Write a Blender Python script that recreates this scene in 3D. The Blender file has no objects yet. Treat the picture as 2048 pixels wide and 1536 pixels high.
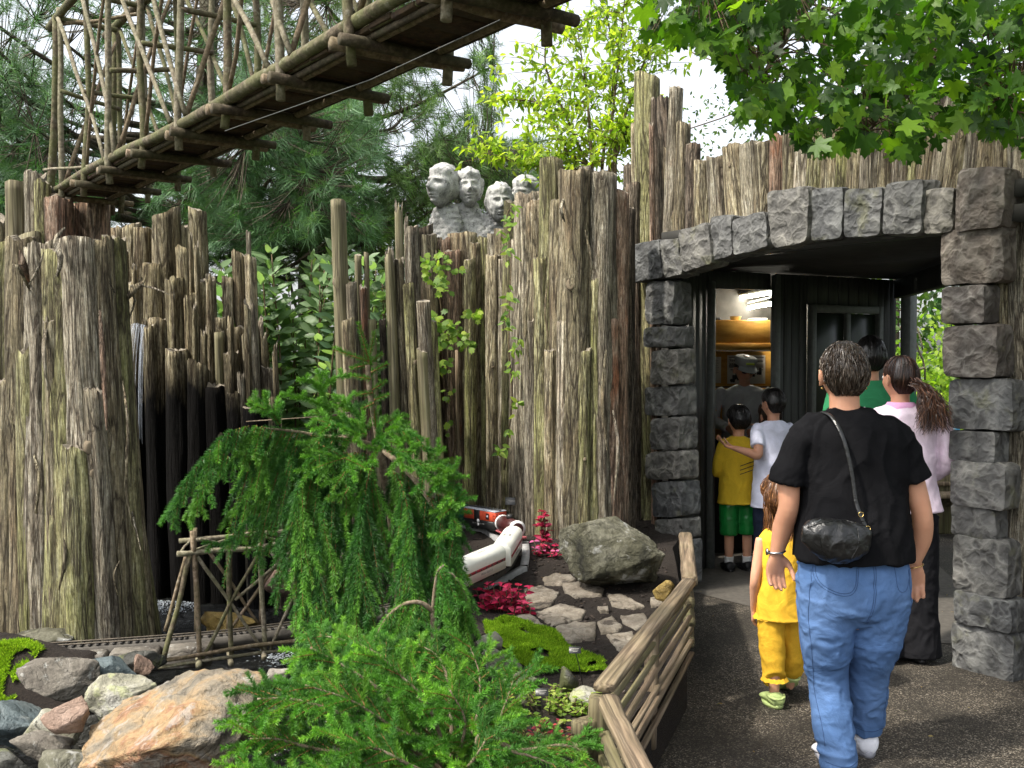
import bpy, math, random
import numpy as np
from mathutils import Vector, Matrix

random.seed(7)
rng = np.random.default_rng(11)
C = bpy.context.scene.collection
SC = bpy.context.scene

# ------------------------------------------------------------------ camera
F = 1991.0
TILT = math.atan(48.0 / F)
CAMZ = 1.55
cam_d = bpy.data.cameras.new("camera")
cam_d.sensor_width = 36.0
cam_d.lens = 35.0
cam_d.clip_start = 0.05
cam_d.clip_end = 900.0
cam = bpy.data.objects.new("camera", cam_d)
cam.location = (0, 0, CAMZ)
cam.rotation_euler = (math.pi / 2 - TILT, 0, 0)
C.objects.link(cam)
SC.camera = cam

# ------------------------------------------------------------------ daylight
SUN_EL = math.radians(55.0)
SUN_AZ = math.radians(-118.0)      # direction towards the sun, measured from +Y towards +X
world = bpy.data.worlds.new("World")
SC.world = world
world.use_nodes = True
wn = world.node_tree.nodes
wl = world.node_tree.links
bg = wn["Background"]
sky = wn.new("ShaderNodeTexSky")
sky.sky_type = 'NISHITA'
sky.sun_disc = False
sky.sun_elevation = SUN_EL
sky.sun_rotation = SUN_AZ
sky.air_density = 1.0
sky.dust_density = 4.0
sky.ozone_density = 1.0
hs = wn.new("ShaderNodeHueSaturation")
hs.inputs["Saturation"].default_value = 0.30
wl.new(sky.outputs[0], hs.inputs["Color"])
wl.new(hs.outputs[0], bg.inputs["Color"])
bg.inputs["Strength"].default_value = 0.15

sun_d = bpy.data.lights.new("sun", 'SUN')
sun_d.energy = 2.4
sun_d.angle = math.radians(3.0)
sun_d.color = (1.0, 0.93, 0.82)
sun = bpy.data.objects.new("sun", sun_d)
sdir = Vector((math.sin(SUN_AZ) * math.cos(SUN_EL), math.cos(SUN_AZ) * math.cos(SUN_EL), math.sin(SUN_EL)))
sun.rotation_euler = sdir.to_track_quat('Z', 'Y').to_euler()
C.objects.link(sun)

SC.view_settings.view_transform = 'Standard'
SC.view_settings.look = 'None'
SC.view_settings.gamma = 1.0
SC.view_settings.use_curve_mapping = False
SC.view_settings.exposure = 1.42
SC.cycles.max_bounces = 7
SC.cycles.diffuse_bounces = 4
SC.cycles.transparent_max_bounces = 8
SC.cycles.use_denoising = True

# ------------------------------------------------------------------ pixel helpers (photo pixels, 2048 x 1536)
CT, ST = math.cos(TILT), math.sin(TILT)
def ray(px, py):
    u = (px - 1024.0) / F
    v = (768.0 - py) / F
    return Vector((u, CT + v * ST, -ST + v * CT))
def P(px, py, d):
    r = ray(px, py)
    return Vector((0, 0, CAMZ)) + r * (d / r.y)
def PZ(px, py, z):
    r = ray(px, py)
    return Vector((0, 0, CAMZ)) + r * ((z - CAMZ) / r.z)

# ------------------------------------------------------------------ noise
def _hash(ix, iy, iz, seed):
    h = (ix.astype(np.int64) * 374761393 + iy.astype(np.int64) * 668265263 + iz.astype(np.int64) * 2147483647 + seed * 974711) & 0xFFFFFFFF
    h = ((h ^ (h >> 13)) * 1274126177) & 0xFFFFFFFF
    h = ((h ^ (h >> 16)) * 2246822519) & 0xFFFFFFFF
    h = h ^ (h >> 15)
    return (h & 0xFFFFFF).astype(np.float64) / float(0xFFFFFF)
def vnoise(p, seed=0):
    p = np.asarray(p, dtype=np.float64)
    i = np.floor(p).astype(np.int64)
    f = p - i
    f = f * f * (3 - 2 * f)
    r = 0
    for dx in (0, 1):
        wx = f[:, 0] if dx else 1 - f[:, 0]
        for dy in (0, 1):
            wy = f[:, 1] if dy else 1 - f[:, 1]
            for dz in (0, 1):
                wz = f[:, 2] if dz else 1 - f[:, 2]
                r = r + wx * wy * wz * _hash(i[:, 0] + dx, i[:, 1] + dy, i[:, 2] + dz, seed)
    return r * 2 - 1
def fbm(p, seed=0, oct=4, rough=0.5):
    p = np.asarray(p, dtype=np.float64)
    a, s, t = 1.0, 0, 0
    for k in range(oct):
        s = s + a * vnoise(p * (2 ** k) + k * 17.3, seed + k)
        t += a
        a *= rough
    return s / t

# ------------------------------------------------------------------ mesh building
def new_mesh(name, V, faces, mats=(), smooth=False, cols=None, mat_idx=None):
    """faces: list of int arrays (n,3) / (n,4)"""
    V = np.asarray(V, dtype=np.float32)
    me = bpy.data.meshes.new(name)
    arrs = [np.asarray(f, dtype=np.int32) for f in faces if len(f)]
    nl = sum(a.size for a in arrs)
    nf = sum(len(a) for a in arrs)
    me.vertices.add(len(V))
    me.vertices.foreach_set("co", V.ravel())
    me.loops.add(nl)
    me.loops.foreach_set("vertex_index", np.concatenate([a.ravel() for a in arrs]))
    me.polygons.add(nf)
    tot = np.concatenate([np.full(len(a), a.shape[1], dtype=np.int32) for a in arrs])
    st = np.concatenate(([0], np.cumsum(tot)[:-1])).astype(np.int32)
    me.polygons.foreach_set("loop_start", st)
    me.polygons.foreach_set("loop_total", tot)
    if smooth is True:
        me.polygons.foreach_set("use_smooth", np.ones(nf, dtype=bool))
    elif smooth is not False:
        me.polygons.foreach_set("use_smooth", np.asarray(smooth, dtype=bool))
    if mat_idx is not None:
        me.polygons.foreach_set("material_index", np.asarray(mat_idx, dtype=np.int32))
    for m in (mats if isinstance(mats, (list, tuple)) else [mats]):
        me.materials.append(m)
    if cols is not None:
        ca = me.color_attributes.new("Col", 'FLOAT_COLOR', 'POINT')
        c4 = np.ones((len(V), 4), dtype=np.float32)
        c4[:, :3] = cols
        ca.data.foreach_set("color", c4.ravel())
    me.update(calc_edges=True)
    me.validate()
    return me

class MB:
    """collects pieces, builds ONE mesh"""
    def __init__(self):
        self.V, self.T, self.Q, self.c, self.n = [], [], [], [], 0
    def add(self, V, T=None, Q=None, col=(1, 1, 1)):
        V = np.asarray(V, dtype=np.float64)
        if T is not None and len(T): self.T.append(np.asarray(T) + self.n)
        if Q is not None and len(Q): self.Q.append(np.asarray(Q) + self.n)
        col = np.asarray(col, dtype=np.float64)
        if col.ndim == 1: col = np.tile(col, (len(V), 1))
        self.V.append(V); self.c.append(col); self.n += len(V)
        return self
    def box(self, c, s, R=None, col=(1, 1, 1)):
        x, y, z = np.asarray(s) / 2.0
        V = np.array([[-x,-y,-z],[x,-y,-z],[x,y,-z],[-x,y,-z],[-x,-y,z],[x,-y,z],[x,y,z],[-x,y,z]])
        if R is not None: V = V @ np.array(R).T
        V = V + np.array(c)
        return self.add(V, Q=[[0,3,2,1],[4,5,6,7],[0,1,5,4],[1,2,6,5],[2,3,7,6],[3,0,4,7]], col=col)
    def tube(self, pts, rad, seg=8, col=(1, 1, 1), rough=0.0, seed=0, caps=True, flat=1.0):
        V, T, Q = tube_arrays(pts, rad, seg, rough, seed, caps, flat)
        return self.add(V, T, Q, col)
    def mesh(self, name, mats, smooth=False, usecol=False):
        V = np.concatenate(self.V)
        fs = []
        if self.T: fs.append(np.concatenate(self.T))
        if self.Q: fs.append(np.concatenate(self.Q))
        return new_mesh(name, V, fs, mats, smooth, np.concatenate(self.c) if usecol else None)
    def build(self, name, mats, parent=None, smooth=False, usecol=False):
        return link(name, self.mesh(name, mats, smooth, usecol), parent)

def frames(P_):
    """parallel transport frames along polyline P_ (n,3)"""
    P_ = np.asarray(P_, dtype=np.float64)
    T = np.gradient(P_, axis=0)
    T /= (np.linalg.norm(T, axis=1, keepdims=True) + 1e-12)
    U = np.zeros_like(T)
    a = np.array([0.0, 0, 1]) if abs(T[0][2]) < 0.8 else np.array([1.0, 0, 0])
    u = a - T[0] * a.dot(T[0]); u /= np.linalg.norm(u)
    for i in range(len(T)):
        u = u - T[i] * u.dot(T[i])
        u /= (np.linalg.norm(u) + 1e-12)
        U[i] = u
    W = np.cross(T, U)
    return T, U, W

def tube_arrays(pts, rad, seg=8, rough=0.0, seed=0, caps=True, flat=1.0):
    pts = np.array([tuple(p) for p in pts], dtype=np.float64)
    n = len(pts)
    rad = np.full(n, rad) if np.isscalar(rad) else np.asarray(rad, dtype=np.float64)
    T, U, W = frames(pts)
    th = np.linspace(0, 2 * math.pi, seg, endpoint=False)
    c, s = np.cos(th), np.sin(th)
    ring = (U[:, None, :] * c[None, :, None] + W[:, None, :] * s[None, :, None] * flat)
    R = np.tile(rad[:, None], (1, seg))
    if rough:
        q = np.stack([np.tile(c, (n, 1)) * 1.3 + seed, np.tile(s, (n, 1)) * 1.3, np.tile(np.arange(n)[:, None] * 0.45, (1, seg))], -1).reshape(-1, 3)
        R = R * (1 + rough * fbm(q, seed, 3).reshape(n, seg))
    V = (pts[:, None, :] + ring * R[..., None]).reshape(-1, 3)
    i = np.arange(n - 1)[:, None] * seg
    j = np.arange(seg)[None, :]
    j2 = (j + 1) % seg
    Q = np.stack([i + j, i + j2, i + seg + j2, i + seg + j], -1).reshape(-1, 4)
    Tt = np.zeros((0, 3), dtype=int)
    if caps:
        V = np.concatenate([V, pts[:1], pts[-1:]])
        a, b = n * seg, n * seg + 1
        jj = np.arange(seg)
        Tt = np.concatenate([np.stack([np.full(seg, a), (jj + 1) % seg, jj], -1),
                             np.stack([np.full(seg, b), (n - 1) * seg + jj, (n - 1) * seg + (jj + 1) % seg], -1)])
    return V, Tt, Q

def catmull(ctrl, n):
    c = np.array([tuple(p) for p in ctrl], dtype=np.float64)
    if len(c) == 2:
        t = np.linspace(0, 1, n)[:, None]
        return c[0] * (1 - t) + c[1] * t
    c = np.concatenate([[2 * c[0] - c[1]], c, [2 * c[-1] - c[-2]]])
    m = len(c) - 3
    t = np.linspace(0, m - 1e-9, n)
    i = t.astype(int); f = (t - i)[:, None]
    p0, p1, p2, p3 = c[i], c[i + 1], c[i + 2], c[i + 3]
    return 0.5 * ((2 * p1) + (-p0 + p2) * f + (2 * p0 - 5 * p1 + 4 * p2 - p3) * f ** 2 + (-p0 + 3 * p1 - 3 * p2 + p3) * f ** 3)

def link(name, me, parent=None, loc=None):
    o = bpy.data.objects.new(name, me)
    C.objects.link(o)
    if parent is not None: o.parent = parent
    if loc is not None: o.location = loc
    return o
def tag(o, label=None, cat=None, group=None, kind=None):
    if label: o["label"] = label
    if cat: o["category"] = cat
    if group: o["group"] = group
    if kind: o["kind"] = kind
    return o
def thing(name, label, cat, loc=(0, 0, 0), group=None):
    o = bpy.data.objects.new(name, None)
    o.empty_display_size = 0.1
    C.objects.link(o)
    o.location = loc
    return tag(o, label, cat, group)
def rel(o, parent):
    """parent keeping the world position (parent is an unrotated empty)"""
    o.parent = parent
    o.matrix_parent_inverse = Matrix.Translation(parent.location).inverted()
    return o

def bevel_box(sx, sy, sz, b=0.004):
    """box mesh arrays with chamfered edges"""
    import bmesh
    bm = bmesh.new()
    bmesh.ops.create_cube(bm, size=1.0)
    for v in bm.verts:
        v.co = Vector((v.co.x * sx, v.co.y * sy, v.co.z * sz))
    bmesh.ops.bevel(bm, geom=bm.edges[:], offset=b, segments=1, affect='EDGES')
    bmesh.ops.triangulate(bm, faces=bm.faces[:])
    V = np.array([v.co[:] for v in bm.verts]); T = np.array([[v.index for v in f.verts] for f in bm.faces])
    bm.free()
    return V, T
def rotm(x=0, y=0, z=0):
    return np.array(Matrix.Rotation(z, 3, 'Z') @ Matrix.Rotation(y, 3, 'Y') @ Matrix.Rotation(x, 3, 'X'))
# ------------------------------------------------------------------ materials
class NT:
    def __init__(self, name):
        self.m = bpy.data.materials.new(name)
        self.m.use_nodes = True
        self.t = self.m.node_tree
        self.b = self.t.nodes["Principled BSDF"]
        self.out = self.t.nodes["Material Output"]
        self.b.inputs["Roughness"].default_value = 0.8
        self.b.inputs["Specular IOR Level"].default_value = 0.3
    def n(self, typ, **kw):
        nd = self.t.nodes.new(typ)
        for k, v in kw.items():
            if hasattr(nd, k) and k not in nd.inputs: setattr(nd, k, v)
            else: nd.inputs[k].default_value = v
        return nd
    def l(self, a, b): self.t.links.new(a, b)
    def coord(self, scale=(1, 1, 1), rnd=True, gen='Object'):
        tc = self.n("ShaderNodeTexCoord")
        src = tc.outputs[gen]
        if rnd:
            oi = self.n("ShaderNodeObjectInfo")
            mul = self.n("ShaderNodeMath", operation='MULTIPLY'); mul.inputs[1].default_value = 61.7
            self.l(oi.outputs["Random"], mul.inputs[0])
            add = self.n("ShaderNodeVectorMath", operation='ADD')
            self.l(src, add.inputs[0]); self.l(mul.outputs[0], add.inputs[1])
            src = add.outputs[0]
        mp = self.n("ShaderNodeMapping"); mp.inputs["Scale"].default_value = scale
        self.l(src, mp.inputs["Vector"])
        return mp.outputs[0]
    def noise(self, vec, scale, detail=4, rough=0.5, dist=0.0):
        nd = self.n("ShaderNodeTexNoise")
        nd.inputs["Scale"].default_value = scale
        nd.inputs["Detail"].default_value = detail
        nd.inputs["Roughness"].default_value = rough
        nd.inputs["Distortion"].default_value = dist
        self.l(vec, nd.inputs["Vector"])
        return nd.outputs["Fac"]
    def ramp(self, fac, stops, interp='LINEAR'):
        nd = self.n("ShaderNodeValToRGB")
        cr = nd.color_ramp; cr.interpolation = interp
        while len(cr.elements) < len(stops): cr.elements.new(0.5)
        for e, (p, c) in zip(cr.elements, stops):
            e.position = p
            e.color = (c[0], c[1], c[2], 1) if not np.isscalar(c) else (c, c, c, 1)
        self.l(fac, nd.inputs[0])
        return nd.outputs[0]
    def mix(self, fac, a, b, blend='MIX'):
        nd = self.n("ShaderNodeMix", data_type='RGBA', blend_type=blend)
        for sock, v in ((nd.inputs[0], fac), (nd.inputs[6], a), (nd.inputs[7], b)):
            if isinstance(v, bpy.types.NodeSocket): self.l(v, sock)
            elif np.isscalar(v): sock.default_value = v
            else: sock.default_value = (v[0], v[1], v[2], 1)
        return nd.outputs[2]
    def math(self, op, a, b=0.0, clamp=False):
        nd = self.n("ShaderNodeMath", operation=op); nd.use_clamp = clamp
        for sock, v in ((nd.inputs[0], a), (nd.inputs[1], b)):
            if isinstance(v, bpy.types.NodeSocket): self.l(v, sock)
            else: sock.default_value = v
        return nd.outputs[0]
    def ridge(self, vec, scale, detail=3, dist=0.6, power=6.0):
        n = self.noise(vec, scale, detail, 0.55, dist)
        a = self.math('ABSOLUTE', self.math('SUBTRACT', self.math('MULTIPLY', n, 2.0), 1.0))
        a = self.math('SUBTRACT', 1.0, self.math('MULTIPLY', a, 3.0), clamp=True)
        return self.math('POWER', a, power)
    def bump(self, h, strength=0.5, dist=0.01, prev=None):
        nd = self.n("ShaderNodeBump")
        nd.inputs["Strength"].default_value = strength
        nd.inputs["Distance"].default_value = dist
        self.l(h, nd.inputs["Height"])
        if prev is not None: self.l(prev, nd.inputs["Normal"])
        return nd.outputs[0]
    def done(self, col=None, normal=None, rough=None):
        if col is not None:
            if isinstance(col, bpy.types.NodeSocket): self.l(col, self.b.inputs["Base Color"])
            else: self.b.inputs["Base Color"].default_value = (*col, 1)
        if normal is not None: self.l(normal, self.b.inputs["Normal"])
        if rough is not None:
            if isinstance(rough, bpy.types.NodeSocket): self.l(rough, self.b.inputs["Roughness"])
            else: self.b.inputs["Roughness"].default_value = rough
        return self.m

def bark(name, dark=(.030, .021, .014), mid=(.26, .212, .128), tan=(.46, .405, .27), pale=(.64, .59, .46), moss=(.17, .17, .075), moss_amt=0.32,
         red=(.16, .06, .03), red_amt=0.3, fine=110, wet=False):
    t = NT(name)
    v = t.coord((1, 1, 0.085))
    vl = t.coord((1, 1, 0.3))
    fibre = t.noise(v, fine, 8, 0.78, 0.9)
    crack = t.ridge(v, 17, 5, 0.8, 4.0)
    crack2 = t.ridge(v, 42, 4, 0.8, 3.0)
    col = t.ramp(fibre, [(0.36, dark), (0.44, mid), (0.53, tan), (0.62, pale)])
    hue = t.noise(vl, 7, 3, 0.55)
    col = t.mix(t.ramp(hue, [(0.35, 0.75), (0.62, 0.0)]), col, mid)
    redn = t.noise(vl, 5.0, 3, 0.6, 0.5)
    col = t.mix(t.math('MULTIPLY', t.ramp(redn, [(0.52, 0.0), (0.66, 1.0)]), red_amt), col, red, 'MIX')
    mn = t.noise(vl, 4.0, 4, 0.62)
    md = t.noise(t.coord((1, 1, 0.25)), 60, 3, 0.6)
    mfac = t.math('MULTIPLY', t.math('MULTIPLY', t.ramp(mn, [(0.40, 0.0), (0.60, 1.0)]), t.ramp(md, [(0.30, 0.45), (0.6, 1.0)])), moss_amt)
    col = t.mix(mfac, col, moss)
    sp = t.noise(t.coord((1, 1, 0.5)), 85, 5, 0.8)
    col = t.mix(0.55, col, t.ramp(sp, [(0.36, 0.35), (0.5, 0.95), (0.64, 1.45)]), 'MULTIPLY')
    col = t.mix(t.math('MULTIPLY', crack, 0.9), col, dark)
    col = t.mix(t.math('MULTIPLY', crack2, 0.6), col, dark)
    oi = t.n("ShaderNodeObjectInfo")
    col = t.mix(1.0, col, t.ramp(oi.outputs["Random"], [(0.0, 0.88), (0.5, 1.25), (1.0, 1.55)]), 'MULTIPLY')
    h = t.math('SUBTRACT', t.math('ADD', t.math('MULTIPLY', fibre, 1.0), t.math('MULTIPLY', sp, 0.5)), t.math('ADD', t.math('MULTIPLY', crack, 0.9), t.math('MULTIPLY', crack2, 0.5)))
    nrm = t.bump(h, 1.0, 0.016)
    if wet: t.b.inputs["Specular IOR Level"].default_value = 0.5
    return t.done(col, nrm, 0.35 if wet else 0.88)

M = {}
M['bark'] = bark("weathered cedar bark")
M['bark_olive'] = bark("mossy cedar bark", mid=(.235, .21, .10), tan=(.42, .40, .225), pale=(.58, .555, .38), moss=(.17, .18, .055), moss_amt=0.75, red_amt=0.12)
M['bark_grey'] = bark("silvered cedar bark", mid=(.27, .23, .165), tan=(.48, .435, .335), pale=(.68, .645, .55), moss_amt=0.18, red_amt=0.22)
M['bark_red'] = bark("reddish cedar bark", mid=(.25, .15, .10), tan=(.43, .315, .225), pale=(.52, .44, .36), moss_amt=0.1, red=(.24, .085, .035), red_amt=0.85)
M['bark_dark'] = bark("dark damp cedar bark", dark=(.008, .006, .004), mid=(.12, .088, .062), tan=(.25, .20, .15), pale=(.40, .35, .28), moss=(.035, .036, .014), moss_amt=0.5)
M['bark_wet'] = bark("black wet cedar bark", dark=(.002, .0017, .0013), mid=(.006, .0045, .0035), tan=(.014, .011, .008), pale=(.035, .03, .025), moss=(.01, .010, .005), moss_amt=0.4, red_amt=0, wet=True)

def plank_mat(name, base, pale, moss_amt=0.4):
    t = NT(name)
    v = t.coord((1, 1, 0.04)); vl = t.coord((1, 1, 0.4))
    g = t.noise(v, 70, 5, 0.6, 0.2)
    col = t.ramp(g, [(0.3, tuple(x * 0.45 for x in base)), (0.5, base), (0.72, pale)])
    mn = t.noise(vl, 6, 4, 0.6)
    col = t.mix(t.math('MULTIPLY', t.ramp(mn, [(0.42, 0.0), (0.62, 1.0)]), moss_amt), col, (.11, .115, .045))
    ck = t.ridge(v, 16, 3, 0.3, 4)
    col = t.mix(t.math('MULTIPLY', ck, 0.7), col, (.03, .022, .015))
    return t.done(col, t.bump(t.math('SUBTRACT', g, ck), 0.5, 0.004), 0.85)
M['plank'] = plank_mat("grey olive split plank", (.165, .145, .085), (.27, .25, .165), 0.5)
M['plank_orange'] = plank_mat("fresh orange split wood", (.33, .16, .055), (.52, .33, .16), 0.0)
M['rail'] = plank_mat("weathered split rail", (.20, .145, .095), (.34, .27, .19), 0.25)
M['rail_green'] = plank_mat("mossy split rail", (.145, .12, .065), (.24, .21, .13), 0.55)

def cutwood(name, a, b):
    t = NT(name)
    v = t.coord((1, 1, 1))
    g = t.noise(v, 60, 4, 0.6)
    r = t.noise(v, 9, 3, 0.6, 1.5)
    col = t.mix(r, a, b)
    col = t.mix(t.math('MULTIPLY', t.ridge(v, 22, 2, 1.0, 2), 0.6), col, tuple(x * 0.3 for x in a))
    return t.done(col, t.bump(g, 0.4, 0.003), 0.9)
M['cut'] = cutwood("weathered end grain", (.17, .145, .105), (.30, .265, .21))
M['knot'] = cutwood("knot wood", (.12, .09, .055), (.24, .20, .14))

def pole_mat(name, a, b, moss, amt, lichen=0.2):
    t = NT(name)
    v = t.coord((1, 1, 1))
    g = t.noise(v, 55, 5, 0.65)
    col = t.ramp(g, [(0.32, tuple(x * 0.4 for x in a)), (0.5, a), (0.7, b)])
    mn = t.noise(v, 9, 4, 0.6)
    col = t.mix(t.math('MULTIPLY', t.ramp(mn, [(0.38, 0.0), (0.58, 1.0)]), amt), col, moss)
    ln = t.noise(v, 30, 3, 0.6)
    col = t.mix(t.math('MULTIPLY', t.ramp(ln, [(0.6, 0.0), (0.68, 1.0)]), lichen), col, (.38, .38, .30))
    return t.done(col, t.bump(g, 0.7, 0.006), 0.9)
M['pole'] = pole_mat("mossy branch pole", (.085, .066, .042), (.175, .145, .10), (.085, .10, .03), 0.6)
M['pole_pale'] = pole_mat("pale debarked pole", (.155, .130, .092), (.28, .25, .19), (.11, .12, .05), 0.35)
M['pole_brown'] = pole_mat("brown twig pole", (.14, .10, .065), (.26, .20, .145), (.09, .085, .035), 0.35)
M['pole_dark'] = pole_mat("dark damp pole", (.045, .032, .020), (.10, .078, .052), (.05, .055, .02), 0.4, 0.05)
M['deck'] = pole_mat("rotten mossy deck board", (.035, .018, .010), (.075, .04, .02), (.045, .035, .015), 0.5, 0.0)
M['trunk'] = pole_mat("tree trunk bark", (.055, .042, .03), (.13, .105, .08), (.05, .055, .02), 0.3)
M['spruce_bark'] = pole_mat("bare spruce branch", (.17, .125, .085), (.30, .245, .18), (.16, .13, .08), 0.3)
M['stem'] = pole_mat("thin stem", (.09, .06, .035), (.16, .11, .07), (.08, .09, .03), 0.2)

# stone
def facing(name, base=(.078, .078, .076), lite=(.27, .27, .25)):
    t = NT(name)
    v = t.coord((1, 1, 1))
    n1 = t.noise(v, 11, 5, 0.6)
    wob = t.n("ShaderNodeTexNoise"); wob.inputs["Scale"].default_value = 7; wob.inputs["Detail"].default_value = 3; t.l(v, wob.inputs["Vector"])
    dv = t.n("ShaderNodeVectorMath", operation='MULTIPLY_ADD'); t.l(wob.outputs["Color"], dv.inputs[0]); dv.inputs[1].default_value = (.16, .16, .16); t.l(v, dv.inputs[2])
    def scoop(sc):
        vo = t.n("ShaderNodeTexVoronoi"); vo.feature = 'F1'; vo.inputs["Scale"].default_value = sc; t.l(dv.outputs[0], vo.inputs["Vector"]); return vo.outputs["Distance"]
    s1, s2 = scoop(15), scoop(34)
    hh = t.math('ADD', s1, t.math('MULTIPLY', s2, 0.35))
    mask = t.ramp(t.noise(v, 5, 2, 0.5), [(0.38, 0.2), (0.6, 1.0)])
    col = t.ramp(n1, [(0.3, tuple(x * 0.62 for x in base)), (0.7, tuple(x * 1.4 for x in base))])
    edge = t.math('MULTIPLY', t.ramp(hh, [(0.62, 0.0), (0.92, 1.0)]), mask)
    col = t.mix(t.math('MULTIPLY', edge, 0.45), col, lite)  # scoop ridges coloured lighter: worn dry-brush tone plus painted relief highlights
    oi = t.n("ShaderNodeObjectInfo")
    col = t.mix(0.7, col, t.ramp(oi.outputs["Random"], [(0.0, (.72, .75, .80)), (0.5, (1, 1, 1)), (1.0, (1.3, 1.2, 1.05))]), 'MULTIPLY')
    mo = t.noise(v, 4, 4, .65)
    col = t.mix(t.ramp(mo, [(0.58, 0.0), (0.68, 0.45)]), col, (.13, .13, .06))
    h = t.math('ADD', t.math('MULTIPLY', n1, 0.4), hh)
    nb = t.bump(t.noise(v, 110, 4, 0.7), 0.3, 0.003)
    return t.done(col, t.bump(h, 0.75, 0.022, nb), 0.72)
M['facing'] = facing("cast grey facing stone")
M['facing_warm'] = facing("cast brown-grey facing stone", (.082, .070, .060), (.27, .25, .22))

def rockmat(name, stops, scale=4, spots=None, veins=0.3, rough=0.85, bumpd=0.02):
    t = NT(name)
    v = t.coord((1, 1, 1))
    n = t.noise(v, scale, 6, 0.62, 0.6)
    col = t.ramp(n, stops)
    f = t.noise(v, 90, 4, 0.7)
    col = t.mix(0.5, col, t.ramp(f, [(0.3, 0.45), (0.7, 1.35)]), 'MULTIPLY')
    cr = t.ridge(v, 7, 5, 0.7, 7.0)
    col = t.mix(t.math('MULTIPLY', cr, veins * .7), col, tuple(x * 0.2 for x in stops[0][1]))
    if spots:
        sn = t.noise(v, spots[1], 4, 0.65, 0.4)
        col = t.mix(t.ramp(sn, [(spots[2], 0.0), (spots[2] + 0.07, spots[3])]), col, spots[0])
    h = t.math('SUBTRACT', t.math('ADD', t.math('MULTIPLY', n, 1.2), t.math('ADD', t.math('MULTIPLY', f, 0.35), t.math('MULTIPLY', t.noise(v, 26, 5, .75), .9))), t.math('MULTIPLY', cr, 0.3))
    return t.done(col, t.bump(h, 0.7, bumpd), rough)
M['rock_orange'] = rockmat("tan and rust gneiss", [(0.32, (.075, .07, .06)), (0.42, (.20, .17, .125)), (0.50, (.29, .20, .105)), (0.56, (.23, .12, .065)), (0.64, (.34, .30, .24))], 4.5, ((.30, .28, .25), 11, 0.57, 0.6), 0.5, .85, .03)
M['rock_grey'] = rockmat("grey brown rock", [(0.3, (.07, .06, .05)), (0.5, (.15, .135, .11)), (0.7, (.24, .22, .19))], 5, ((.36, .36, .33), 22, 0.60, 0.6), 0.3)
M['rock_pale'] = rockmat("pale lichen rock", [(0.3, (.12, .12, .09)), (0.5, (.25, .24, .18)), (0.7, (.42, .41, .36))], 6, ((.30, .32, .16), 7, 0.52, 0.7), 0.3)
M['rock_blue'] = rockmat("dark blue green rock", [(0.3, (.035, .05, .055)), (0.5, (.085, .11, .115)), (0.7, (.15, .175, .17))], 5, ((.22, .24, .23), 18, 0.6, 0.5), 0.3, 0.5)
M['rock_brown'] = rockmat("red brown rock", [(0.3, (.11, .07, .05)), (0.5, (.20, .135, .10)), (0.7, (.29, .21, .165))], 5, None, 0.3)
M['rock_dark'] = rockmat("dark wet rock", [(0.3, (.015, .015, .012)), (0.5, (.04, .04, .033)), (0.7, (.09, .09, .075))], 5, ((.10, .11, .04), 6, 0.55, 0.6), 0.3, 0.5)
M['rock_green'] = rockmat("green stained boulder stone", [(0.36, (.018, .018, .012)), (0.48, (.060, .058, .036)), (0.60, (.14, .135, .10))], 4, ((.30, .30, .28), 8, 0.57, 0.8), 0.5)
M['rock_ochre'] = rockmat("ochre wet rock", [(0.3, (.09, .06, .015)), (0.5, (.22, .15, .04)), (0.7, (.36, .27, .09))], 12, None, 0.3, 0.5)
M['slab'] = rockmat("flat tan paving stone", [(0.3, (.12, .10, .075)), (0.5, (.215, .185, .145)), (0.7, (.30, .27, .22))], 9, ((.05, .04, .032), 11, 0.56, 0.9), 0.4)
M['sculpt'] = rockmat("pale carved stone", [(0.3, (.15, .15, .15)), (0.48, (.36, .36, .35)), (0.7, (.54, .54, .52))], 12, ((.07, .07, .07), 30, 0.57, 0.65), 0.12, 0.9, 0.006)

# ground
def soil():
    t = NT("dark garden soil")
    v = t.coord((1, 1, 1), rnd=False)
    n = t.noise(v, 5, 5, 0.6); f = t.noise(v, 120, 5, 0.75)
    col = t.ramp(f, [(0.3, (.006, .0045, .0035)), (0.55, (.022, .016, .012)), (0.75, (.06, .045, .034))])
    col = t.mix(t.ramp(n, [(0.45, 0.0), (0.65, 0.5)]), col, (.030, .023, .018))
    return t.done(col, t.bump(t.math('ADD', f, n), 0.9, 0.02), 0.95)
M['soil'] = soil()
def asphalt():
    t = NT("speckled asphalt path")
    v = t.coord((1, 1, 1), rnd=False)
    vo = t.n("ShaderNodeTexVoronoi"); vo.inputs["Scale"].default_value = 165; t.l(v, vo.inputs["Vector"])
    sep = t.n("ShaderNodeSeparateColor"); t.l(vo.outputs["Color"], sep.inputs[0])
    col = t.ramp(sep.outputs[0], [(0.0, (.030, .026, .020)), (0.45, (.070, .058, .044)), (0.72, (.125, .105, .080)), (0.93, (.26, .225, .175)), (1.0, (.40, .36, .30))])
    edge = t.ramp(vo.outputs["Distance"], [(0.25, 1.0), (0.75, 0.25)])
    col = t.mix(1.0, col, edge, 'MULTIPLY')
    big = t.noise(v, 2.2, 4, 0.6, 0.4)
    col = t.mix(t.ramp(big, [(0.40, 0.0), (0.60, 0.7)]), col, (.016, .014, .011))
    h = t.math('SUBTRACT', 1.0, vo.outputs["Distance"])
    return t.done(col, t.bump(h, 0.6, 0.004), 0.8)
M['asphalt'] = asphalt()
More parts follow.
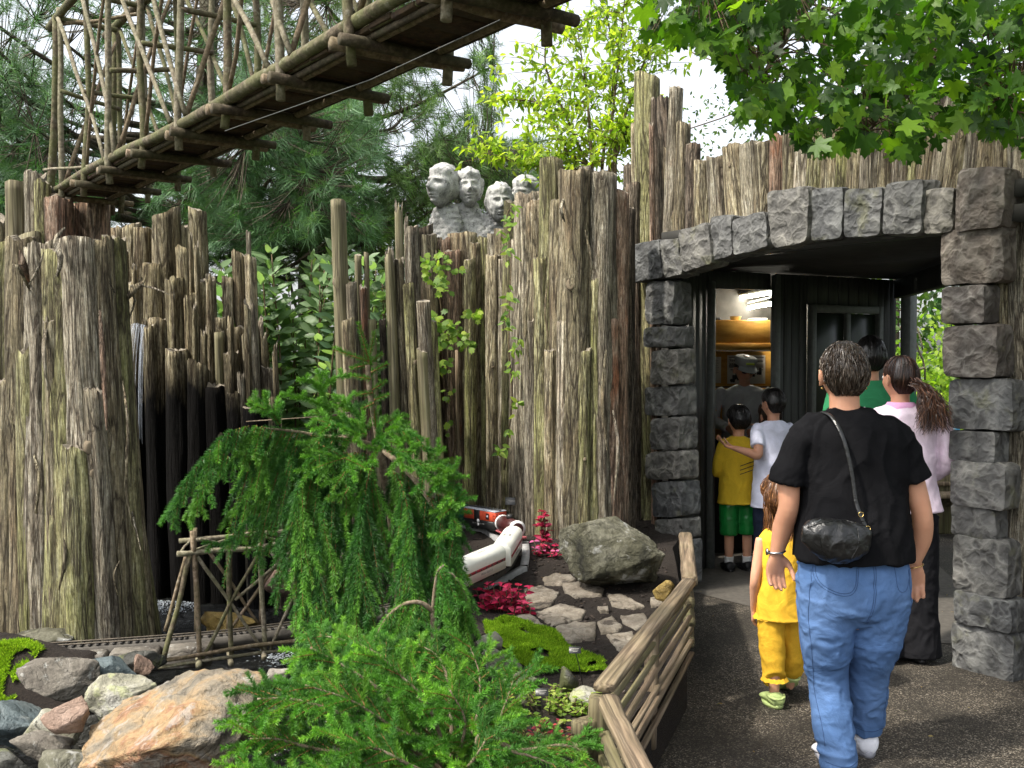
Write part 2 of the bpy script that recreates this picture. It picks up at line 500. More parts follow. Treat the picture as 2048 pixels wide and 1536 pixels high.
def simple(name, col, rough=0.7, nscale=None, namp=0.25, bumpd=0.0, spec=0.3, metal=0.0, rnd=True):
    t = NT(name)
    t.b.inputs["Specular IOR Level"].default_value = spec
    t.b.inputs["Metallic"].default_value = metal
    if nscale:
        v = t.coord((1, 1, 1), rnd=rnd)
        n = t.noise(v, nscale, 4, 0.6)
        c = t.ramp(n, [(0.3, tuple(x * (1 - namp) for x in col)), (0.7, tuple(min(1, x * (1 + namp)) for x in col))])
        return t.done(c, t.bump(n, 0.5, bumpd) if bumpd else None, rough)
    return t.done(col, None, rough)
M['concrete'] = simple("worn passage floor", (.075, .068, .058), 0.9, 25, 0.25, 0.003, rnd=False)
M['lawn'] = simple("distant ground", (.05, .07, .03), 0.95, 3, 0.4)
M['edging'] = simple("grey plastic track bed", (.24, .24, .235), 0.7, 30, 0.2)
M['rail_metal'] = simple("tarnished brass rail", (.13, .11, .085), 0.4, 60, 0.3, metal=0.7)
M['sleeper'] = simple("dark plastic sleeper", (.022, .020, .018), 0.7, 60, 0.3)
def boards():
    t = NT("charcoal painted boards")
    v = t.coord((1, 1, 0.06))
    n = t.noise(v, 60, 4, 0.6)
    col = t.ramp(n, [(0.3, (.018, .019, .018)), (0.7, (.042, .043, .040))])
    return t.done(col, t.bump(n, 0.4, 0.003), 0.6)
M['boards'] = boards()
M['trim'] = simple("painted grey green trim", (.075, .08, .074), 0.55, 30, 0.2)
M['ceil'] = simple("dark passage ceiling", (.028, .027, .024), 0.9, 12, 0.3)
def ochre():
    t = NT("ochre plywood")
    v = t.coord((.3, 1, 1))
    n = t.noise(v, 22, 5, 0.6, 0.8)
    return t.done(t.ramp(n, [(0.3, (.44, .21, .03)), (0.7, (.60, .34, .07))]), None, 0.45)
M['ochre'] = ochre()
M['paper'] = simple("white paper", (.62, .60, .54), 0.7)
M['ink'] = simple("black ink", (.03, .03, .03), 0.7)
M['ink_grey'] = simple("grey ink", (.28, .27, .25), 0.7)
def emit(name, col, s):
    t = NT(name)
    t.b.inputs["Base Color"].default_value = (.8, .8, .8, 1)
    t.b.inputs["Emission Color"].default_value = (*col, 1)
    t.b.inputs["Emission Strength"].default_value = s
    return t.m
M['tube'] = emit("lit fluorescent tube", (1.0, .93, .78), 60.0)
def water():
    t = NT("dark stream water")
    v = t.coord((1, 1, 1), rnd=False)
    n = t.noise(v, 14, 4, 0.6, 0.6)
    f = t.noise(v, 45, 4, 0.7, 0.5)
    t.b.inputs["Specular IOR Level"].default_value = 0.25
    foam = t.ramp(t.noise(v, 20, 5, 0.75, 1.2), [(0.64, 0.0), (0.70, 0.5)])
    col = t.mix(foam, (.003, .0035, .003), (.30, .32, .33))
    return t.done(col, t.bump(t.math('ADD', n, t.math('MULTIPLY', f, 0.5)), 1.0, 0.05), 0.10)
M['water'] = water()
M['foam'] = simple("white water", (.36, .40, .44), 0.35, 60, 0.3)

def leafmat(name, trans=0.45, rough=0.45, spec=0.35):
    t = NT(name)
    at = t.n("ShaderNodeAttribute", attribute_name="Col")
    oi = t.n("ShaderNodeObjectInfo")
    col = t.mix(1.0, at.outputs["Color"], t.ramp(oi.outputs["Random"], [(0.0, (.72, .80, .8)), (0.5, (1, 1, 1)), (1.0, (1.30, 1.18, 1.0))]), 'MULTIPLY')
    t.l(col, t.b.inputs["Base Color"])
    t.b.inputs["Roughness"].default_value = rough
    t.b.inputs["Specular IOR Level"].default_value = spec
    tr = t.n("ShaderNodeBsdfTranslucent")
    tc = t.mix(1.0, col, (1.5, 1.6, 0.7), 'MULTIPLY')
    t.l(tc, tr.inputs["Color"])
    mx = t.n("ShaderNodeMixShader"); mx.inputs[0].default_value = trans
    t.l(t.b.outputs[0], mx.inputs[1]); t.l(tr.outputs[0], mx.inputs[2])
    t.l(mx.outputs[0], t.out.inputs["Surface"])
    return t.m
M['leaf'] = leafmat("broad leaf", 0.55)
M['leaf_thin'] = leafmat("thin spring leaf", 0.55, 0.5)
M['needle'] = leafmat("conifer needles", 0.25, 0.5, 0.3)
M['redleaf'] = leafmat("velvet red leaf", 0.25, 0.7, 0.1)
M['moss'] = leafmat("cushion moss", 0.25, 0.9, 0.05)
# ------------------------------------------------------------------ facade frame
FO = Vector((1.11, 6.80, 0.0))
FE = Vector((1.24, -1.80, 0.0)).normalized()
FN = Vector((FE.y, -FE.x, 0.0))            # towards the camera side
if FN.dot(-FO) < 0: FN = -FN
CAMP = Vector((0, 0, CAMZ))
def PF(px, py, off=0.0):
    r = ray(px, py)
    o = FO + FN * off
    return CAMP + r * ((o - CAMP).dot(FN) / r.dot(FN))
def clampi(a, b, x): return max(a, min(b, x))

# ------------------------------------------------------------------ ground
def fence_x(y):
    return np.interp(y, [0.9, 3.03, 4.4, 6.3, 7.2, 9.5], [0.29, 0.29, 0.78, 1.02, 1.30, 1.6])
def H(x, y):
    x = np.asarray(x, dtype=float); y = np.asarray(y, dtype=float)
    h = 0.33 + 0.08 * np.clip((y - 5.0) / 2.0, 0, 1) - 0.05 * np.clip((4.0 - y), 0, 1.5)
    h = h + 0.02 * np.sin(x * 3.1 + y * 2.2) + 0.015 * np.sin(x * 6.0 - y * 4.0)
    e1 = np.sqrt(((x + 1.62) / 0.98) ** 2 + ((y - 5.38) / 1.0) ** 2)
    e2 = np.sqrt(((x + 1.05) / 0.62) ** 2 + ((y - 4.30) / 0.66) ** 2)
    lowk = np.clip((-0.45 - x) / 0.35, 0, 1) * np.clip((4.12 - y) / 0.25, 0, 1)
    h = h * (1 - lowk) + lowk * 0.06
    e = np.minimum(e1, e2)
    k = np.clip((e - 0.85) / 0.35, 0, 1); k = k * k * (3 - 2 * k)
    return h * k + (-0.12) * (1 - k)
def ground_at(x, y): return float(H(x, y))

gm = MB()
g_ = 450.0
gm.add([[-g_, -g_, -0.12], [g_, -g_, -0.12], [g_, g_, -0.12], [-g_, g_, -0.12]], Q=[[0, 1, 2, 3]])
tag(gm.build("ground", M['lawn']), kind='structure')

pm = MB()
pm.add([[-2.5, -3.0, 0], [7.5, -3.0, 0], [9.5, 14.5, 0], [1.2, 14.5, 0], [0.62, 5.0, 0.0], [0.1, 3.4, 0.0], [0.1, 0.8, 0], [-2.5, 0.8, 0]], T=[[0, 1, 6], [0, 6, 7], [1, 5, 6], [1, 4, 5], [1, 2, 4], [2, 3, 4]])
tag(pm.build("path", M['asphalt']), kind='structure')
# paler floor inside the portal
fl = MB()
fz = 0.004
fl.add([[1.0, 6.9, fz], [2.0, 5.5, fz], [2.75, 5.3, fz], [3.2, 7.4, fz], [4.6, 14.2, fz], [1.6, 14.2, fz], [1.5, 7.5, fz]], T=[[0, 1, 6], [1, 2, 6], [2, 3, 6], [3, 4, 6], [4, 5, 6]])
tag(fl.build("pavement", M['concrete']), kind='structure')

ny, nx = 230, 210
ys = np.linspace(0.85, 9.6, ny)
tx = np.linspace(0, 1, nx) ** 0.55
Y = np.repeat(ys[:, None], nx, 1)
X = -7.0 + (fence_x(Y) + 7.0) * tx[None, :]
Z = H(X, Y)
q = np.stack([X, Y, Z * 0], -1).reshape(-1, 3)
Z = Z + 0.010 * fbm(q * 9, 3, 4).reshape(ny, nx) + 0.007 * fbm(q * 45, 5, 2).reshape(ny, nx)
Vt = np.stack([X, Y, Z], -1).reshape(-1, 3)
i = np.arange(ny - 1)[:, None] * nx; j = np.arange(nx - 1)[None, :]
Qt = np.stack([i + j, i + j + 1, i + nx + j + 1, i + nx + j], -1).reshape(-1, 4)
tb = MB(); tb.add(Vt, Q=Qt)
edge = Vt.reshape(ny, nx, 3)[:, -1, :]
lo = edge.copy(); lo[:, 2] = -0.1
n0 = ny
tb.add(np.concatenate([edge, lo]), Q=[[k, k + n0, k + n0 + 1, k + 1] for k in range(ny - 1)])
fr = Vt.reshape(ny, nx, 3)[0]; lf = fr.copy(); lf[:, 2] = -0.1
tb.add(np.concatenate([fr, lf]), Q=[[k, k + 1, k + 1 + nx, k + nx] for k in range(nx - 1)])
tag(tb.build("garden_bed", M['soil'], smooth=True), kind='structure')

# stream water
nw = 90
wx = np.linspace(-2.75, -0.55, nw); wy = np.linspace(3.4, 6.5, nw)
WX, WY = np.meshgrid(wx, wy)
qq = np.stack([WX, WY, WX * 0], -1).reshape(-1, 3)
WZ = 0.10 + 0.010 * fbm(qq * 9, 31, 4) + 0.006 * fbm(qq * 28, 37, 3)
Vw = np.stack([WX.ravel(), WY.ravel(), WZ], -1)
i = np.arange(nw - 1)[:, None] * nw; j = np.arange(nw - 1)[None, :]
Qw = np.stack([i + j, i + j + 1, i + nw + j + 1, i + nw + j], -1).reshape(-1, 4)
tag(link("water", new_mesh("water", Vw, [Qw], M['water'], True)), kind='structure')

# ------------------------------------------------------------------ logs
def log_mesh(L, r0, r1, seed, seg=38, rings=None, jag=0.04, flat=1.0, rough=1.0, mats=None, knots=(), bend=0.0, ridge_top=None):
    rings = rings or int(clampi(16, 64, L / 0.045))
    th = np.linspace(0, 2 * math.pi, seg, endpoint=False)
    z = np.linspace(0, 1, rings)
    TH = np.tile(th, (rings, 1)); ZZ = np.repeat(z[:, None], seg, 1)
    c, s = np.cos(TH), np.sin(TH)
    R = r0 + (r1 - r0) * ZZ
    zw = ZZ * L
    q1 = np.stack([c * 1.1 + seed * 3.7, s * 1.1, zw * 1.3], -1).reshape(-1, 3)
    q2 = np.stack([c * 3.2 + seed * 1.3, s * 3.2, zw * 1.5], -1).reshape(-1, 3)
    q3 = np.stack([c * 7.5 + seed * 2.1, s * 7.5, zw * 3.2], -1).reshape(-1, 3)
    n1 = fbm(q1, seed, 2).reshape(R.shape)
    n2 = fbm(q2, seed + 9, 3).reshape(R.shape)
    n3 = fbm(q3, seed + 19, 3).reshape(R.shape)
    ridge = 1 - np.clip(np.abs(n2) * 6, 0, 1)
    R = R * (1 + rough * (0.15 * n1 + 0.06 * n3 - 0.055 * ridge ** 1.5 + 0.05 * n2))
    for (a, kz, kr) in knots:
        da = (TH - a + math.pi) % (2 * math.pi) - math.pi
        g = np.exp(-((da * R) ** 2 + (zw - kz) ** 2) / (2 * (kr * 1.2) ** 2))
        R = R + kr * 0.7 * g
    sl = ((seed * 37) % 100 / 100.0 - .5) * 2; sa = (seed * 53) % 100 / 16.0
    top = jag * .8 * fbm(np.stack([np.cos(th) * 2.0 + seed, np.sin(th) * 2.0, th * 0], -1), seed + 5, 4) + r1 * .38 * sl * np.cos(th - sa)
    zz = zw + (top[None, :]) * (ZZ ** 12)
    bx = bend * np.sin(ZZ * math.pi) * L; 
    X_ = R * c + bx; Y_ = R * s * flat
    V = np.stack([X_, Y_, zz], -1).reshape(-1, 3)
    i = np.arange(rings - 1)[:, None] * seg; j = np.arange(seg)[None, :]; j2 = (j + 1) % seg
    Q = np.stack([i + j, i + j2, i + seg + j2, i + seg + j], -1).reshape(-1, 4)
    # broken top : inner ring + centre
    last = V[-seg:]
    cen = last.mean(0)
    inner = cen + (last - cen) * 0.5
    inner[:, 2] += (vnoise(np.stack([np.cos(th) * 3, np.sin(th) * 3, th * 0 + seed], -1), seed) * jag * 0.7) - jag * 0.2
    cc = cen.copy(); cc[2] -= jag * 0.3
    V = np.concatenate([V, inner, cc[None]])
    b = (rings - 1) * seg; n = rings * seg
    jj = np.arange(seg); k2 = (jj + 1) % seg
    Q2 = np.stack([b + jj, b + k2, n + k2, n + jj], -1)
    T = np.stack([np.full(seg, n + seg), n + jj, n + k2], -1)
    mi = np.concatenate([np.ones(len(T)), np.zeros(len(Q)), np.ones(len(Q2))])
    return new_mesh("log", V, [T, Q, Q2], mats, mi == 0, None, mi)

knot_meshes = []
for k in range(4):
    mb_ = MB()
    mb_.tube([(0, 0, -0.6), (0, 0, 0.15), (0, 0, 0.42), (0, 0, 0.5)], [1.25, 1.05, 0.92, 0.7], 14, rough=0.14, seed=50 + k)
    knot_meshes.append(mb_.mesh("knot", M['knot'], True))

log_count = 0
def add_log(parent, name, base, top, r0, r1, mat='bark', jag=0.04, flat=1.0, rough=1.0, seg=38, knots=0, bend=0.0, cut='cut'):
    global log_count
    log_count += 1
    seed = log_count * 7 + 3
    base, top = Vector(base), Vector(top)
    L = (top - base).length
    dirv = (top - base).normalized()
    qt = dirv.to_track_quat('Z', 'Y')
    ks = []
    for k in range(knots):
        z = random.uniform(0.35, 0.9) * L
        wp = base + dirv * z
        lc = qt.inverted() @ (CAMP - wp)
        a = math.atan2(lc.y, lc.x) + random.uniform(-0.8, 0.8)
        ks.append((a, z, random.uniform(0.16, 0.32) * max(r0, 0.05)))
    me = log_mesh(L, r0, r1, seed, seg=seg, jag=jag, flat=flat, rough=rough, mats=[M[mat], M[cut]], knots=ks, bend=bend)
    o = link(name, me)
    o.location = base
    o.rotation_mode = 'QUATERNION'; o.rotation_quaternion = qt
    if parent is not None: rel(o, parent)
    for (a, z, kr) in ks:
        rr = (r0 + (r1 - r0) * z / L) * 0.97
        kn = link("knot", random.choice(knot_meshes), o)
        kn.location = (math.cos(a) * rr, math.sin(a) * rr * flat, z)
        kn.rotation_mode = 'QUATERNION'
        kn.rotation_quaternion = Vector((math.cos(a), math.sin(a), random.uniform(-0.1, 0.35))).to_track_quat('Z', 'Y')
        kn.scale = (kr, kr * random.uniform(1.0, 1.5), kr)
    return o
def px_log(parent, xt, yt, xb, zb, w, d, mat, taper=1.0, name="log", dt=0.0, wf=1.24, **kw):
    """log whose top shows at (xt,yt) and which stands on height zb near photo column xb, at distance d"""
    top = P(xt, yt, d + dt)
    base = P(xb, 720, d); base.z = zb
    r = w / 2.0 / F * d * wf
    return add_log(parent, name, base, top, r * taper, r, mat, **kw)

M['bark_stain_shade'] = None
def stain_shade_bark():
    m = M['bark'].copy(); m.name = "cedar bark stained and shaded black below"
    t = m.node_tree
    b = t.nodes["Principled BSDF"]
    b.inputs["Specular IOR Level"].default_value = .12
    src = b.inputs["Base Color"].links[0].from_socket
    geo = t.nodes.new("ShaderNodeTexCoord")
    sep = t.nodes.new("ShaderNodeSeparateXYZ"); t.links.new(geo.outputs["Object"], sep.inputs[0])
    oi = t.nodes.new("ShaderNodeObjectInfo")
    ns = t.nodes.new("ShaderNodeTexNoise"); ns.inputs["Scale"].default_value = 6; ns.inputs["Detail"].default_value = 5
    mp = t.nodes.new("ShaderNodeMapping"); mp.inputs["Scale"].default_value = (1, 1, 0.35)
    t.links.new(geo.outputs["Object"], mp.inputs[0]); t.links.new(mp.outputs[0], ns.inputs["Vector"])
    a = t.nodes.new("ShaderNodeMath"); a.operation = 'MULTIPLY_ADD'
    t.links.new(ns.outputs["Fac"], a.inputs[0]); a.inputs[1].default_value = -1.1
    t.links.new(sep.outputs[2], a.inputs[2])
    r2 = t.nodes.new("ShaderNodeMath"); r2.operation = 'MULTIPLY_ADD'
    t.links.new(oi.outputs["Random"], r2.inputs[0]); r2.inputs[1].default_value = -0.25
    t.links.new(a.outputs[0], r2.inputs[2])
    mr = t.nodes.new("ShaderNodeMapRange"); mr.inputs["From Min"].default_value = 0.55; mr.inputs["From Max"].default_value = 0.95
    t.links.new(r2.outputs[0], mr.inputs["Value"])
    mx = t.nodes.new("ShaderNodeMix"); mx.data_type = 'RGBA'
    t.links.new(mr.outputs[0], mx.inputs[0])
    mx.inputs[6].default_value = (.0035, .0028, .0022, 1)  # near-black lower part: splash stain plus the recess shade put into the colour
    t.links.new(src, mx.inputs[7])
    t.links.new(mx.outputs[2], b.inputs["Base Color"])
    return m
M['bark_stain_shade'] = stain_shade_bark()

# --- A : giant stump of bundled logs at the left, in front of the waterfall
ST_ = thing("cedar_stump", "huge weathered cedar stump made of bundled bark-covered logs, left of the waterfall", "stump", (-1.95, 4.9, 0.2))
rows = [ # xt, yt, xb, w, d, mat, taper, jag
 (-90, 560, -95, 100, 4.95, 'bark_olive', 1.05, .04), (-40, 500, -42, 80, 4.85, 'bark', 1.05, .05), (8, 492, 6, 62, 4.80, 'bark_olive', 1.08, .03),
 (45, 478, 46, 52, 4.74, 'bark', 1.1, .04), (84, 500, 86, 58, 4.68, 'bark_grey', 1.1, .05), (128, 505, 140, 60, 4.62, 'bark_olive', 1.35, .03),
 (160, 484, 186, 62, 4.60, 'bark_grey', 1.35, .02), (198, 484, 232, 50, 4.64, 'bark', 1.3, .02), (228, 476, 264, 34, 4.70, 'bark_olive', 1.4, .04),
 (240, 620, 284, 24, 4.78, 'bark', 1.5, .05), (240, 800, 302, 20, 4.86, 'bark_olive', 1.6, .03), (108, 640, 118, 40, 4.58, 'bark', 1.0, .03), (186, 780, 216, 34, 4.545, 'bark_grey', 1.1, .06),
 (150, 900, 160, 46, 4.53, 'bark_olive', 1.2, .06), (60, 700, 62, 40, 4.66, 'bark_olive', 1.1, .05), (20, 760, 18, 44, 4.74, 'bark', 1.1, .05)]
for n_, (xt, yt, xb, w, d, m, tp, jg) in enumerate(rows):
    px_log(ST_, xt, yt, xb, 0.12, w, d, m, tp, jag=jg, seg=46, knots=[0,0,1,1,2,1,2,1,0,0,0,1,0,1,1,0][n_], bend=random.uniform(-.006, .006), rough=1.25)
back = [(-30, 430, -30, 60, 5.2, 'bark'), (30, 366, 34, 30, 5.12, 'plank'), (70, 348, 78, 34, 5.1, 'bark_grey'), (86, 372, 90, 26, 5.04, 'bark_olive'), (118, 400, 118, 44, 5.05, 'bark_red'),
        (60, 470, 62, 34, 5.0, 'plank')]
for (xt, yt, xb, w, d, m) in back:
    px_log(ST_, xt, yt, xb, 0.12, w, d, m, 1.0, jag=.05 if m != 'plank' else .008, rough=1 if m != 'plank' else .3, knots=0)
PIL = tag(px_log(None, 178, 408, 178, 0.12, 64, 5.28, 'bark_red', 1.0, name="cedar_pillar", jag=.01), "reddish brown cedar post carrying the low end of the overhead twig bridge", "post")
# peeling bark strips and splinters on the stump
def strip(parent, pts, w, mat, th=0.003, name="bark_strip"):
    c = catmull(pts, 9)
    T, U, W = frames(c)
    up = np.array([0, 0, 1.0])
    side = np.cross(T, np.array([0, -1.0, 0])); side /= (np.linalg.norm(side, axis=1, keepdims=True) + 1e-9)
    ww = w * np.sin(np.linspace(0.35, 2.9, 9))[:, None]
    nrm = np.cross(side, T)
    A = c - side * ww; B = c + side * ww; A2 = A + nrm * th; B2 = B + nrm * th
    V = np.stack([A, B, B2, A2], 1).reshape(-1, 3)
    Q = []
    for k in range(8):
        o = k * 4
        for a, b in ((0, 1), (1, 2), (2, 3), (3, 0)):
            Q.append([o + a, o + b, o + 4 + b, o + 4 + a])
    m_ = MB(); m_.add(V, Q=Q)
    o = m_.build(name, mat, smooth=False)
    if parent is not None: rel(o, parent)
    return o
for (pts, w) in [([(252, 600, 4.72), (268, 580, 4.6), (290, 562, 4.5)], .017), ([(258, 640, 4.75), (270, 600, 4.66), (262, 572, 4.62), (305, 575, 4.5), (340, 590, 4.45)], .006),
                 ([(58, 570, 4.6), (48, 535, 4.5), (40, 500, 4.48)], .02), ([(55, 575, 4.6), (75, 540, 4.52), (88, 505, 4.5)], .006), ([(62, 585, 4.6), (40, 540, 4.5), (25, 528, 4.5)], .008),
                 ([(112, 560, 4.56), (122, 520, 4.46), (112, 480, 4.5), (130, 455, 4.5)], .014), ([(232, 590, 4.6), (222, 570, 4.55), (218, 556, 4.5)], .004), ([(245, 760, 4.62), (256, 850, 4.55), (252, 980, 4.6), (268, 1060, 4.6)], .007),
                 ([(262, 1010, 4.7), (268, 1040, 4.6), (282, 1100, 4.55)], .004), ([(200, 620, 4.5), (206, 720, 4.48), (214, 860, 4.5)], .013), ([(96, 620, 4.56), (88, 700, 4.5), (96, 780, 4.52)], .010),
                 ([(118, 1180, 4.5), (130, 1120, 4.45), (128, 1050, 4.48)], .008), ([(236, 1190, 4.5), (228, 1150, 4.45), (240, 1120, 4.5)], .003), ([(70, 1040, 4.6), (78, 960, 4.55), (66, 900, 4.6)], .009)]:
    strip(ST_, [P(*p) for p in pts], w, random.choice([M['bark_grey'], M['bark'], M['bark_red']]))

# --- B : stepped palisade around the waterfall grotto
PB = thing("log_palisade", "stepped palisade of upright brown logs around the dark waterfall recess", "palisade", (-2.2, 6.3, 0.2))
rowsB = [(236, 462, 244, 34, 6.55, 'bark'), (262, 452, 268, 30, 6.5, 'bark_stain_shade'), (290, 458, 296, 36, 6.45, 'bark_stain_shade'), (334, 428, 345, 46, 6.35, 'bark_stain_shade'), (362, 452, 372, 24, 6.5, 'bark_stain_shade'),
 (395, 420, 410, 32, 6.3, 'bark_stain_shade'), (372, 500, 392, 34, 6.2, 'bark_stain_shade'), (308, 530, 318, 36, 6.28, 'bark_stain_shade'), (275, 560, 285, 30, 6.3, 'bark_stain_shade'), (352, 560, 360, 34, 6.14, 'bark_stain_shade'),
 (385, 592, 400, 28, 6.08, 'bark_stain_shade'), (412, 560, 430, 34, 6.15, 'bark_stain_shade'), (455, 556, 472, 17, 6.15, 'bark'), (478, 508, 500, 24, 6.2, 'bark_stain_shade'), (497, 465, 512, 8, 6.22, 'bark_grey'), (500, 512, 520, 20, 6.18, 'bark'),
 (440, 640, 455, 28, 6.05, 'bark_stain_shade'), (438, 665, 450, 16, 5.98, 'plank'), (518, 640, 528, 15, 6.1, 'bark_grey'), (470, 655, 488, 30, 6.05, 'bark_stain_shade'), (500, 660, 515, 30, 6.02, 'bark'), (462, 705, 478, 24, 5.95, 'bark_stain_shade'),
 (538, 738, 548, 24, 5.98, 'bark_grey'), (470, 790, 480, 28, 5.88, 'bark_stain_shade'), (510, 812, 520, 40, 5.85, 'bark_stain_shade'), (546, 800, 556, 26, 5.95, 'bark'), (318, 640, 330, 36, 6.12, 'bark_stain_shade'), (300, 655, 318, 22, 6.05, 'bark_stain_shade'), (430, 770, 440, 34, 5.95, 'bark_stain_shade'),
 (355, 700, 365, 40, 6.02, 'bark_stain_shade'), (395, 730, 405, 36, 5.96, 'bark_stain_shade'), (575, 870, 580, 30, 6.0, 'bark_stain_shade'), (605, 900, 610, 32, 6.1, 'bark_stain_shade'), (640, 930, 645, 34, 6.2, 'bark'), (560, 900, 566, 28, 5.85, 'bark_dark')]
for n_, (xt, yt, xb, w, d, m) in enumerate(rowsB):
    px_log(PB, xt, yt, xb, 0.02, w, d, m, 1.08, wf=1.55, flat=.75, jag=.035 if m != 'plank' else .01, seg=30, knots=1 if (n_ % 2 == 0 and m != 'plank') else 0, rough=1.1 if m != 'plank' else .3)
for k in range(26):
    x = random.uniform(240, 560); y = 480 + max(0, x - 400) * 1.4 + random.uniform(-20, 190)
    px_log(PB, x, y, x + random.uniform(2, 22), 0.02, random.uniform(9, 22), 6.5 - (x - 240) / 320 * .45 - random.uniform(.05, .3), random.choice(['bark_stain_shade', 'bark_stain_shade', 'bark_stain_shade', 'bark_grey' if x > 440 else 'bark_stain_shade']), 1.3, jag=.09, seg=20, flat=.6)
for k, (x, y) in enumerate([(225, 600), (255, 646), (278, 648), (205, 560), (235, 646)]):
    px_log(PB, x, y, x + 4, 0.02, 34, 6.45 - 0.02 * k, 'bark_wet', 1.0, jag=.01, seg=24)

# --- C : thin pale planks in the middle
PC = thing("plank_palisade", "row of thin olive and pale split planks with pointed tops, behind the weeping spruce", "palisade", (-1.0, 6.4, 0.3))
rowsC = [(676, 404, 700, 34, 6.30, 'plank', .012), (696, 640, 716, 30, 6.22, 'bark', .02), (702, 566, 726, 26, 6.28, 'bark_grey', .02), (726, 574, 748, 17, 6.26, 'bark_red', .05), (742, 640, 758, 22, 6.3, 'plank', .02), (716, 510, 726, 16, 6.6, 'plank', .006),
 (733, 505, 740, 12, 6.62, 'plank', .006), (779, 516, 800, 23, 6.36, 'plank', .12), (797, 415, 812, 19, 6.5, 'plank', .16), (797, 520, 824, 22, 6.42, 'bark', .06), (817, 570, 846, 26, 6.36, 'bark_olive', .015), (824, 455, 846, 30, 6.65, 'bark_grey', .02),
 (847, 602, 878, 32, 6.34, 'bark_grey', .006), (862, 640, 890, 24, 6.38, 'bark_olive', .01), (765, 640, 782, 16, 6.4, 'bark_dark', .02), (845, 700, 868, 26, 6.30, 'plank', .02), (812, 445, 824, 10, 6.7, 'bark_grey', .1), (690, 700, 706, 30, 6.3, 'bark_dark', .02)]
for n_, (xt, yt, xb, w, d, m, jg) in enumerate(rowsC):
    px_log(PC, xt, yt, xb, 0.12, w, d, m, 1.12, jag=jg, seg=28, knots=1 if n_ in (0, 10, 12, 3) else 0, rough=.55 if m.startswith('plank') else 1.0, flat=.7)

# --- D : tall dark wall behind the train
PD = thing("log_wall", "tall wall of dark brown logs behind the red boxcar, under the stone faces", "palisade", (-0.2, 7.9, 0.3))
rowsD = [(842, 456, 856, 34, 7.75), (868, 478, 884, 26, 7.85), (888, 482, 902, 24, 7.8), (924, 466, 930, 42, 7.82), (948, 486, 952, 24, 7.78), (968, 478, 972, 26, 7.8), (990, 470, 990, 22, 7.75), (1006, 462, 1004, 26, 7.7), (1030, 405, 1024, 34, 7.5), (1012, 520, 1010, 22, 7.55),
         (905, 500, 914, 26, 7.72), (858, 470, 870, 22, 7.6), (1046, 430, 1042, 26, 7.2), (985, 510, 986, 20, 7.62), (940, 520, 940, 18, 7.66), (1036, 480, 1030, 20, 7.25), (800, 600, 830, 40, 8.0), (770, 640, 790, 44, 8.1)]
for n_, (xt, yt, xb, w, d) in enumerate(rowsD):
    px_log(PD, xt, yt, xb, 0.3, w * 1.1, d, ['bark_dark', 'bark', 'bark_red', 'bark'][n_ % 4] if xt < 940 else ['bark_grey', 'bark', 'bark_olive'][n_ % 3], 1.05, jag=.03, seg=30, knots=1 if n_ % 5 == 3 else 0)

# --- E : round tower of thick logs
PE = thing("log_tower", "rounded tower of thick pale weathered logs between the train and the stone arch", "palisade", (0.75, 6.8, 0.3))
rowsE = [(1054, 388, 1060, 42, 6.75, 'bark_grey'), (1074, 400, 1078, 34, 6.6, 'bark'), (1102, 322, 1096, 40, 6.5, 'bark_olive'), (1122, 400, 1118, 36, 6.42, 'bark'), (1082, 520, 1086, 24, 6.46, 'bark_olive'), (1150, 342, 1146, 56, 6.36, 'bark'),
 (1178, 342, 1174, 34, 6.38, 'bark_grey'), (1204, 346, 1200, 46, 6.36, 'bark_grey'), (1236, 382, 1232, 34, 6.42, 'bark_red'), (1222, 640, 1218, 26, 6.34, 'bark_red'), (1130, 640, 1130, 26, 6.32, 'bark_grey'), (1168, 700, 1166, 24, 6.28, 'bark_olive'), (1064, 640, 1068, 26, 6.52, 'bark_grey'),
 (1252, 420, 1250, 28, 6.7, 'bark_dark'), (1268, 372, 1270, 30, 7.15, 'bark_dark'), (1284, 480, 1288, 24, 7.2, 'bark'), (1100, 700, 1102, 20, 6.38, 'bark'), (1192, 560, 1188, 20, 6.30, 'bark_olive'), (1244, 800, 1244, 22, 6.44, 'bark_red')]
for n_, (xt, yt, xb, w, d, m) in enumerate(rowsE):
    px_log(PE, xt, yt, xb, 0.2, w, d, m, 1.12, jag=.03, seg=46, knots=[0, 1, 1, 0, 0, 1, 0, 1, 1, 2, 0, 1, 0, 0, 0, 0, 1, 0, 1][n_], rough=1.15)
for (pts, w) in [([(1128, 395, 6.3), (1122, 420, 6.22), (1130, 445, 6.25)], .012), ([(1058, 560, 6.4), (1050, 640, 6.36), (1060, 740, 6.4)], .014), ([(1212, 700, 6.2), (1206, 800, 6.16), (1214, 900, 6.2)], .016), ([(1170, 460, 6.2), (1182, 520, 6.16), (1180, 580, 6.2)], .008),
                 ([(1226, 820, 6.24), (1236, 900, 6.2), (1228, 1000, 6.24)], .012), ([(1096, 560, 6.34), (1090, 620, 6.3), (1100, 700, 6.32)], .006)]:
    strip(PE, [P(*p) for p in pts], w, random.choice([M['bark_grey'], M['bark_red'], M['bark']]))

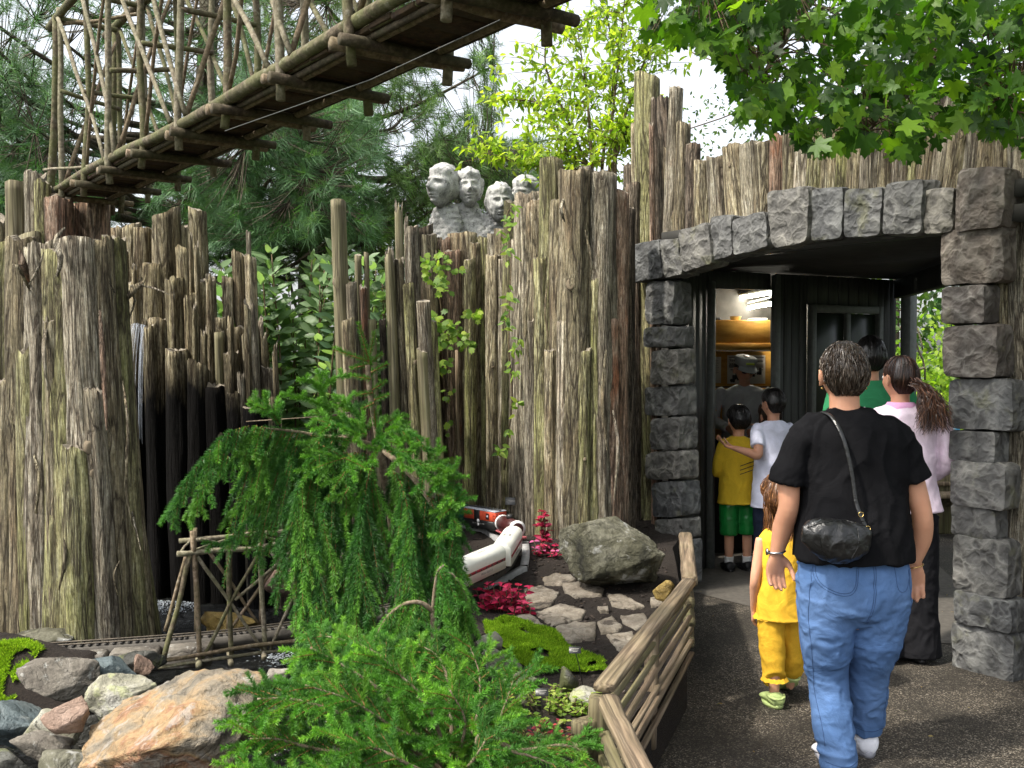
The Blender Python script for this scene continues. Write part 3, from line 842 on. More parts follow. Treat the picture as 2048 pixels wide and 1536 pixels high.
# --- F : logs of the gate front
PG = thing("log_gate_front", "gate front of upright grey-brown logs rising above the stone arch", "palisade", (1.6, 6.2, 2.4))
def pf_log(xt, yt, xb, yb, w, mat, off=-0.12, ground=False, **kw):
    top = PF(xt, yt, off); base = PF(xb, yb, off)
    if ground: base.z = 0.0
    r = w / 2.0 / F * ((top.y + base.y) / 2) * 1.2
    return add_log(PG, "log", base, top, r, r * 0.95, mat, **kw)
for (xt, yt, xb, w, m, kn, jg) in [(1262, 330, 1266, 26, 'bark_dark', 0, .04), (1276, 250, 1282, 24, 'bark', 0, .04), (1293, 154, 1300, 44, 'bark_olive', 2, .02), (1312, 200, 1312, 20, 'bark_dark', 0, .05), (1303, 250, 1309, 10, 'bark_red', 0, .04)]:
    pf_log(xt, yt, xb, 1100, w, m, off=-0.10 if xt != 1303 else .0, ground=True, knots=kn, jag=jg, seg=34)
PGt = [(1326, 196, 1330, 500, 20, 'bark_dark'), (1352, 174, 1338, 500, 24, 'bark_grey'), (1368, 248, 1362, 490, 26, 'bark'), (1386, 290, 1384, 480, 24, 'bark_dark'), (1340, 300, 1350, 500, 26, 'bark'), (1404, 322, 1406, 470, 30, 'bark'), (1432, 316, 1440, 450, 32, 'bark_grey'),
 (1464, 296, 1476, 450, 36, 'bark'), (1497, 290, 1506, 450, 34, 'bark_grey'), (1527, 284, 1530, 430, 34, 'bark'), (1556, 272, 1556, 400, 28, 'bark_red'), (1580, 262, 1580, 400, 28, 'bark'), (1607, 256, 1606, 400, 30, 'bark_grey'), (1636, 240, 1628, 400, 30, 'bark_olive'),
 (1664, 230, 1660, 400, 34, 'bark'), (1692, 168, 1684, 400, 28, 'bark_olive'), (1722, 222, 1712, 400, 36, 'bark'), (1752, 160, 1742, 400, 38, 'bark_grey'), (1786, 190, 1772, 400, 36, 'bark'), (1816, 180, 1800, 400, 36, 'bark_grey'), (1846, 200, 1826, 400, 34, 'bark_olive'), (1872, 190, 1850, 400, 36, 'bark'), (1900, 180, 1876, 400, 40, 'bark_grey'),
 (1932, 196, 1906, 400, 40, 'bark'), (1962, 186, 1940, 400, 38, 'bark_grey'), (1990, 200, 1972, 400, 40, 'bark')]
for n_, (xt, yt, xb, yb, w, m) in enumerate(PGt):
    pf_log(xt, yt, xb, yb, w, m, jag=.03, seg=40, knots=[0, 0, 1, 0, 0, 1, 0, 1, 0][n_ % 9], off=-0.11 + 0.02 * (n_ % 2), rough=1.1)
for (xt, yt, xb, w, m) in [(2012, 210, 2016, 52, 'bark'), (2046, 214, 2050, 58, 'bark_grey'), (2096, 214, 2098, 66, 'bark'), (2160, 210, 2160, 70, 'bark'), (2235, 214, 2235, 80, 'bark_grey'), (2320, 214, 2320, 90, 'bark')]:
    pf_log(xt, yt, xb, 1300, w, m, off=-0.10, ground=True, jag=.03, seg=42, knots=1, rough=1.1)
# narrow logs between the tower and the stone pier, down to the ground
for (xt, yt, xb, w, m) in [(1290, 560, 1296, 24, 'bark_dark'), (1274, 520, 1280, 26, 'bark'), (1306, 520, 1312, 22, 'bark_red')]:
    pf_log(xt, yt, xb, 1100, w, m, off=-0.15, ground=True, jag=.03, seg=28)

# ------------------------------------------------------------------ stone facing of the gate
def cube_sphere(n=13):
    g = np.linspace(-1, 1, n)
    A, B = np.meshgrid(g, g, indexing='ij')
    Vs, Qs, o = [], [], 0
    i = np.arange(n - 1)[:, None] * n; j = np.arange(n - 1)[None, :]
    Q = np.stack([i + j, i + j + 1, i + n + j + 1, i + n + j], -1).reshape(-1, 4)
    one = np.ones_like(A)
    for f, flip in (((A, B, one), 1), ((A, B, -one), 0), ((A, one, B), 0), ((A, -one, B), 1), ((one, A, B), 1), ((-one, A, B), 0)):
        Vs.append(np.stack(f, -1).reshape(-1, 3)); Qs.append((Q[:, ::-1] if flip else Q) + o); o += n * n
    return np.concatenate(Vs), np.concatenate(Qs)
CSV, CSQ = cube_sphere(15)
def facing_stone(parent, quad, seed, off=0.06, thick=0.16, mat='facing', amp=0.011):
    """quad: photo corners tl,tr,br,bl on the facade plane"""
    c = [np.array(PF(x, y, off)) for x, y in quad]
    cen = sum(c) / 4
    u = (CSV[:, 0] + 1) / 2; v = (CSV[:, 1] + 1) / 2; w = CSV[:, 2]
    # rounded outline : pull corners in
    ru = CSV[:, 0]; rv = CSV[:, 1]
    p4 = (np.abs(ru) ** 10 + np.abs(rv) ** 10) ** (1 / 10.0)
    sc = np.where(p4 > 1e-6, np.maximum(np.abs(ru), np.abs(rv)) / np.maximum(p4, 1e-6), 1)
    u = (ru * sc + 1) / 2; v = (rv * sc + 1) / 2
    Pn = (c[3][None] * ((1 - u) * (1 - v))[:, None] + c[2][None] * (u * (1 - v))[:, None] + c[0][None] * ((1 - u) * v)[:, None] + c[1][None] * (u * v)[:, None])
    e = np.maximum(np.abs(CSV[:, 0]), np.abs(CSV[:, 1]))
    shrink = np.clip((w - 0.4) / 0.6, 0, 1) * 0.028 * np.clip((e - .7) / .3, 0, 1)
    Pn = Pn + (cen - Pn) * shrink[:, None]
    n = np.array(FN)
    q = Pn * 9 + seed * 5.1
    rg = fbm(q, seed, 3)
    rr = 1 - np.clip(np.abs(fbm(Pn * 6.5 + seed * 2.3, seed + 4, 3)) * 5, 0, 1)
    front = np.clip((w + 0.2), 0, 1)
    dome = (1 - np.clip(e, 0, 1) ** 4) * 0.007
    disp = front * (amp * rg + amp * 0.75 * rr + dome) 
    Pn = Pn + n[None, :] * (w * thick / 2 - thick / 2)[:, None] + n[None, :] * disp[:, None]
    e_ = np.array(FE)
    Pn = Pn + e_[None] * (0.009 * fbm(Pn * 14 + 3, seed + 8, 2))[:, None] + np.array([0, 0, 1.0])[None] * (0.009 * fbm(Pn * 14 + 9, seed + 9, 2))[:, None]
    o = link("stone", new_mesh("stone", Pn - np.array(parent.location), [CSQ], M[mat], True), parent)
    return o
GA = thing("stone_arch", "arched doorway of rough grey stone blocks with a low curved head and two piers", "stone arch", (1.7, 5.9, 0.0))
g = 1.5
vous = [((1254, 490), (1318, 477), (1326, 556), (1262, 566)), ((1320, 480), (1356, 474), (1365, 549), (1328, 557)), ((1357, 460), (1416, 443), (1424, 527), (1364, 546)),
        ((1419, 433), (1463, 428), (1466, 511), (1424, 523)), ((1464, 440), (1530, 421), (1538, 493), (1467, 513)), ((1532, 382), (1620, 369), (1616, 485), (1543, 497)),
        ((1620, 378), (1687, 372), (1684, 476), (1618, 484)), ((1689, 379), (1766, 371), (1762, 470), (1685, 477)), ((1770, 364), (1848, 355), (1843, 468), (1763, 471)),
        ((1850, 378), (1908, 372), (1904, 466), (1845, 469)), ((1914, 336), (2014, 332), (2006, 455), (1908, 466))]
for k, qd in enumerate(vous):
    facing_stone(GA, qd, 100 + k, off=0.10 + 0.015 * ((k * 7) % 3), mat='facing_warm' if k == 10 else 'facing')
pierL = [(1291, 1349, 560, 649), (1287, 1354, 651, 694), (1301, 1357, 697, 769), (1290, 1359, 771, 831), (1301, 1361, 833, 899), (1292, 1363, 901, 959), (1304, 1366, 961, 1034), (1310, 1368, 1036, 1077), (1318, 1370, 1079, 1172)]
for k, (x0, x1, y0, y1) in enumerate(pierL):
    s_ = -0.02 * (y0 - 720) / 500 
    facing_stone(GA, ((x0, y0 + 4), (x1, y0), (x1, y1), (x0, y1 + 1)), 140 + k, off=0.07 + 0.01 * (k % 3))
pierR = [(1880, 2008, 459, 571), (1883, 1971, 572, 649), (1886, 1996, 650, 755), (1896, 2026, 757, 858), (1897, 1992, 860, 922), (1900, 2012, 920, 1012), (1903, 1992, 1010, 1072), (1904, 2016, 1070, 1182), (1906, 2024, 1182, 1248), (1902, 2028, 1243, 1345)]
for k, (x0, x1, y0, y1) in enumerate(pierR):
    sl = (y0 - 720) * 0.055 ; sl2 = (y1 - 720) * 0.055
    wv = (x1 - x0) / 115.0
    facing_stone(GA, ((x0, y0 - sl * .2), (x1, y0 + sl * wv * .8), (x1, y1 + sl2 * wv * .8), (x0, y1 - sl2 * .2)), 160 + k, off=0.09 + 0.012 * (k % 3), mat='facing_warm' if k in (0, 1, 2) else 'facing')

# ------------------------------------------------------------------ passage behind the arch
PA = thing("passage_building", "dark covered passage with charcoal board walls, booth doorway and window behind the stone arch", "building", (2.0, 7.0, 0.0))
def wall_seg(name, a, b, z0, z1, th, mat, side=1, parent=PA):
    a = Vector((a[0], a[1], 0)); b = Vector((b[0], b[1], 0))
    dv = (b - a); L = dv.length; dv.normalize(); nv = Vector((-dv.y, dv.x, 0)) * side
    m_ = MB()
    V, T = bevel_box(L, th, z1 - z0, min(0.004, th * 0.2))
    R = np.array([[dv.x, nv.x, 0], [dv.y, nv.y, 0], [0, 0, 1]])
    if np.linalg.det(R) < 0: T = T[:, ::-1]
    V = V @ R.T + np.array((a + dv * L / 2 + nv * th / 2 + Vector((0, 0, (z0 + z1) / 2)))) - np.array(parent.location)
    m_.add(V, T)
    return m_.build(name, mat, parent)
A_, B_, C_, D_ = (1.18, 6.90), (1.46, 7.40), (1.99, 7.665), (3.20, 8.30)
def lerp2(p, q, t): return (p[0] + (q[0] - p[0]) * t, p[1] + (q[1] - p[1]) * t)
def boards_run(a, b, z0, z1, n, th=0.022, off=0.0):
    for k in range(n):
        p, q = lerp2(a, b, (k + .02) / n), lerp2(a, b, (k + .98) / n)
        wall_seg("board", p, q, z0, z1, th + (0.004 if k % 2 else 0.0), M['boards'], 1)
# side 1 = away from the camera for left-to-right runs
boards_run(A_, B_, 0.0, 2.215, 4)
wall_seg("wall", A_, B_, 0.0, 2.2, 0.10, M['boards'], 1).location.y += 0.03
wall_seg("door_post", lerp2(A_, B_, .93), lerp2(A_, B_, 1.03), 0.0, 2.13, 0.05, M['trim'], -1)
wall_seg("door_header", B_, C_, 2.09, 2.215, 0.10, M['boards'], 1)
wall_seg("door_post", C_, lerp2(C_, D_, .035), 0.0, 2.2, 0.06, M['trim'], -1)
w0, w1 = lerp2(C_, D_, .2735), lerp2(C_, D_, .8457)
boards_run(lerp2(C_, D_, .04), w0, 0.0, 2.215, 4)
boards_run(w1, D_, 0.0, 2.215, 3)
boards_run(w0, w1, 1.985, 2.215, 7)
boards_run(w0, w1, 0.0, 0.93, 7)
WN = wall_seg("window", lerp2(w0, w1, 0), lerp2(w0, w1, .06), 0.93, 1.985, 0.06, M['trim'], -1)
def wsub(nm, a, b, z0, z1, th, mat, side=-1):
    o = wall_seg(nm, a, b, z0, z1, th, mat, side); o.parent = WN; return o
wsub("frame", lerp2(w0, w1, .94), w1, .93, 1.985, .06, M['trim'])
wsub("frame", lerp2(w0, w1, .061), lerp2(w0, w1, .939), 1.925, 1.985, .058, M['trim'])
wsub("frame", lerp2(w0, w1, .061), lerp2(w0, w1, .939), .93, .99, .058, M['trim'])
wsub("mullion", lerp2(w0, w1, .49), lerp2(w0, w1, .55), .991, 1.924, .045, M['trim'])
t_ = NT("dark window glass"); t_.b.inputs["Specular IOR Level"].default_value = .6
t_.b.inputs["Specular IOR Level"].default_value = .35
M['glass'] = t_.done((.010, .014, .009), None, 0.28)
wsub("pane", lerp2(w0, w1, .061), lerp2(w0, w1, .489), .991, 1.924, .012, M['glass'])
wsub("pane", lerp2(w0, w1, .551), lerp2(w0, w1, .939), .991, 1.924, .012, M['glass'])
# end post, header beams, ceiling, roof
wall_seg("corner_post", (3.21, 8.24), (3.29, 8.30), 0.0, 2.12, 0.09, M['trim'], -1)
wall_seg("beam", (3.24, 8.27), (3.03, 6.9), 2.06, 2.215, 0.07, M['boards'], -1)
wall_seg("beam", (3.03, 6.9), (2.78, 5.2), 2.06, 2.215, 0.07, M['boards'], -1)
cm = MB()
poly = [(1.02, 6.82), (2.45, 4.78), (2.95, 4.9), (3.1, 6.9), (3.35, 8.35), (2.0, 7.9), (1.40, 7.55)]
for zz, mname, nm in ((2.22, 'ceil', "ceiling"), (2.34, 'ceil', "roof")):
    cm = MB()
    k = len(poly)
    V = [(x - PA.location.x, y - PA.location.y, zz) for x, y in poly] + [(x - PA.location.x, y - PA.location.y, zz + .08) for x, y in poly]
    cm.add(V, T=[[0, a + 1, a] for a in range(1, k - 1)] + [[k, k + a, k + a + 1] for a in range(1, k - 1)], Q=[[a, (a + 1) % k, k + (a + 1) % k, k + a] for a in range(k)])
    cm.build(nm, M[mname], PA)
# wall above the ceiling inside the gate, fills between arch head and ceiling
wall_seg("fascia", tuple((FO + FE * (-0.15) - FN * .10)[:2]), tuple((FO + FE * 2.45 - FN * .10)[:2]), 2.215, 2.62, 0.05, M['boards'], 1)

# --- booth
BO = thing("ticket_booth", "lit booth interior with ochre wall cabinets seen through the doorway", "booth", (2.0, 9.0, 0.0))
bw = [(1.30, 7.52), (2.06, 7.76), (3.0, 9.75), (1.2, 9.75)]
wall_seg("wall", (1.25, 7.60), (1.25, 9.7), 0, 2.5, .05, M['ceil'], 1, BO)
wall_seg("wall", (1.2, 9.75), (3.1, 9.75), 0, 2.5, .05, M['ceil'], 1, BO)
wall_seg("wall", (2.75, 8.25), (2.75, 9.74), 0, 2.5, .05, M['ceil'], -1, BO)
M['booth_ceiling'] = simple("booth ceiling panel", (.16, .14, .11), .8, 20, .2)
m_ = MB(); m_.box((2.0 - 2.0, 8.75 - 9.0, 2.42), (1.6, 1.95, .04)); m_.build("ceiling", M['booth_ceiling'], BO)
m_ = MB(); m_.box((0, -.2, .01), (1.6, 1.7, .02)); m_.build("floor_board", M['ceil'], BO)
def bbox(nm, x0, x1, y0, y1, z0, z1, mat, parent=BO, bev=.006):
    V, T = bevel_box(x1 - x0, y1 - y0, z1 - z0, bev)
    V = V + np.array([(x0 + x1) / 2, (y0 + y1) / 2, (z0 + z1) / 2]) - (np.array(parent.location) if parent is not None else 0)
    mm = MB(); mm.add(V, T); return mm.build(nm, mat, parent)
bbox("wall_cabinet", 1.70, 2.36, 9.10, 9.60, 1.665, 1.915, M['ochre'])
bbox("cabinet_lip", 1.70, 2.362, 9.08, 9.105, 1.640, 1.705, M['ochre'])
bbox("back_panel", 1.70, 2.46, 9.46, 9.50, 1.30, 1.632, M['ochre'])
bbox("lower_panel", 1.70, 2.46, 9.44, 9.50, 0.80, 1.285, M['ochre'])
CT_ = bbox("counter", 1.40, 2.14, 7.98, 8.30, 0.0, 0.80, M['ceil'])
TB = thing("tube_lamp", "pair of lit white fluorescent tubes under the booth ceiling", "light", (2.1, 9.3, 2.1))
for (a, b) in (((1415, 606), (1545, 585)), ((1415, 631), (1545, 607))):
    z = 2.16 if a[1] == 606 else 2.06
    p, q = PZ(a[0], a[1], z), PZ(b[0], b[1], z)
    m_ = MB(); m_.tube([p, q], .016, 10); rel(m_.build("tube", M['tube'], None, True), TB)
    m_ = MB(); m_.tube([p + Vector((0.0, 0, .035)), q + Vector((0.0, 0, .035))], .03, 4); rel(m_.build("housing", M['trim'], None), TB)

# notices in the booth
def text_mesh(body, size, mat, name="lettering", bold=False, extrude=0.0004):
    cu = bpy.data.curves.new(name, 'FONT')
    cu.body = body; cu.size = size; cu.extrude = extrude
    if bold: cu.offset = size * 0.02
    cu.resolution_u = 2
    o = bpy.data.objects.new(name, cu); C.objects.link(o)
    bpy.context.view_layer.update()
    me = bpy.data.meshes.new_from_object(o.evaluated_get(bpy.context.evaluated_depsgraph_get()))
    bpy.data.objects.remove(o)
    me.materials.clear(); me.materials.append(mat)
    return me
NP = P(1493, 739, 9.44)
pw = 76 / F * 9.44; ph = 57 / F * 9.44
NO = tag(bbox("notice", NP.x - pw / 2, NP.x + pw / 2, 9.449, 9.454, NP.z - ph / 2, NP.z + ph / 2, M['paper'], None, .0005), "printed notice with a heading and a dark picture taped to the ochre panel", "notice")
def on_notice(me, x, z, s=1.0, par=None):
    o = link("lettering", me, par); o.rotation_euler = (math.pi / 2, 0, 0); o.location = (x, 9.446, z); return o
x0n = NP.x - pw / 2
on_notice(text_mesh("Size to Fit Any\nInterest or Space", .036, M['ink'], bold=True), x0n + .018, NP.z + ph / 2 - .058, par=NO)
for (bx0, bx1, bz0, bz1, mt) in [(.015, .345, -.016, -.022, 'ink'), (.20, .34, -.045, -.065, 'ink_grey'), (.03, .34, -.135, -.141, 'ink'), (.015, .17, -.09, -.118, 'ink_grey'), (.19, .34, -.085, -.118, 'ink_grey')]:
    o = bbox("printed_block", x0n + bx0, x0n + bx1, 9.4462, 9.4487, NP.z + ph / 2 + bz1, NP.z + ph / 2 + bz0, M[mt], None, .0002); o.parent = NO
eng = MB()
for k in range(14):
    eng.box((x0n + .04 + .021 * k, 9.4474, NP.z - ph / 2 + .03 + .006 * k + .012 * (k % 3)), (.024, .002, .03 + .02 * ((k * 5) % 3)), rotm(y=.4 * ((k % 3) - 1)))
eng.build("picture", M['ink'], NO)
LP = P(1432, 740, 9.44)
NO2 = tag(bbox("notice", LP.x - .065, LP.x + .05, 9.449, 9.454, LP.z - .125, LP.z + .125, M['paper'], None, .0005), "plain white sheet with small grey lines taped at the left edge of the ochre panel", "notice")
for k in range(6):
    o = bbox("printed_line", LP.x - .05, LP.x + .02 + .01 * (k % 2), 9.4462, 9.4487, LP.z + .085 - .022 * k, LP.z + .09 - .022 * k, M['ink_grey'], None, .0002); o.parent = NO2
# tub and box on the cabinet
c = P(1471, 641, 9.2)
m_ = MB(); m_.tube([(c.x, 9.2, 1.916), (c.x, 9.2, 1.95), (c.x, 9.2, 1.952)], [.042, .052, .055], 16)
tag(m_.build("tub", simple("translucent cream tub", (.55, .5, .3), .4), None, True), "round cream plastic tub on top of the ochre cabinet", "tub")
c = P(1432, 640, 9.2)
tag(bbox("box", c.x - .05, c.x + .035, 9.15, 9.25, 1.916, 1.945, M['ink'], None), "small black box at the left end on top of the ochre cabinet", "box")
c = P(1515, 637, 9.2)
tag(bbox("paper_pile", c.x - .07, c.x + .08, 9.15, 9.3, 1.916, 1.935, M['paper'], None), "low pile of papers at the right end on top of the ochre cabinet", "papers")

# ------------------------------------------------------------------ waterfall
WFA = thing("waterfall", "thin waterfall streaks dropping into the dark recess right of the cedar stump", "waterfall", (-2.2, 6.2, .1))
rw = np.random.default_rng(77)
t_ = NT("falling water"); t_.b.inputs["Base Color"].default_value = (.42, .46, .52, 1); t_.b.inputs["Roughness"].default_value = .2; t_.b.inputs["Alpha"].default_value = .40
M['fall'] = t_.m
mw = MB()
for k in range(26):
    x = rw.uniform(254, 292); d0 = 6.12 - rw.uniform(0, .05); L = rw.choice([60, 90, 130, 240, 420]) * rw.uniform(.6, 1.1)
    a = np.array(P(x, 646 + abs(x - 272) * .25, d0)); b = np.array(P(x + (x - 262) * .25, 646 + L, d0 - .10))
    q_ = np.linspace(0, 1, 10)[:, None]; c = a * (1 - q_) + b * q_; c[:, 1] -= .10 * np.sin(q_[:, 0] * 1.5); c[:, 2] += .04 * (1 - q_[:, 0]) * np.sin(q_[:, 0] * 3)
    mw.tube(c - np.array(WFA.location), np.linspace(.0024, .0006, 10) * rw.uniform(.4, 1.2), 5)
mw.build("water_strands", M['fall'], WFA, True)["kind"] = 'stuff'
ms = MB()
for k in range(600):
    a = rw.uniform(0, 6.28); rr = .22 * rw.random() ** .7; p = PZ(322, 1215, .12); s_ = rw.uniform(.0015, .005)
    ms.add(np.array([[-1, 0, 0], [1, 0, 0], [0, -1, 0], [0, 1, 0], [0, 0, 1], [0, 0, -1.]]) * s_ + (p.x + math.cos(a) * rr - WFA.location.x, p.y + math.sin(a) * rr * .8 - WFA.location.y, .015 + rw.random() * .05 * (1 - rr / .22)), T=[[0, 2, 4], [2, 1, 4], [1, 3, 4], [3, 0, 4], [2, 0, 5], [1, 2, 5], [3, 1, 5], [0, 3, 5]])
for k in range(330):
    p = PZ(570 + rw.normal() * 26, 1312 + rw.normal() * 8, .12); s_ = rw.uniform(.0012, .004)
    ms.add(np.array([[-1, 0, 0], [1, 0, 0], [0, -1, 0], [0, 1, 0], [0, 0, .5], [0, 0, -.5]]) * s_ * [2, 1, 1] + (p.x - WFA.location.x, p.y - WFA.location.y, .012), T=[[0, 2, 4], [2, 1, 4], [1, 3, 4], [3, 0, 4], [2, 0, 5], [1, 2, 5], [3, 1, 5], [0, 3, 5]])
ms.build("foam", M['foam'], WFA)["kind"] = 'stuff'
# ------------------------------------------------------------------ poles
def pole(parent, name, a, b, r, mat, bend=0.012, seg=10, n=9, rough=0.22, r2=None):
    a, b = Vector(a), Vector(b)
    L = (b - a).length
    k = random.randint(0, 9999)
    t = np.linspace(0, 1, n)
    pts = np.array(a)[None] * (1 - t[:, None]) + np.array(b)[None] * t[:, None]
    off = np.stack([vnoise(np.stack([t * 2.2 * max(1, L) + k, t * 0, t * 0 + c], -1), k) for c in range(3)], -1)
    pts = pts + off * bend * min(1.0, L) * np.sin(t * math.pi)[:, None] ** 0.6
    org = np.array(a)
    rr = np.linspace(r, r2 if r2 else r * 0.9, n)
    m_ = MB(); m_.tube(pts - org, rr, seg, rough=rough, seed=k)
    o = m_.build(name, M[mat], None, smooth=True)
    o.location = a
    if parent is not None: rel(o, parent)
    return o
# ------------------------------------------------------------------ overhead twig bridge
OB = thing("trestle_bridge", "large overhead bridge of mossy branch poles, its rotten dark deck seen from below", "bridge", (-2.3, 5.2, 2.36))
U2 = np.array([0.609, -0.793]); N2 = np.array([0.793, 0.609]); N0 = np.array([-2.33, 5.13]); BW = 0.28
def ob(t, s, z):
    p = N0 + U2 * t + N2 * (BW * s)
    return (p[0], p[1], z)
TT = [0.06, 0.50, 0.93, 1.37, 1.81, 2.25, 2.69, 3.13, 3.57, 4.01]
ZD = 2.405
for s in (0, 1):
    pts = [ob(t, s, ZD + 0.02 + 0.012 * math.sin(t * 2.3 + s)) for t in np.linspace(-0.08, 4.4, 9)]
    for k in range(0, 8, 4):
        m_ = MB(); c = catmull(pts[k:k + 5], 26); m_.tube(c - np.array(OB.location), np.linspace(.021, .019, 26), 12, rough=.22, seed=k + s)
        m_.build("bottom_chord", M['pole'], OB, True)
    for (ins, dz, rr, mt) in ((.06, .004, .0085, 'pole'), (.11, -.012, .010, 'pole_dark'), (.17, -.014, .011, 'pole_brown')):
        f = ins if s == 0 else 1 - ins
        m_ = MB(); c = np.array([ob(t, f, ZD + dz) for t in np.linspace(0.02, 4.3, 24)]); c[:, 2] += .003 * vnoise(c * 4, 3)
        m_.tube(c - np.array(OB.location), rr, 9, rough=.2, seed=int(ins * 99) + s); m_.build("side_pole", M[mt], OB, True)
    # top chord with a rising end
    pts = [ob(t, s, 3.29 + 0.015 * math.sin(t * 3 + s)) for t in np.linspace(-0.14, 4.3, 10)]
    m_ = MB(); c = catmull(pts, 44); m_.tube(c - np.array(OB.location), .021, 10, rough=.22, seed=7 + s); m_.build("top_chord", M['pole'], OB, True)
# board deck (joints between boards) and side board
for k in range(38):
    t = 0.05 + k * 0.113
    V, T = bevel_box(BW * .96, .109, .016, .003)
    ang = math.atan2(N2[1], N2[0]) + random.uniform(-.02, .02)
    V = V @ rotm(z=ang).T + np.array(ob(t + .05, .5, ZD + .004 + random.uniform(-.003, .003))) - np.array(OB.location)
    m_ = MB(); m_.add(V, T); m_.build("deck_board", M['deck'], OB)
for k, t in enumerate(TT):
    for dt in ((0, .045) if k else (0,)):
        a, b = ob(t + dt, -.16 - .06 * random.random(), ZD - .028 + random.uniform(-.004, .004)), ob(t + dt + random.uniform(-.03, .03), 1.18 + .14 * random.random(), ZD - .028)
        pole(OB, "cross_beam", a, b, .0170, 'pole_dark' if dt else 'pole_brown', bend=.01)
    for s in (0, 1):
        pole(OB, "post", ob(t + .02, s + (.03 if s else -.03), ZD - .085), ob(t + .02 + random.uniform(-.02, .02), s, 3.33), .0145, 'pole' if (k + s) % 2 else 'pole_pale', bend=.02, n=12)
    pole(OB, "tie_pole", ob(t + .03, -.02, 2.86 + random.uniform(-.05, .05)), ob(t + .03, 1.02, 2.86 + random.uniform(-.05, .05)), .0115, 'pole')
    pole(OB, "tie_pole", ob(t + .02, -.05, 3.27), ob(t + .02, 1.05, 3.27), .015, 'pole')
for k in range(len(TT) - 1):
    for s in (0, 1):
        o_ = (.045 if s else -.045)
        pole(OB, "diagonal", ob(TT[k] + .03, s + o_, 3.27), ob(TT[k + 1] + .1 + (.28 if k % 2 == 0 else 0), s + o_, ZD + .03), .0100, 'pole_pale' if s == 0 else 'pole', bend=.02)
        if k % 2 == (s == 0): pole(OB, "diagonal", ob(TT[k] + .02, s - o_ * .6, ZD + .04), ob(TT[k + 1], s - o_ * .6, 3.25), .0080, 'pole_brown', bend=.02)
    if k % 2 == 0:
        pole(OB, "brace", ob(TT[k], 0.02, 3.25), ob(TT[k + 1], .98, 3.24), .010, 'pole_brown')
        pole(OB, "brace", ob(TT[k] + .04, 0.05, 2.45), ob(TT[k] + .04, .95, 3.2), .010, 'pole_brown')
pole(OB, "end_leg", ob(-.10, -.05, 2.33), ob(.02, -.02, 3.30), .020, 'pole')
pole(OB, "end_leg", ob(-.10, 1.05, 2.33), ob(.02, 1.02, 3.30), .018, 'pole')
pole(OB, "stray_twig", P(88, 340, 5.1), P(245, 318, 4.4), .007, 'pole_pale')
wire = MB(); wire.tube([P(450, 262, 3.2), P(740, 160, 2.6), P(1000, 40, 2.2)], .0015, 5)
rel(wire.build("wire", M['trim'], None), OB)

# ------------------------------------------------------------------ small twig bridge over the stream
SB = thing("footbridge", "small truss bridge of thin brown twigs carrying the model track over the stream", "model bridge", (-1.2, 4.4, 0.25))
def sb(px, py, side):            # side 0 near truss, 1 far truss
    dn = 4.17 + (px - 330) / 310.0 * 0.36
    return P(px, py, dn + side * 0.26)
def spole(nm, a, b, r, mt, s=0, s2=None):
    return pole(SB, nm, sb(a[0], a[1], s), sb(b[0], b[1], s if s2 is None else s2), r, mt, bend=.012, seg=9)
spole("top_chord", (354, 1108), (520, 1096), .012, 'pole_pale'); spole("top_chord", (515, 1094), (690, 1072), .011, 'pole_pale')
spole("top_chord", (358, 1082), (690, 1056), .011, 'pole_pale', 1); spole("top_chord", (490, 1068), (700, 1052), .009, 'pole_brown', 1)
spole("bottom_chord", (316, 1336), (690, 1284), .008, 'pole_pale'); spole("bottom_chord", (318, 1322), (690, 1266), .010, 'pole_brown')
spole("bottom_chord", (330, 1290), (690, 1240), .009, 'pole_brown', 1)
for k, (xt, yt, xb, yb) in enumerate([(385, 1062, 400, 1322), (456, 1080, 464, 1318), (522, 1072, 530, 1306), (590, 1090, 598, 1298), (650, 1060, 656, 1288)]):
    spole("post", (xt, yt), (xb, yb), .0115, ['pole_brown', 'pole', 'pole_pale', 'pole_brown', 'pole'][k])
    spole("post", (xt + 5, yt - 4 if k else 1056), (xb - 8, yb - 60), .0095, 'pole_brown', 1)
    pole(SB, "cross_beam", sb(xb - 2, yb + 10, -.22), sb(xb - 8, yb - 46, 1.1), .013, 'pole_pale')
spole("end_leg", (380, 1108), (326, 1326), .0115, 'pole'); spole("end_leg", (374, 1104), (330, 1262), .009, 'pole_brown', 1)
for a, b, s in [((394, 1112), (526, 1300), 0), ((520, 1100), (404, 1318), 0), ((590, 1096), (470, 1200), 1), ((540, 1100), (640, 1262), 0), ((622, 1110), (540, 1300), 0), ((410, 1092), (520, 1250), 1), ((560, 1120), (440, 1290), 1), ((590, 1100), (655, 1240), 1), ((690, 1100), (600, 1290), 0)]:
    spole("diagonal", a, b, .0082, random.choice(['pole_pale', 'pole_brown', 'pole']), s)
for a, b in [((390, 1100), (500, 1066)), ((400, 1078), (515, 1100)), ((520, 1094), (640, 1058)), ((515, 1070), (600, 1088)), ((360, 1108), (380, 1080))]:
    pole(SB, "top_brace", sb(a[0], a[1], 0.05), sb(b[0], b[1], 0.9), .0062, 'pole_pale')

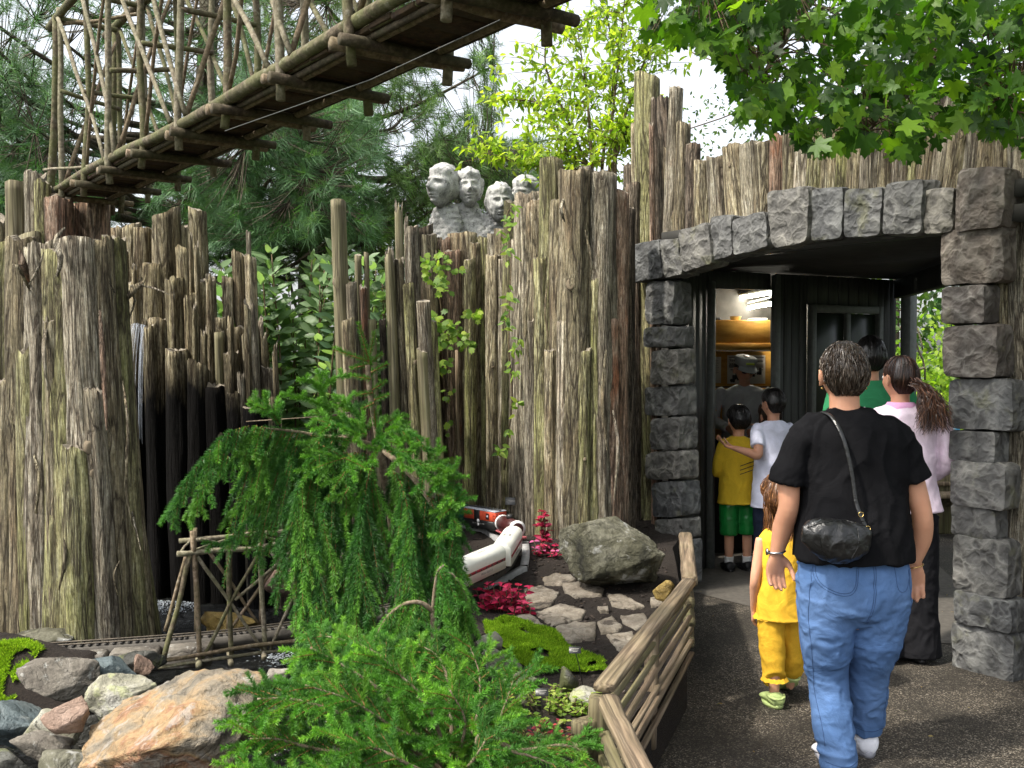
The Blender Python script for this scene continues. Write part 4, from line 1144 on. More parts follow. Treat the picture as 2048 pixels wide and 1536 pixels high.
# ------------------------------------------------------------------ model railway track
def PGd(px, py):
    z = 0.35
    for _ in range(8):
        p = PZ(px, py, z); z = ground_at(p.x, p.y)
    return PZ(px, py, z)
trk = catmull([(-3.6, 4.02, .30), (-2.9, 4.10, .30), (-2.3, 4.21, .305), (-1.5, 4.40, .31), (-1.1, 4.55, .315), (-.75, 4.74, .33), (-.42, 4.93, .36), (-.235, 5.13, .40), (-.10, 5.42, .42), (-.02, 5.8, .42), (0.0, 6.2, .42), (-.05, 6.52, .42), (-.20, 6.76, .42), (-.45, 6.92, .42), (-.9, 7.02, .42), (-1.3, 7.05, .42)], 400)
seglen = np.concatenate([[0], np.cumsum(np.linalg.norm(np.diff(trk, axis=0), axis=1))])
TRK = thing("railway_track", "garden model railway track with dark sleepers running over the twig bridge and round the bend", "railway track", (-1.0, 5.0, .3))
tl = np.array(TRK.location)
Tt_, Ut_, Wt_ = frames(trk)
side = np.cross(Tt_, np.array([0, 0, 1.0])); side /= np.linalg.norm(side, axis=1, keepdims=True)
for s in (-1, 1):
    m_ = MB(); m_.tube(trk[::3] + side[::3] * .0225 * s + np.array([0, 0, .014]) - tl, .0035, 6); m_.build("rail", M['rail_metal'], TRK, True)
def ribbon(c, sd, w0, w1, z0, z1, mat, name, parent, off):
    A = c + sd * w0; B = c + sd * w1
    n = len(c)
    V = np.concatenate([A + [0, 0, z0], B + [0, 0, z0], A + [0, 0, z1], B + [0, 0, z1]]) - off
    Q = []
    for k in range(n - 1):
        a, b, c_, d = k, n + k, 2 * n + k, 3 * n + k
        Q += [[c_, c_ + 1, d + 1, d], [a, b, b + 1, a + 1], [a, a + 1, c_ + 1, c_], [b, d, d + 1, b + 1]]
    m2 = MB(); m2.add(V, Q=Q)
    return m2.build(name, mat, parent)
ribbon(trk[::4], side[::4], -.05, .05, -.05, 0.0, M['concrete'], "track_bed", TRK, tl)
slV, slT = bevel_box(.066, .011, .008, .0015)
slm = MB(); slm.add(slV, slT); slm = slm.mesh("sleeper", M['sleeper'])
for sdist in np.arange(0.5, seglen[-1], 0.0285):
    k = int(np.searchsorted(seglen, sdist)); k = min(k, len(trk) - 1)
    o = link("sleeper", slm, TRK)
    o.location = trk[k] - tl + np.array([0, 0, .006])
    o.rotation_euler = (0, 0, math.atan2(side[k][1], side[k][0]))
def kerb_slab(px_pts, name_lab, th=.03, w=.05):
    pts = np.array([tuple(PGd(*p)) for p in px_pts])
    return pts
# grey plastic edging pieces beside the bend
ED = thing("track_edging", "grey plastic edging strip along the curved track bed beside the white coaches", "edging", (0.1, 6.0, .38))
for pts in [[(910, 1050), (960, 1062), (978, 1068)], [(978, 1068), (1000, 1085), (1012, 1098)], [(1050, 1090), (1052, 1112), (1048, 1138)], [(1048, 1140), (1010, 1160), (960, 1180)]]:
    c = catmull([PGd(*p) for p in pts], 14); c[:, 2] += .012
    T_, _, _ = frames(c); sd = np.cross(T_, [0, 0, 1.0])
    ribbon(c, sd, -.022, .022, -.04, .012, M['edging'], "strip", ED, np.array(ED.location))
# stone kerb blocks holding the left track ledge
LK = thing("stone_kerb", "low grey stone kerb blocks under the track at the lower left edge", "kerb", (-2.0, 4.1, .2))
for k in range(9):
    xx = -3.1 + k * 0.21
    yy = np.interp(xx, trk[:, 0], trk[:, 1]) - .085
    V, T = bevel_box(.20, .10, .09, .008)
    V = V + .004 * fbm(V * 20 + k, k, 2)[:, None]
    V = V @ rotm(z=.18).T + np.array([xx, yy, .255]) - np.array(LK.location)
    m_ = MB(); m_.add(V, T); m_.build("stone", M['rock_grey'], LK)

# ------------------------------------------------------------------ split rail fence
FC = thing("rail_fence", "low weathered split rail fence between the garden bed and the asphalt path", "fence", (0.5, 3.7, .2))
def rail(parent, name, a, b, w, h, mat, n=26, rough=.16, seed=None, bow=0.0):
    a, b = Vector(a), Vector(b); seed = seed if seed is not None else random.randint(0, 999)
    t = np.linspace(0, 1, n)
    th = np.linspace(0, 2 * math.pi, 14, endpoint=False)
    dv = (b - a).normalized(); sd = np.array(dv.cross(Vector((0, 0, 1))).normalized()); up = np.cross(sd, np.array(dv))
    V = []
    for k, tt in enumerate(t):
        c = np.array(a.lerp(b, tt)) + up * bow * math.sin(tt * math.pi)
        cx, cz = np.cos(th), np.sin(th)
        cx = np.sign(cx) * np.abs(cx) ** .55; cz = np.sign(cz) * np.abs(cz) ** .55
        nz = fbm(np.stack([np.cos(th) * 1.4 + seed, np.sin(th) * 1.4, th * 0 + tt * 5], -1), seed, 3)
        wob = 1 + .16 * float(vnoise(np.array([[tt * 4, seed, 0.5]]), seed)[0])
        V.append(c[None] + sd[None] * (cx * w / 2 * (1 + rough * nz) * wob)[:, None] + up[None] * (cz * h / 2 * (1 + rough * nz))[:, None])
    V = np.concatenate(V); s = 14
    i = np.arange(n - 1)[:, None] * s; j = np.arange(s)[None, :]; j2 = (j + 1) % s
    Q = np.stack([i + j, i + j2, i + s + j2, i + s + j], -1).reshape(-1, 4)
    V = np.concatenate([V, V[:s].mean(0)[None], V[-s:].mean(0)[None]])
    jj = np.arange(s)
    T = np.concatenate([np.stack([np.full(s, n * s), (jj + 1) % s, jj], -1), np.stack([np.full(s, n * s + 1), (n - 1) * s + jj, (n - 1) * s + (jj + 1) % s], -1)])
    # local frame with z along the rail so the grain follows it
    qt = dv.to_track_quat('Z', 'Y')
    Rm = np.array(qt.to_matrix())
    V = (V - np.array(a)) @ Rm
    m_ = MB(); m_.add(V, T, Q)
    o = m_.build(name, M[mat], None, smooth=True)
    o.location = a; o.rotation_mode = 'QUATERNION'; o.rotation_quaternion = qt
    if parent is not None: rel(o, parent)
    return o
fa, fb = (0.275, 2.95), (0.79, 4.42)
def fp(t, z, off=0.0):
    x = fa[0] + (fb[0] - fa[0]) * t; y = fa[1] + (fb[1] - fa[1]) * t
    return (x + off * .94, y - off * .33, z)
rail(FC, "top_rail", fp(0, .572), fp(1.0, .560), .062, .032, 'rail')
for k, (z0, z1, w, h, mt, off) in enumerate([(.500, .510, .024, .019, 'rail_green', -.004), (.445, .462, .021, .017, 'rail_green', .004), (.388, .412, .021, .017, 'rail', .010), (.330, .360, .021, .017, 'rail', .014), (.272, .305, .022, .018, 'rail', .016), (.215, .250, .024, .018, 'rail', .018)]):
    rail(FC, "rail", fp(-.02, z0, off), fp(.98, z1, off), w, h, mt, bow=random.uniform(-.01, .01))
rail(FC, "post", fp(-.01, .15, -.015), fp(-.01, .55, -.01), .06, .06, 'rail_green', n=10)
rail(FC, "post", fp(.985, .0, .0), fp(.985, .535, .0), .055, .055, 'rail', n=10)
rail(FC, "post", fp(.5, .1, -.02), fp(.5, .53, -.01), .05, .05, 'rail', n=10)
for k in range(5):
    V, T = bevel_box(.09, .05, .045, .006)
    V = V @ rotm(z=.6 + .5 * (k % 2)).T + np.array(fp(-.03, .22 + .062 * k, -.04 - .01 * (k % 2))) - np.array(FC.location)
    m_ = MB(); m_.add(V, T); m_.build("rail_end", M['rail_green'], FC)
FC2 = thing("rail_fence", "near end section of the split rail fence running down towards the lower edge", "fence", (0.3, 2.6, .2))
rail(FC2, "top_rail", (0.285, 2.93, .535), P(1300, 1580, 2.42), .058, .05, 'rail')
for k, dz in enumerate((.09, .16, .23)):
    a = Vector((0.27, 2.93, .535 - dz)); b = P(1300, 1580, 2.42); b.z -= dz; b.x -= .02
    rail(FC2, "rail", a, b, .036, .03, 'rail_green')
bb = P(1300, 1580, 2.40); rail(FC2, "post", (bb.x, bb.y, 0), (bb.x, bb.y, bb.z + .02), .055, .055, 'rail', n=8)
FC3 = thing("rail_fence", "far end section of the split rail fence, leading to the left stone pier", "fence", (0.9, 5.2, .2))
rail(FC3, "top_rail", (0.80, 4.46, .555), (1.075, 6.15, .46), .075, .05, 'rail')
for dz in (.10, .19, .28): rail(FC3, "rail", (0.80, 4.46, .555 - dz), (1.075, 6.15, .46 - dz * .7), .05, .045, 'rail_green')
rail(FC3, "post", (1.08, 6.17, 0), (1.08, 6.17, .44), .06, .06, 'rail', n=8)

# ------------------------------------------------------------------ rocks
import bmesh
def ico(sub):
    bm = bmesh.new(); bmesh.ops.create_icosphere(bm, subdivisions=sub, radius=1.0)
    V = np.array([v.co[:] for v in bm.verts]); T = np.array([[v.index for v in f.verts] for f in bm.faces]); bm.free()
    return V, T
ICO = {k: ico(k) for k in (2, 3, 4, 5, 6)}
def rock_arrays(seed, sub, size, planes=14, lo=.42, hi=.80, amp=.06):
    V, T = ICO[sub]; V = V.copy()
    r = np.random.default_rng(seed)
    for _ in range(planes):
        n = r.normal(size=3); n /= np.linalg.norm(n); d = r.uniform(lo, hi)
        dist = V @ n - d
        V = V - np.clip(dist, 0, None)[:, None] * n[None] * 0.94
    V = V * (1 + amp * 1.6 * fbm(V * 2.3 + seed, seed, 5, .62)[:, None])
    V = V + (amp * .25 * fbm(V * 13 + seed, seed + 7, 4, .7))[:, None] * V
    V = V + (amp * .35 * (1 - np.abs(fbm(V * 6 + seed, seed + 2, 3)) * 3))[:, None] * V * .25
    if sub >= 5: V = V + (amp * .40 * (1 - 2.6 * np.abs(fbm(V * [3, 3, 9] + seed + fbm(V * 2, seed, 2)[:, None], seed + 3, 4, .6))))[:, None] * V * .6
    V /= (V.max(0) - V.min(0)) / 2
    V -= (V.max(0) + V.min(0)) / 2
    return V * np.array(size) / 2, T
def rock(box, d, mat, seed, label, name="rock", sub=4, depth=.8, tilt=0, parent=None, cat="rock", amp=.10, group=None, planes=14):
    x0, x1, y0, y1 = box
    c = P((x0 + x1) / 2, (y0 + y1) / 2, d)
    w = (x1 - x0) / F * d; h = (y1 - y0) / F * d
    V, T = rock_arrays(seed, sub, (w, w * depth, h), amp=amp, planes=planes)
    if tilt: V = V @ rotm(y=tilt).T
    m_ = MB(); m_.add(V, T)
    o = m_.build(name, M[mat], parent, smooth=True)
    sh = o.data
    o.location = c
    if parent is None: tag(o, label, cat, group)
    return o
rocks = [((165, 580, 1365, 1650), 3.30, 'rock_orange', 5, "large rust and cream streaked boulder at the lower edge, left of the spruce", 6, .8, -.36),
 ((176, 320, 1338, 1475), 3.58, 'rock_pale', 12, "pale lichen covered pointed rock leaning behind the large rust boulder", 5, .6, -.25),
 ((24, 204, 1303, 1402), 3.78, 'rock_grey', 23, "big flat grey-brown rock just below the model track", 5, .9, .12),
 ((-50, 112, 1394, 1500), 3.52, 'rock_blue', 31, "dark blue-green rock at the left edge under the flat grey rock", 5, .9, .05),
 ((92, 184, 1394, 1464), 3.36, 'rock_brown', 44, "small reddish brown rock lying on the pale stacked rocks", 4, .8, 0),
 ((56, 165, 1426, 1492), 3.44, 'rock_pale', 52, "whitish jagged rock under the reddish brown rock", 4, .8, .15),
 ((28, 148, 1460, 1515), 3.36, 'rock_grey', 63, "flat light grey rock lowest in the small stack", 4, .8, .05),
 ((168, 275, 1316, 1390), 3.86, 'rock_blue', 71, "dark grey slanting rock behind the pale pointed rock", 4, .8, .3),
 ((266, 310, 1306, 1352), 4.0, 'rock_brown', 83, "small squarish brown rock at the end of the twig bridge", 4, .9, 0),
 ((76, 186, 1500, 1570), 3.25, 'rock_green', 91, "rounded olive green rock at the bottom edge beside the rust boulder", 4, .8, 0),
 ((-30, 78, 1500, 1580), 3.25, 'rock_dark', 95, "dark rock in the lower left corner", 4, .8, 0),
 ((130, 230, 1425, 1540), 3.62, 'rock_dark', 97, "dark shaded rock filling the gap below the pale pointed rock", 4, .8, 0),
 ((225, 330, 1300, 1360), 4.05, 'rock_dark', 103, "dark wet rock in the stream at the foot of the pale pointed rock", 4, .8, 0),
 ((520, 660, 1345, 1460), 3.75, 'rock_dark', 105, "dark wet rock behind the right shoulder of the large rust boulder", 4, .8, 0),
 ((530, 585, 1335, 1372), 4.0, 'rock_grey', 107, "small grey stone above the right shoulder of the large rust boulder", 3, .8, 0),
 ((1116, 1328, 1038, 1192), 5.2, 'rock_green', 133, "big angular green-grey boulder between the log tower and the fence", 6, .75, .1),
 ((1308, 1346, 1156, 1206), 4.95, 'rock_ochre', 141, "small mossy yellow-green stone at the foot of the left stone pier", 3, .8, .5),
 ((530, 650, 1128, 1212), 5.5, 'rock_brown', 152, "brown-grey rock in the stream behind the twig bridge", 4, .8, -.15),
 ((590, 690, 1100, 1180), 5.8, 'rock_grey', 153, "grey rock behind the spruce at the far stream bank", 4, .8, 0),
 ((402, 518, 1222, 1272), 5.0, 'rock_ochre', 161, "flat ochre rock washed by the stream under the twig bridge", 4, .7, 0),
 ((952, 1006, 1262, 1300), 3.95, 'rock_pale', 171, "small white-grey stone at the left end of the moss", 3, .8, 0),
 ((962, 1004, 1292, 1316), 3.88, 'rock_pale', 173, "thin pale stone below the white-grey stone at the moss edge", 3, .8, .1),
 ((984, 1044, 1306, 1350), 3.82, 'rock_grey', 175, "grey triangular stone bordering the moss", 3, .8, .2),
 ((1000, 1076, 1334, 1394), 3.70, 'rock_pale', 177, "pale knobbly stone beside the black plant label", 4, .8, .15),
 ((1118, 1158, 1334, 1392), 3.58, 'rock_dark', 179, "dark upright stone at the right end of the moss", 3, .8, 0),
 ((1138, 1198, 1374, 1412), 3.48, 'rock_pale', 181, "cream stone next to the near fence post", 3, .8, -.1),
 ((1020, 1080, 1378, 1420), 3.6, 'rock_green', 183, "mossy stone partly under the yellow-green plants", 3, .8, 0),
 ((938, 994, 1312, 1376), 3.85, 'rock_dark', 185, "dark stone beside the spruce bough at the moss edge", 3, .8, 0),
 ((900, 962, 1254, 1296), 4.02, 'rock_green', 187, "olive stone partly hidden by spruce at the moss edge", 3, .8, 0),
 ((970, 1004, 1300, 1362), 3.75, 'rock_grey', 188, "round grey stone below the grey triangular stone", 3, .8, 0)]
for (bx, d, m, sd, lab, sub, dp, tl_) in rocks:
    rock(bx, d, m, sd, lab, "boulder" if sub >= 5 else "rock", sub, dp, tl_, cat="boulder" if sub >= 5 else "rock")
# flat ledge stone at the stump foot
rock((20, 150, 1262, 1310), 4.45, 'rock_green', 201, "flat mossy green stone at the foot of the cedar stump", sub=4, depth=.8)

# ------------------------------------------------------------------ crazy paving in the garden bed
PV = thing("stepping_stones", "patch of irregular flat tan paving stones set in dark soil in front of the boulder", "paving", (0.35, 4.7, .34))
slabs = [[(1085, 1160), (1112, 1150), (1143, 1153), (1152, 1163), (1122, 1173), (1090, 1171)], [(1125, 1172), (1160, 1165), (1209, 1180), (1202, 1193), (1150, 1196), (1130, 1185)],
 [(1048, 1181), (1080, 1172), (1119, 1188), (1102, 1214), (1060, 1219)], [(1213, 1190), (1250, 1196), (1288, 1216), (1268, 1222), (1225, 1214)], [(1070, 1229), (1122, 1210), (1174, 1226), (1162, 1240), (1102, 1254)],
 [(1110, 1257), (1150, 1249), (1192, 1248), (1190, 1281), (1122, 1286)], [(1195, 1247), (1224, 1236), (1246, 1258), (1236, 1268), (1202, 1269)], [(1240, 1236), (1288, 1230), (1302, 1250), (1272, 1263), (1246, 1249)],
 [(1213, 1272), (1264, 1268), (1283, 1290), (1238, 1306)], [(1028, 1238), (1058, 1229), (1087, 1254), (1056, 1271)], [(1300, 1200), (1327, 1197), (1326, 1213), (1302, 1216)], [(1285, 1274), (1310, 1268), (1306, 1298), (1276, 1302)], [(1195, 1218), (1216, 1216), (1218, 1226), (1200, 1226)]]
for k, pl in enumerate(slabs):
    pp = [PGd(*p) for p in pl]
    c = sum(pp, Vector()) / len(pp)
    ring = []
    n = len(pp)
    for a in range(n):
        for t in np.linspace(0, 1, 6, endpoint=False):
            p = pp[a].lerp(pp[(a + 1) % n], t)
            q_ = c + (p - c) * (1 + .05 * float(vnoise(np.array([[p.x * 30, p.y * 30, k]]), k)[0]))
            ring.append(q_)
    m = len(ring); V = []; 
    for f, dz in ((1.03, -.02), (1.0, .008), (.95, .013), (.7, .014), (.4, .014), (0.12, .014)):
        for r_ in ring:
            p = c + (r_ - c) * f
            V.append((p.x, p.y, ground_at(p.x, p.y) + dz + .004 * math.sin(p.x * 60) * math.cos(p.y * 50)))
    V = np.array(V) - np.array(PV.location)
    V[:, 2] += .003 * fbm(V * 30, k, 3)
    Q = [[a * m + b, a * m + (b + 1) % m, (a + 1) * m + (b + 1) % m, (a + 1) * m + b] for a in range(5) for b in range(m)]
    m_ = MB(); m_.add(V, Q=Q); m_.Q.append(np.array(Q[:0]).reshape(0, 4)) if False else None
    m_.add([V[5 * m:].mean(0)] + [v for v in V[5 * m:]], T=[[0, 1 + b, 1 + (b + 1) % m] for b in range(m)])
    m_.build("stone", M['slab'], PV, smooth=False)
# loose crumbs of soil and gravel
r_ = np.random.default_rng(5)
cb = MB(); Vi, Ti = ICO[2]; Vs = Vi[:12]; 
bm = bmesh.new(); bmesh.ops.create_icosphere(bm, subdivisions=1, radius=1.0)
V0 = np.array([v.co[:] for v in bm.verts]); T0 = np.array([[v.index for v in f.verts] for f in bm.faces]); bm.free()
for k in range(3600):
    x = r_.uniform(-.9, 1.0); y = r_.uniform(3.0, 7.2)
    if x > fence_x(y) - .05: continue
    s = r_.uniform(.003, .010) * (1 if r_.random() < .93 else 2)
    z = ground_at(x, y)
    if z < .2: continue
    sh = r_.uniform(.01, .05)
    cb.add(V0 * (s, s * r_.uniform(.6, 1), s * .6) @ rotm(z=r_.uniform(0, 6)).T + (x, y, z + s * .2), T0, col=(sh * 1.1, sh * .85, sh * .7))
t_ = NT("soil crumb"); at = t_.n("ShaderNodeAttribute", attribute_name="Col"); M['crumb'] = t_.done(at.outputs["Color"], None, .95)
tag(cb.build("soil_crumbs", M['crumb'], None, usecol=True), kind='stuff')

# ------------------------------------------------------------------ heads (used for the carved faces and for people)
def head_arrays(s=1.0, nu=72, nv=56, hair=0.0, seed=0, nose=1.0, jaw=1.0, brow=1.0, hairline=.35):
    """unit: metres for a head 0.235 tall, face towards -Y, origin at the centre"""
    u = np.linspace(0, 2 * math.pi, nu, endpoint=False)
    v = np.linspace(0.02, math.pi - 0.02, nv)
    U, Vv = np.meshgrid(u, v)
    x = np.sin(Vv) * np.sin(U); y = -np.sin(Vv) * np.cos(U); z = np.cos(Vv)
    x, y, z = x.ravel(), y.ravel(), z.ravel()
    front = np.clip(-y, 0, 1)
    X = x * .076; Yy = y * .096; Zz = z * .117
    low = np.clip(-z, 0, 1)
    X = X * (1 - .36 * low ** 1.6 / max(jaw, .1)); 
    Yy = np.where(y > 0, Yy * (1 - .45 * low ** 1.2), Yy * (1 - .10 * low ** 2))
    Yy += np.where(y > 0, .012 * np.clip(z + .2, 0, 1), 0)
    def gb(cx, cz, sx, sz): return np.exp(-((X - cx) / sx) ** 2 - ((Zz - cz) / sz) ** 2) * (y < 0)
    d = 0
    d += nose * .030 * gb(0, -.022, .012, .012) + nose * .020 * gb(0, -.006, .009, .016) + nose * .010 * gb(0, .010, .008, .016)
    d += nose * .008 * gb(-.013, -.026, .007, .008) + nose * .008 * gb(.013, -.026, .007, .008)
    for sx in (-1, 1):
        d -= .020 * gb(sx * .031, .012, .017, .012)
        d += .009 * gb(sx * .031, .011, .0105, .0065)
        d += brow * .007 * gb(sx * .032, .031, .022, .007)
        d += .006 * gb(sx * .042, -.022, .018, .02)
    d += .009 * gb(0, -.053, .021, .0045) + .009 * gb(0, -.066, .018, .005) - .009 * gb(0, -.0595, .024, .0022)
    d += .012 * gb(0, -.092, .022, .014) - .004 * gb(0, -.077, .02, .006)
    Yy = Yy - d
    isl = np.clip((z - hairline) * 5 + np.clip(y + .15, 0, 1) * 6, 0, 1) * np.clip((z + .62) * 4, 0, 1)
    if hair:
        q = np.stack([X * 60, Yy * 20, Zz * 28], -1)
        isx = hair * isl * (.8 + .55 * fbm(q + seed, seed, 3))
        nn = np.sqrt(x * x + y * y + z * z)
        X += x / nn * isx; Yy += y / nn * isx; Zz += z / nn * isx
    V = np.stack([X, Yy, Zz], -1) * s
    i = np.arange(nv - 1)[:, None] * nu; j = np.arange(nu)[None, :]; j2 = (j + 1) % nu
    Q = np.stack([i + j, i + nu + j, i + nu + j2, i + j2], -1).reshape(-1, 4)
    V = np.concatenate([V, V[:nu].mean(0)[None], V[-nu:].mean(0)[None]])
    jj = np.arange(nu)
    T = np.concatenate([np.stack([np.full(nu, nu * nv), jj, (jj + 1) % nu], -1), np.stack([np.full(nu, nu * nv + 1), (nv - 1) * nu + (jj + 1) % nu, (nv - 1) * nu + jj], -1)])
    return V, T, Q, isl
def ear_arrays(side, s=1.0):
    """small ear shell"""
    V, T = ICO[3]; V = V.copy()
    rr = np.hypot(V[:, 1], V[:, 2])
    V[:, 0] *= .010; V[:, 1] *= .018; V[:, 2] *= .034
    V[:, 0] += side * .010 * (rr ** 2) - side * .004 * (1 - rr)
    V = V @ rotm(z=-side * .45, x=-.15).T + np.array([side * .084, .004, -.008])
    return V * s, T

# ------------------------------------------------------------------ carved stone faces
SF = thing("stone_sculpture", "pale carved stone sculpture of four large faces on a rocky base above the log wall", "sculpture", (-0.2, 8.6, 2.4))
def stone_face(px, py, hpx, d, yaw, pitch, roll, **kw):
    V, T, Q, isl = head_arrays(hpx / F * d / .235, 96, 72, **kw)
    R = np.array(Matrix.Rotation(yaw, 3, 'Z') @ Matrix.Rotation(pitch, 3, 'X') @ Matrix.Rotation(roll, 3, 'Y'))
    V = V @ R.T
    V += .004 * fbm(V * 40 + px, int(px), 3)[:, None]
    m_ = MB(); m_.add(V + np.array(P(px, py, d)) - np.array(SF.location), T, Q)
    return m_.build("carved_face", M['sculpt'], SF, smooth=True)
stone_face(884, 374, 84, 8.55, -.60, -.06, .12, hair=.020, seed=1, nose=1.15, brow=1.2, hairline=.45)
stone_face(938, 379, 74, 8.62, .10, -.10, -.05, hair=.030, seed=2, nose=1.0, brow=1.2, hairline=.40)
stone_face(999, 408, 76, 8.50, .16, .05, .02, hair=.022, seed=3, nose=.9, brow=1.8, jaw=1.5, hairline=.42)
stone_face(1050, 394, 76, 8.75, -.7, -.05, .1, hair=.024, seed=4, nose=1.1, brow=1.3, hairline=.4)
def sculpt_mass(boxes, seed):
    m_ = MB()
    for k, (x0, x1, y0, y1, d, tl2) in enumerate(boxes):
        c = P((x0 + x1) / 2, (y0 + y1) / 2, d); w = (x1 - x0) / F * d; h = (y1 - y0) / F * d
        V, T = rock_arrays(seed + k, 5, (w, w * .8, h), planes=7, lo=.6, hi=.9, amp=.10)
        V += (.008 * np.sin(V[:, 2] * 130 + 4 * fbm(V * 14, k, 2)))[:, None] * np.array([1, -1, 0])
        V = V @ rotm(y=tl2).T
        m_.add(V + np.array(c) - np.array(SF.location), T)
    o = m_.build("carved_body", M['sculpt'], SF, smooth=True)
    return o
sculpt_mass([(850, 936, 402, 540, 8.66, .12), (900, 990, 402, 540, 8.72, -.08), (945, 1030, 420, 520, 8.72, -.2), (1000, 1090, 410, 520, 8.85, 0)], 300)
SF2 = rock((846, 1110, 455, 1000), 8.95, 'rock_dark', 333, "dark rock mound hidden behind the log wall, carrying the stone faces", "rock_mound", 4, .5, cat="mound")

# ------------------------------------------------------------------ model train
M['cream'] = simple("cream white plastic", (.74, .74, .66), .35, 30, .05, spec=.5)
M['crimson'] = simple("crimson stripe paint", (.22, .018, .025), .4)
M['box_red'] = simple("orange red painted side", (.52, .075, .035), .45, 40, .12)
M['black_pl'] = simple("black plastic", (.015, .015, .015), .4, spec=.5)
M['roof_grey'] = simple("ribbed grey roof", (.36, .38, .42), .4, 30, .1)
M['maroon'] = simple("dark maroon tank", (.045, .012, .012), .3, spec=.5)
M['dk_green'] = simple("dark green boxcar side", (.010, .075, .052), .5)
M['pinkred'] = simple("faded red frame", (.35, .09, .10), .6)
M['white_pl'] = simple("white plastic", (.72, .72, .70), .35, spec=.5)
wheel_mb = MB(); wheel_mb.tube([(0, -.004, 0), (0, .004, 0)], .0155, 14); wheel_mb.tube([(0, .004, 0), (0, .0055, 0)], .018, 14)
wheel_me = wheel_mb.mesh("wheel", M['black_pl'])
def car_frame(name, label, mid, ang, group):
    t = thing(name, label, "model train car", mid, group); t.rotation_euler = (0, 0, ang); return t
def add_bogies(t, L, w):
    for sx in (-1, 1):
        m_ = MB()
        for sy in (-1, 1): m_.box((sx * (L / 2 - .075), sy * .030, .018), (.075, .006, .016))
        m_.box((sx * (L / 2 - .075), 0, .024), (.03, .06, .008))
        bg_ = m_.build("bogie", M['black_pl'], t)
        for wx_ in (-.022, .022):
            for sy in (-1, 1):
                o = link("wheel", wheel_me, bg_); o.location = (sx * (L / 2 - .075) + wx_, sy * .024, .016)
def profile_body(L, prof, mat, name, t, round_end=0.0):
    """prof: list of (y,z) closed loop; extrude along x with softened ends"""
    prof = np.array(prof); n = len(prof)
    cy = np.array([0, prof[:, 1].mean()])
    xs = [(-L / 2, .93), (-L / 2 + .005, .985), (-L / 2 + .012, 1.0)] + [(x, 1.0) for x in np.linspace(-L / 2 + .03, L / 2 - .03, 8)] + [(L / 2 - .012, 1.0), (L / 2 - .005, .985), (L / 2, .93)]
    V = []
    for x, f in xs:
        p = cy + (prof - cy) * f
        V += [(x, a, b) for a, b in p]
    Q = [[k * n + j, k * n + (j + 1) % n, (k + 1) * n + (j + 1) % n, (k + 1) * n + j] for k in range(len(xs) - 1) for j in range(n)]
    V.append((-L / 2, 0, cy[1])); V.append((L / 2, 0, cy[1])); a, b = len(V) - 2, len(V) - 1
    T = [[a, (j + 1) % n, j] for j in range(n)] + [[b, (len(xs) - 1) * n + j, (len(xs) - 1) * n + (j + 1) % n] for j in range(n)]
    m_ = MB(); m_.add(V, T, Q); return m_.build(name, mat, t, smooth=False)
def marks(t, cx, cy, z, n, w, h, axis, mat, step=1.35, seed=0, name="lettering"):
    """row of tiny block letters"""
    r2 = np.random.default_rng(seed); m_ = MB()
    for k in range(n):
        x = cx + (k - (n - 1) / 2) * w * step
        def seg(dx, dh, sw, sh):
            if axis == 'side': m_.box((x + dx * w, cy, z + dh * h), (sw * w, .0012, sh * h))
            else: m_.box((x + dx * w, cy + dh * h, z), (sw * w, sh * h, .0012))
        seg(-.35, 0, .22, 1.0)
        if r2.random() < .6: seg(.35, 0, .22, 1.0)
        for dh in (.42, 0, -.42):
            if r2.random() < .6: seg(0, dh, .5, .2)
    return m_.build(name, mat, t)
def coach(name, label, a_px, b_px, L, group="white passenger coaches of the model train"):
    z = .452
    a, b = PZ(*a_px, z), PZ(*b_px, z)
    dv = (b - a).normalized(); nv = Vector((-dv.y, dv.x, 0))
    w = .112
    if nv.dot(CAMP - a) > 0: nv = -nv            # nv points away from the camera side
    mid = a + dv * (L / 2) + nv * (w / 2)
    ang = math.atan2(dv.y, dv.x)
    t = car_frame(name, label, (mid.x, mid.y, .434), ang, group)
    t.location.z = .434
    sgn = -1 if Vector((-math.sin(ang), math.cos(ang), 0)).dot(nv) > 0 else 1
    prof = [(-w / 2, .014), (w / 2, .014), (w / 2, .104), (w / 2 - .006, .118), (w / 2 - .022, .130), (.018, .136), (-.018, .136), (-w / 2 + .022, .130), (-w / 2 + .006, .118), (-w / 2, .104)]
    profile_body(L, prof, M['cream'], "body", t)
    for sd in (-1, 1):
        m_ = MB(); m_.box((0, sd * (w / 2 + .0008), .064), (L * .93, .003, .014)); m_.build("stripe", M['crimson'], t)
        for k in range(7):
            m_ = MB(); m_.box((-L * .38 + k * L * .127, sd * (w / 2 + .0016), .064), (.016, .0034, .009)); m_.build("window", M['black_pl'], t)
        marks(t, 0, sd * (w / 2 + .0008), .040, 9, .008, .010, 'side', M['ink_grey'], 2.0, 4)
    for yy, nn in ((-.016, 4), (.014, 5)): marks(t, -.02, yy, .1365, nn, .012, .014, 'top', M['ink_grey'], 1.5, 9 + nn)
    for k in range(3):
        m_ = MB(); m_.box((-L * .3 + .05 * k, .0, .1375), (.018, .012, .003)); m_.build("roof_vent", M['cream'], t)
    m_ = MB(); m_.box((0, 0, .010), (L * .96, w * .8, .010)); m_.build("underframe", M['black_pl'], t)
    t["_"] = 0; del t["_"]
    add_bogies(t, L, w)
    for c_ in t.children:
        if c_.name.startswith("bogie"): c_.location.z -= .012
    return t
coach("passenger_coach", "near white coach with a dark red stripe, half hidden behind the spruce", (1013, 1134), (958, 1160), .50)
coach("passenger_coach", "far white coach with dark red stripe, closest to the maroon tank car", (1022, 1132), (1046, 1090), .58)
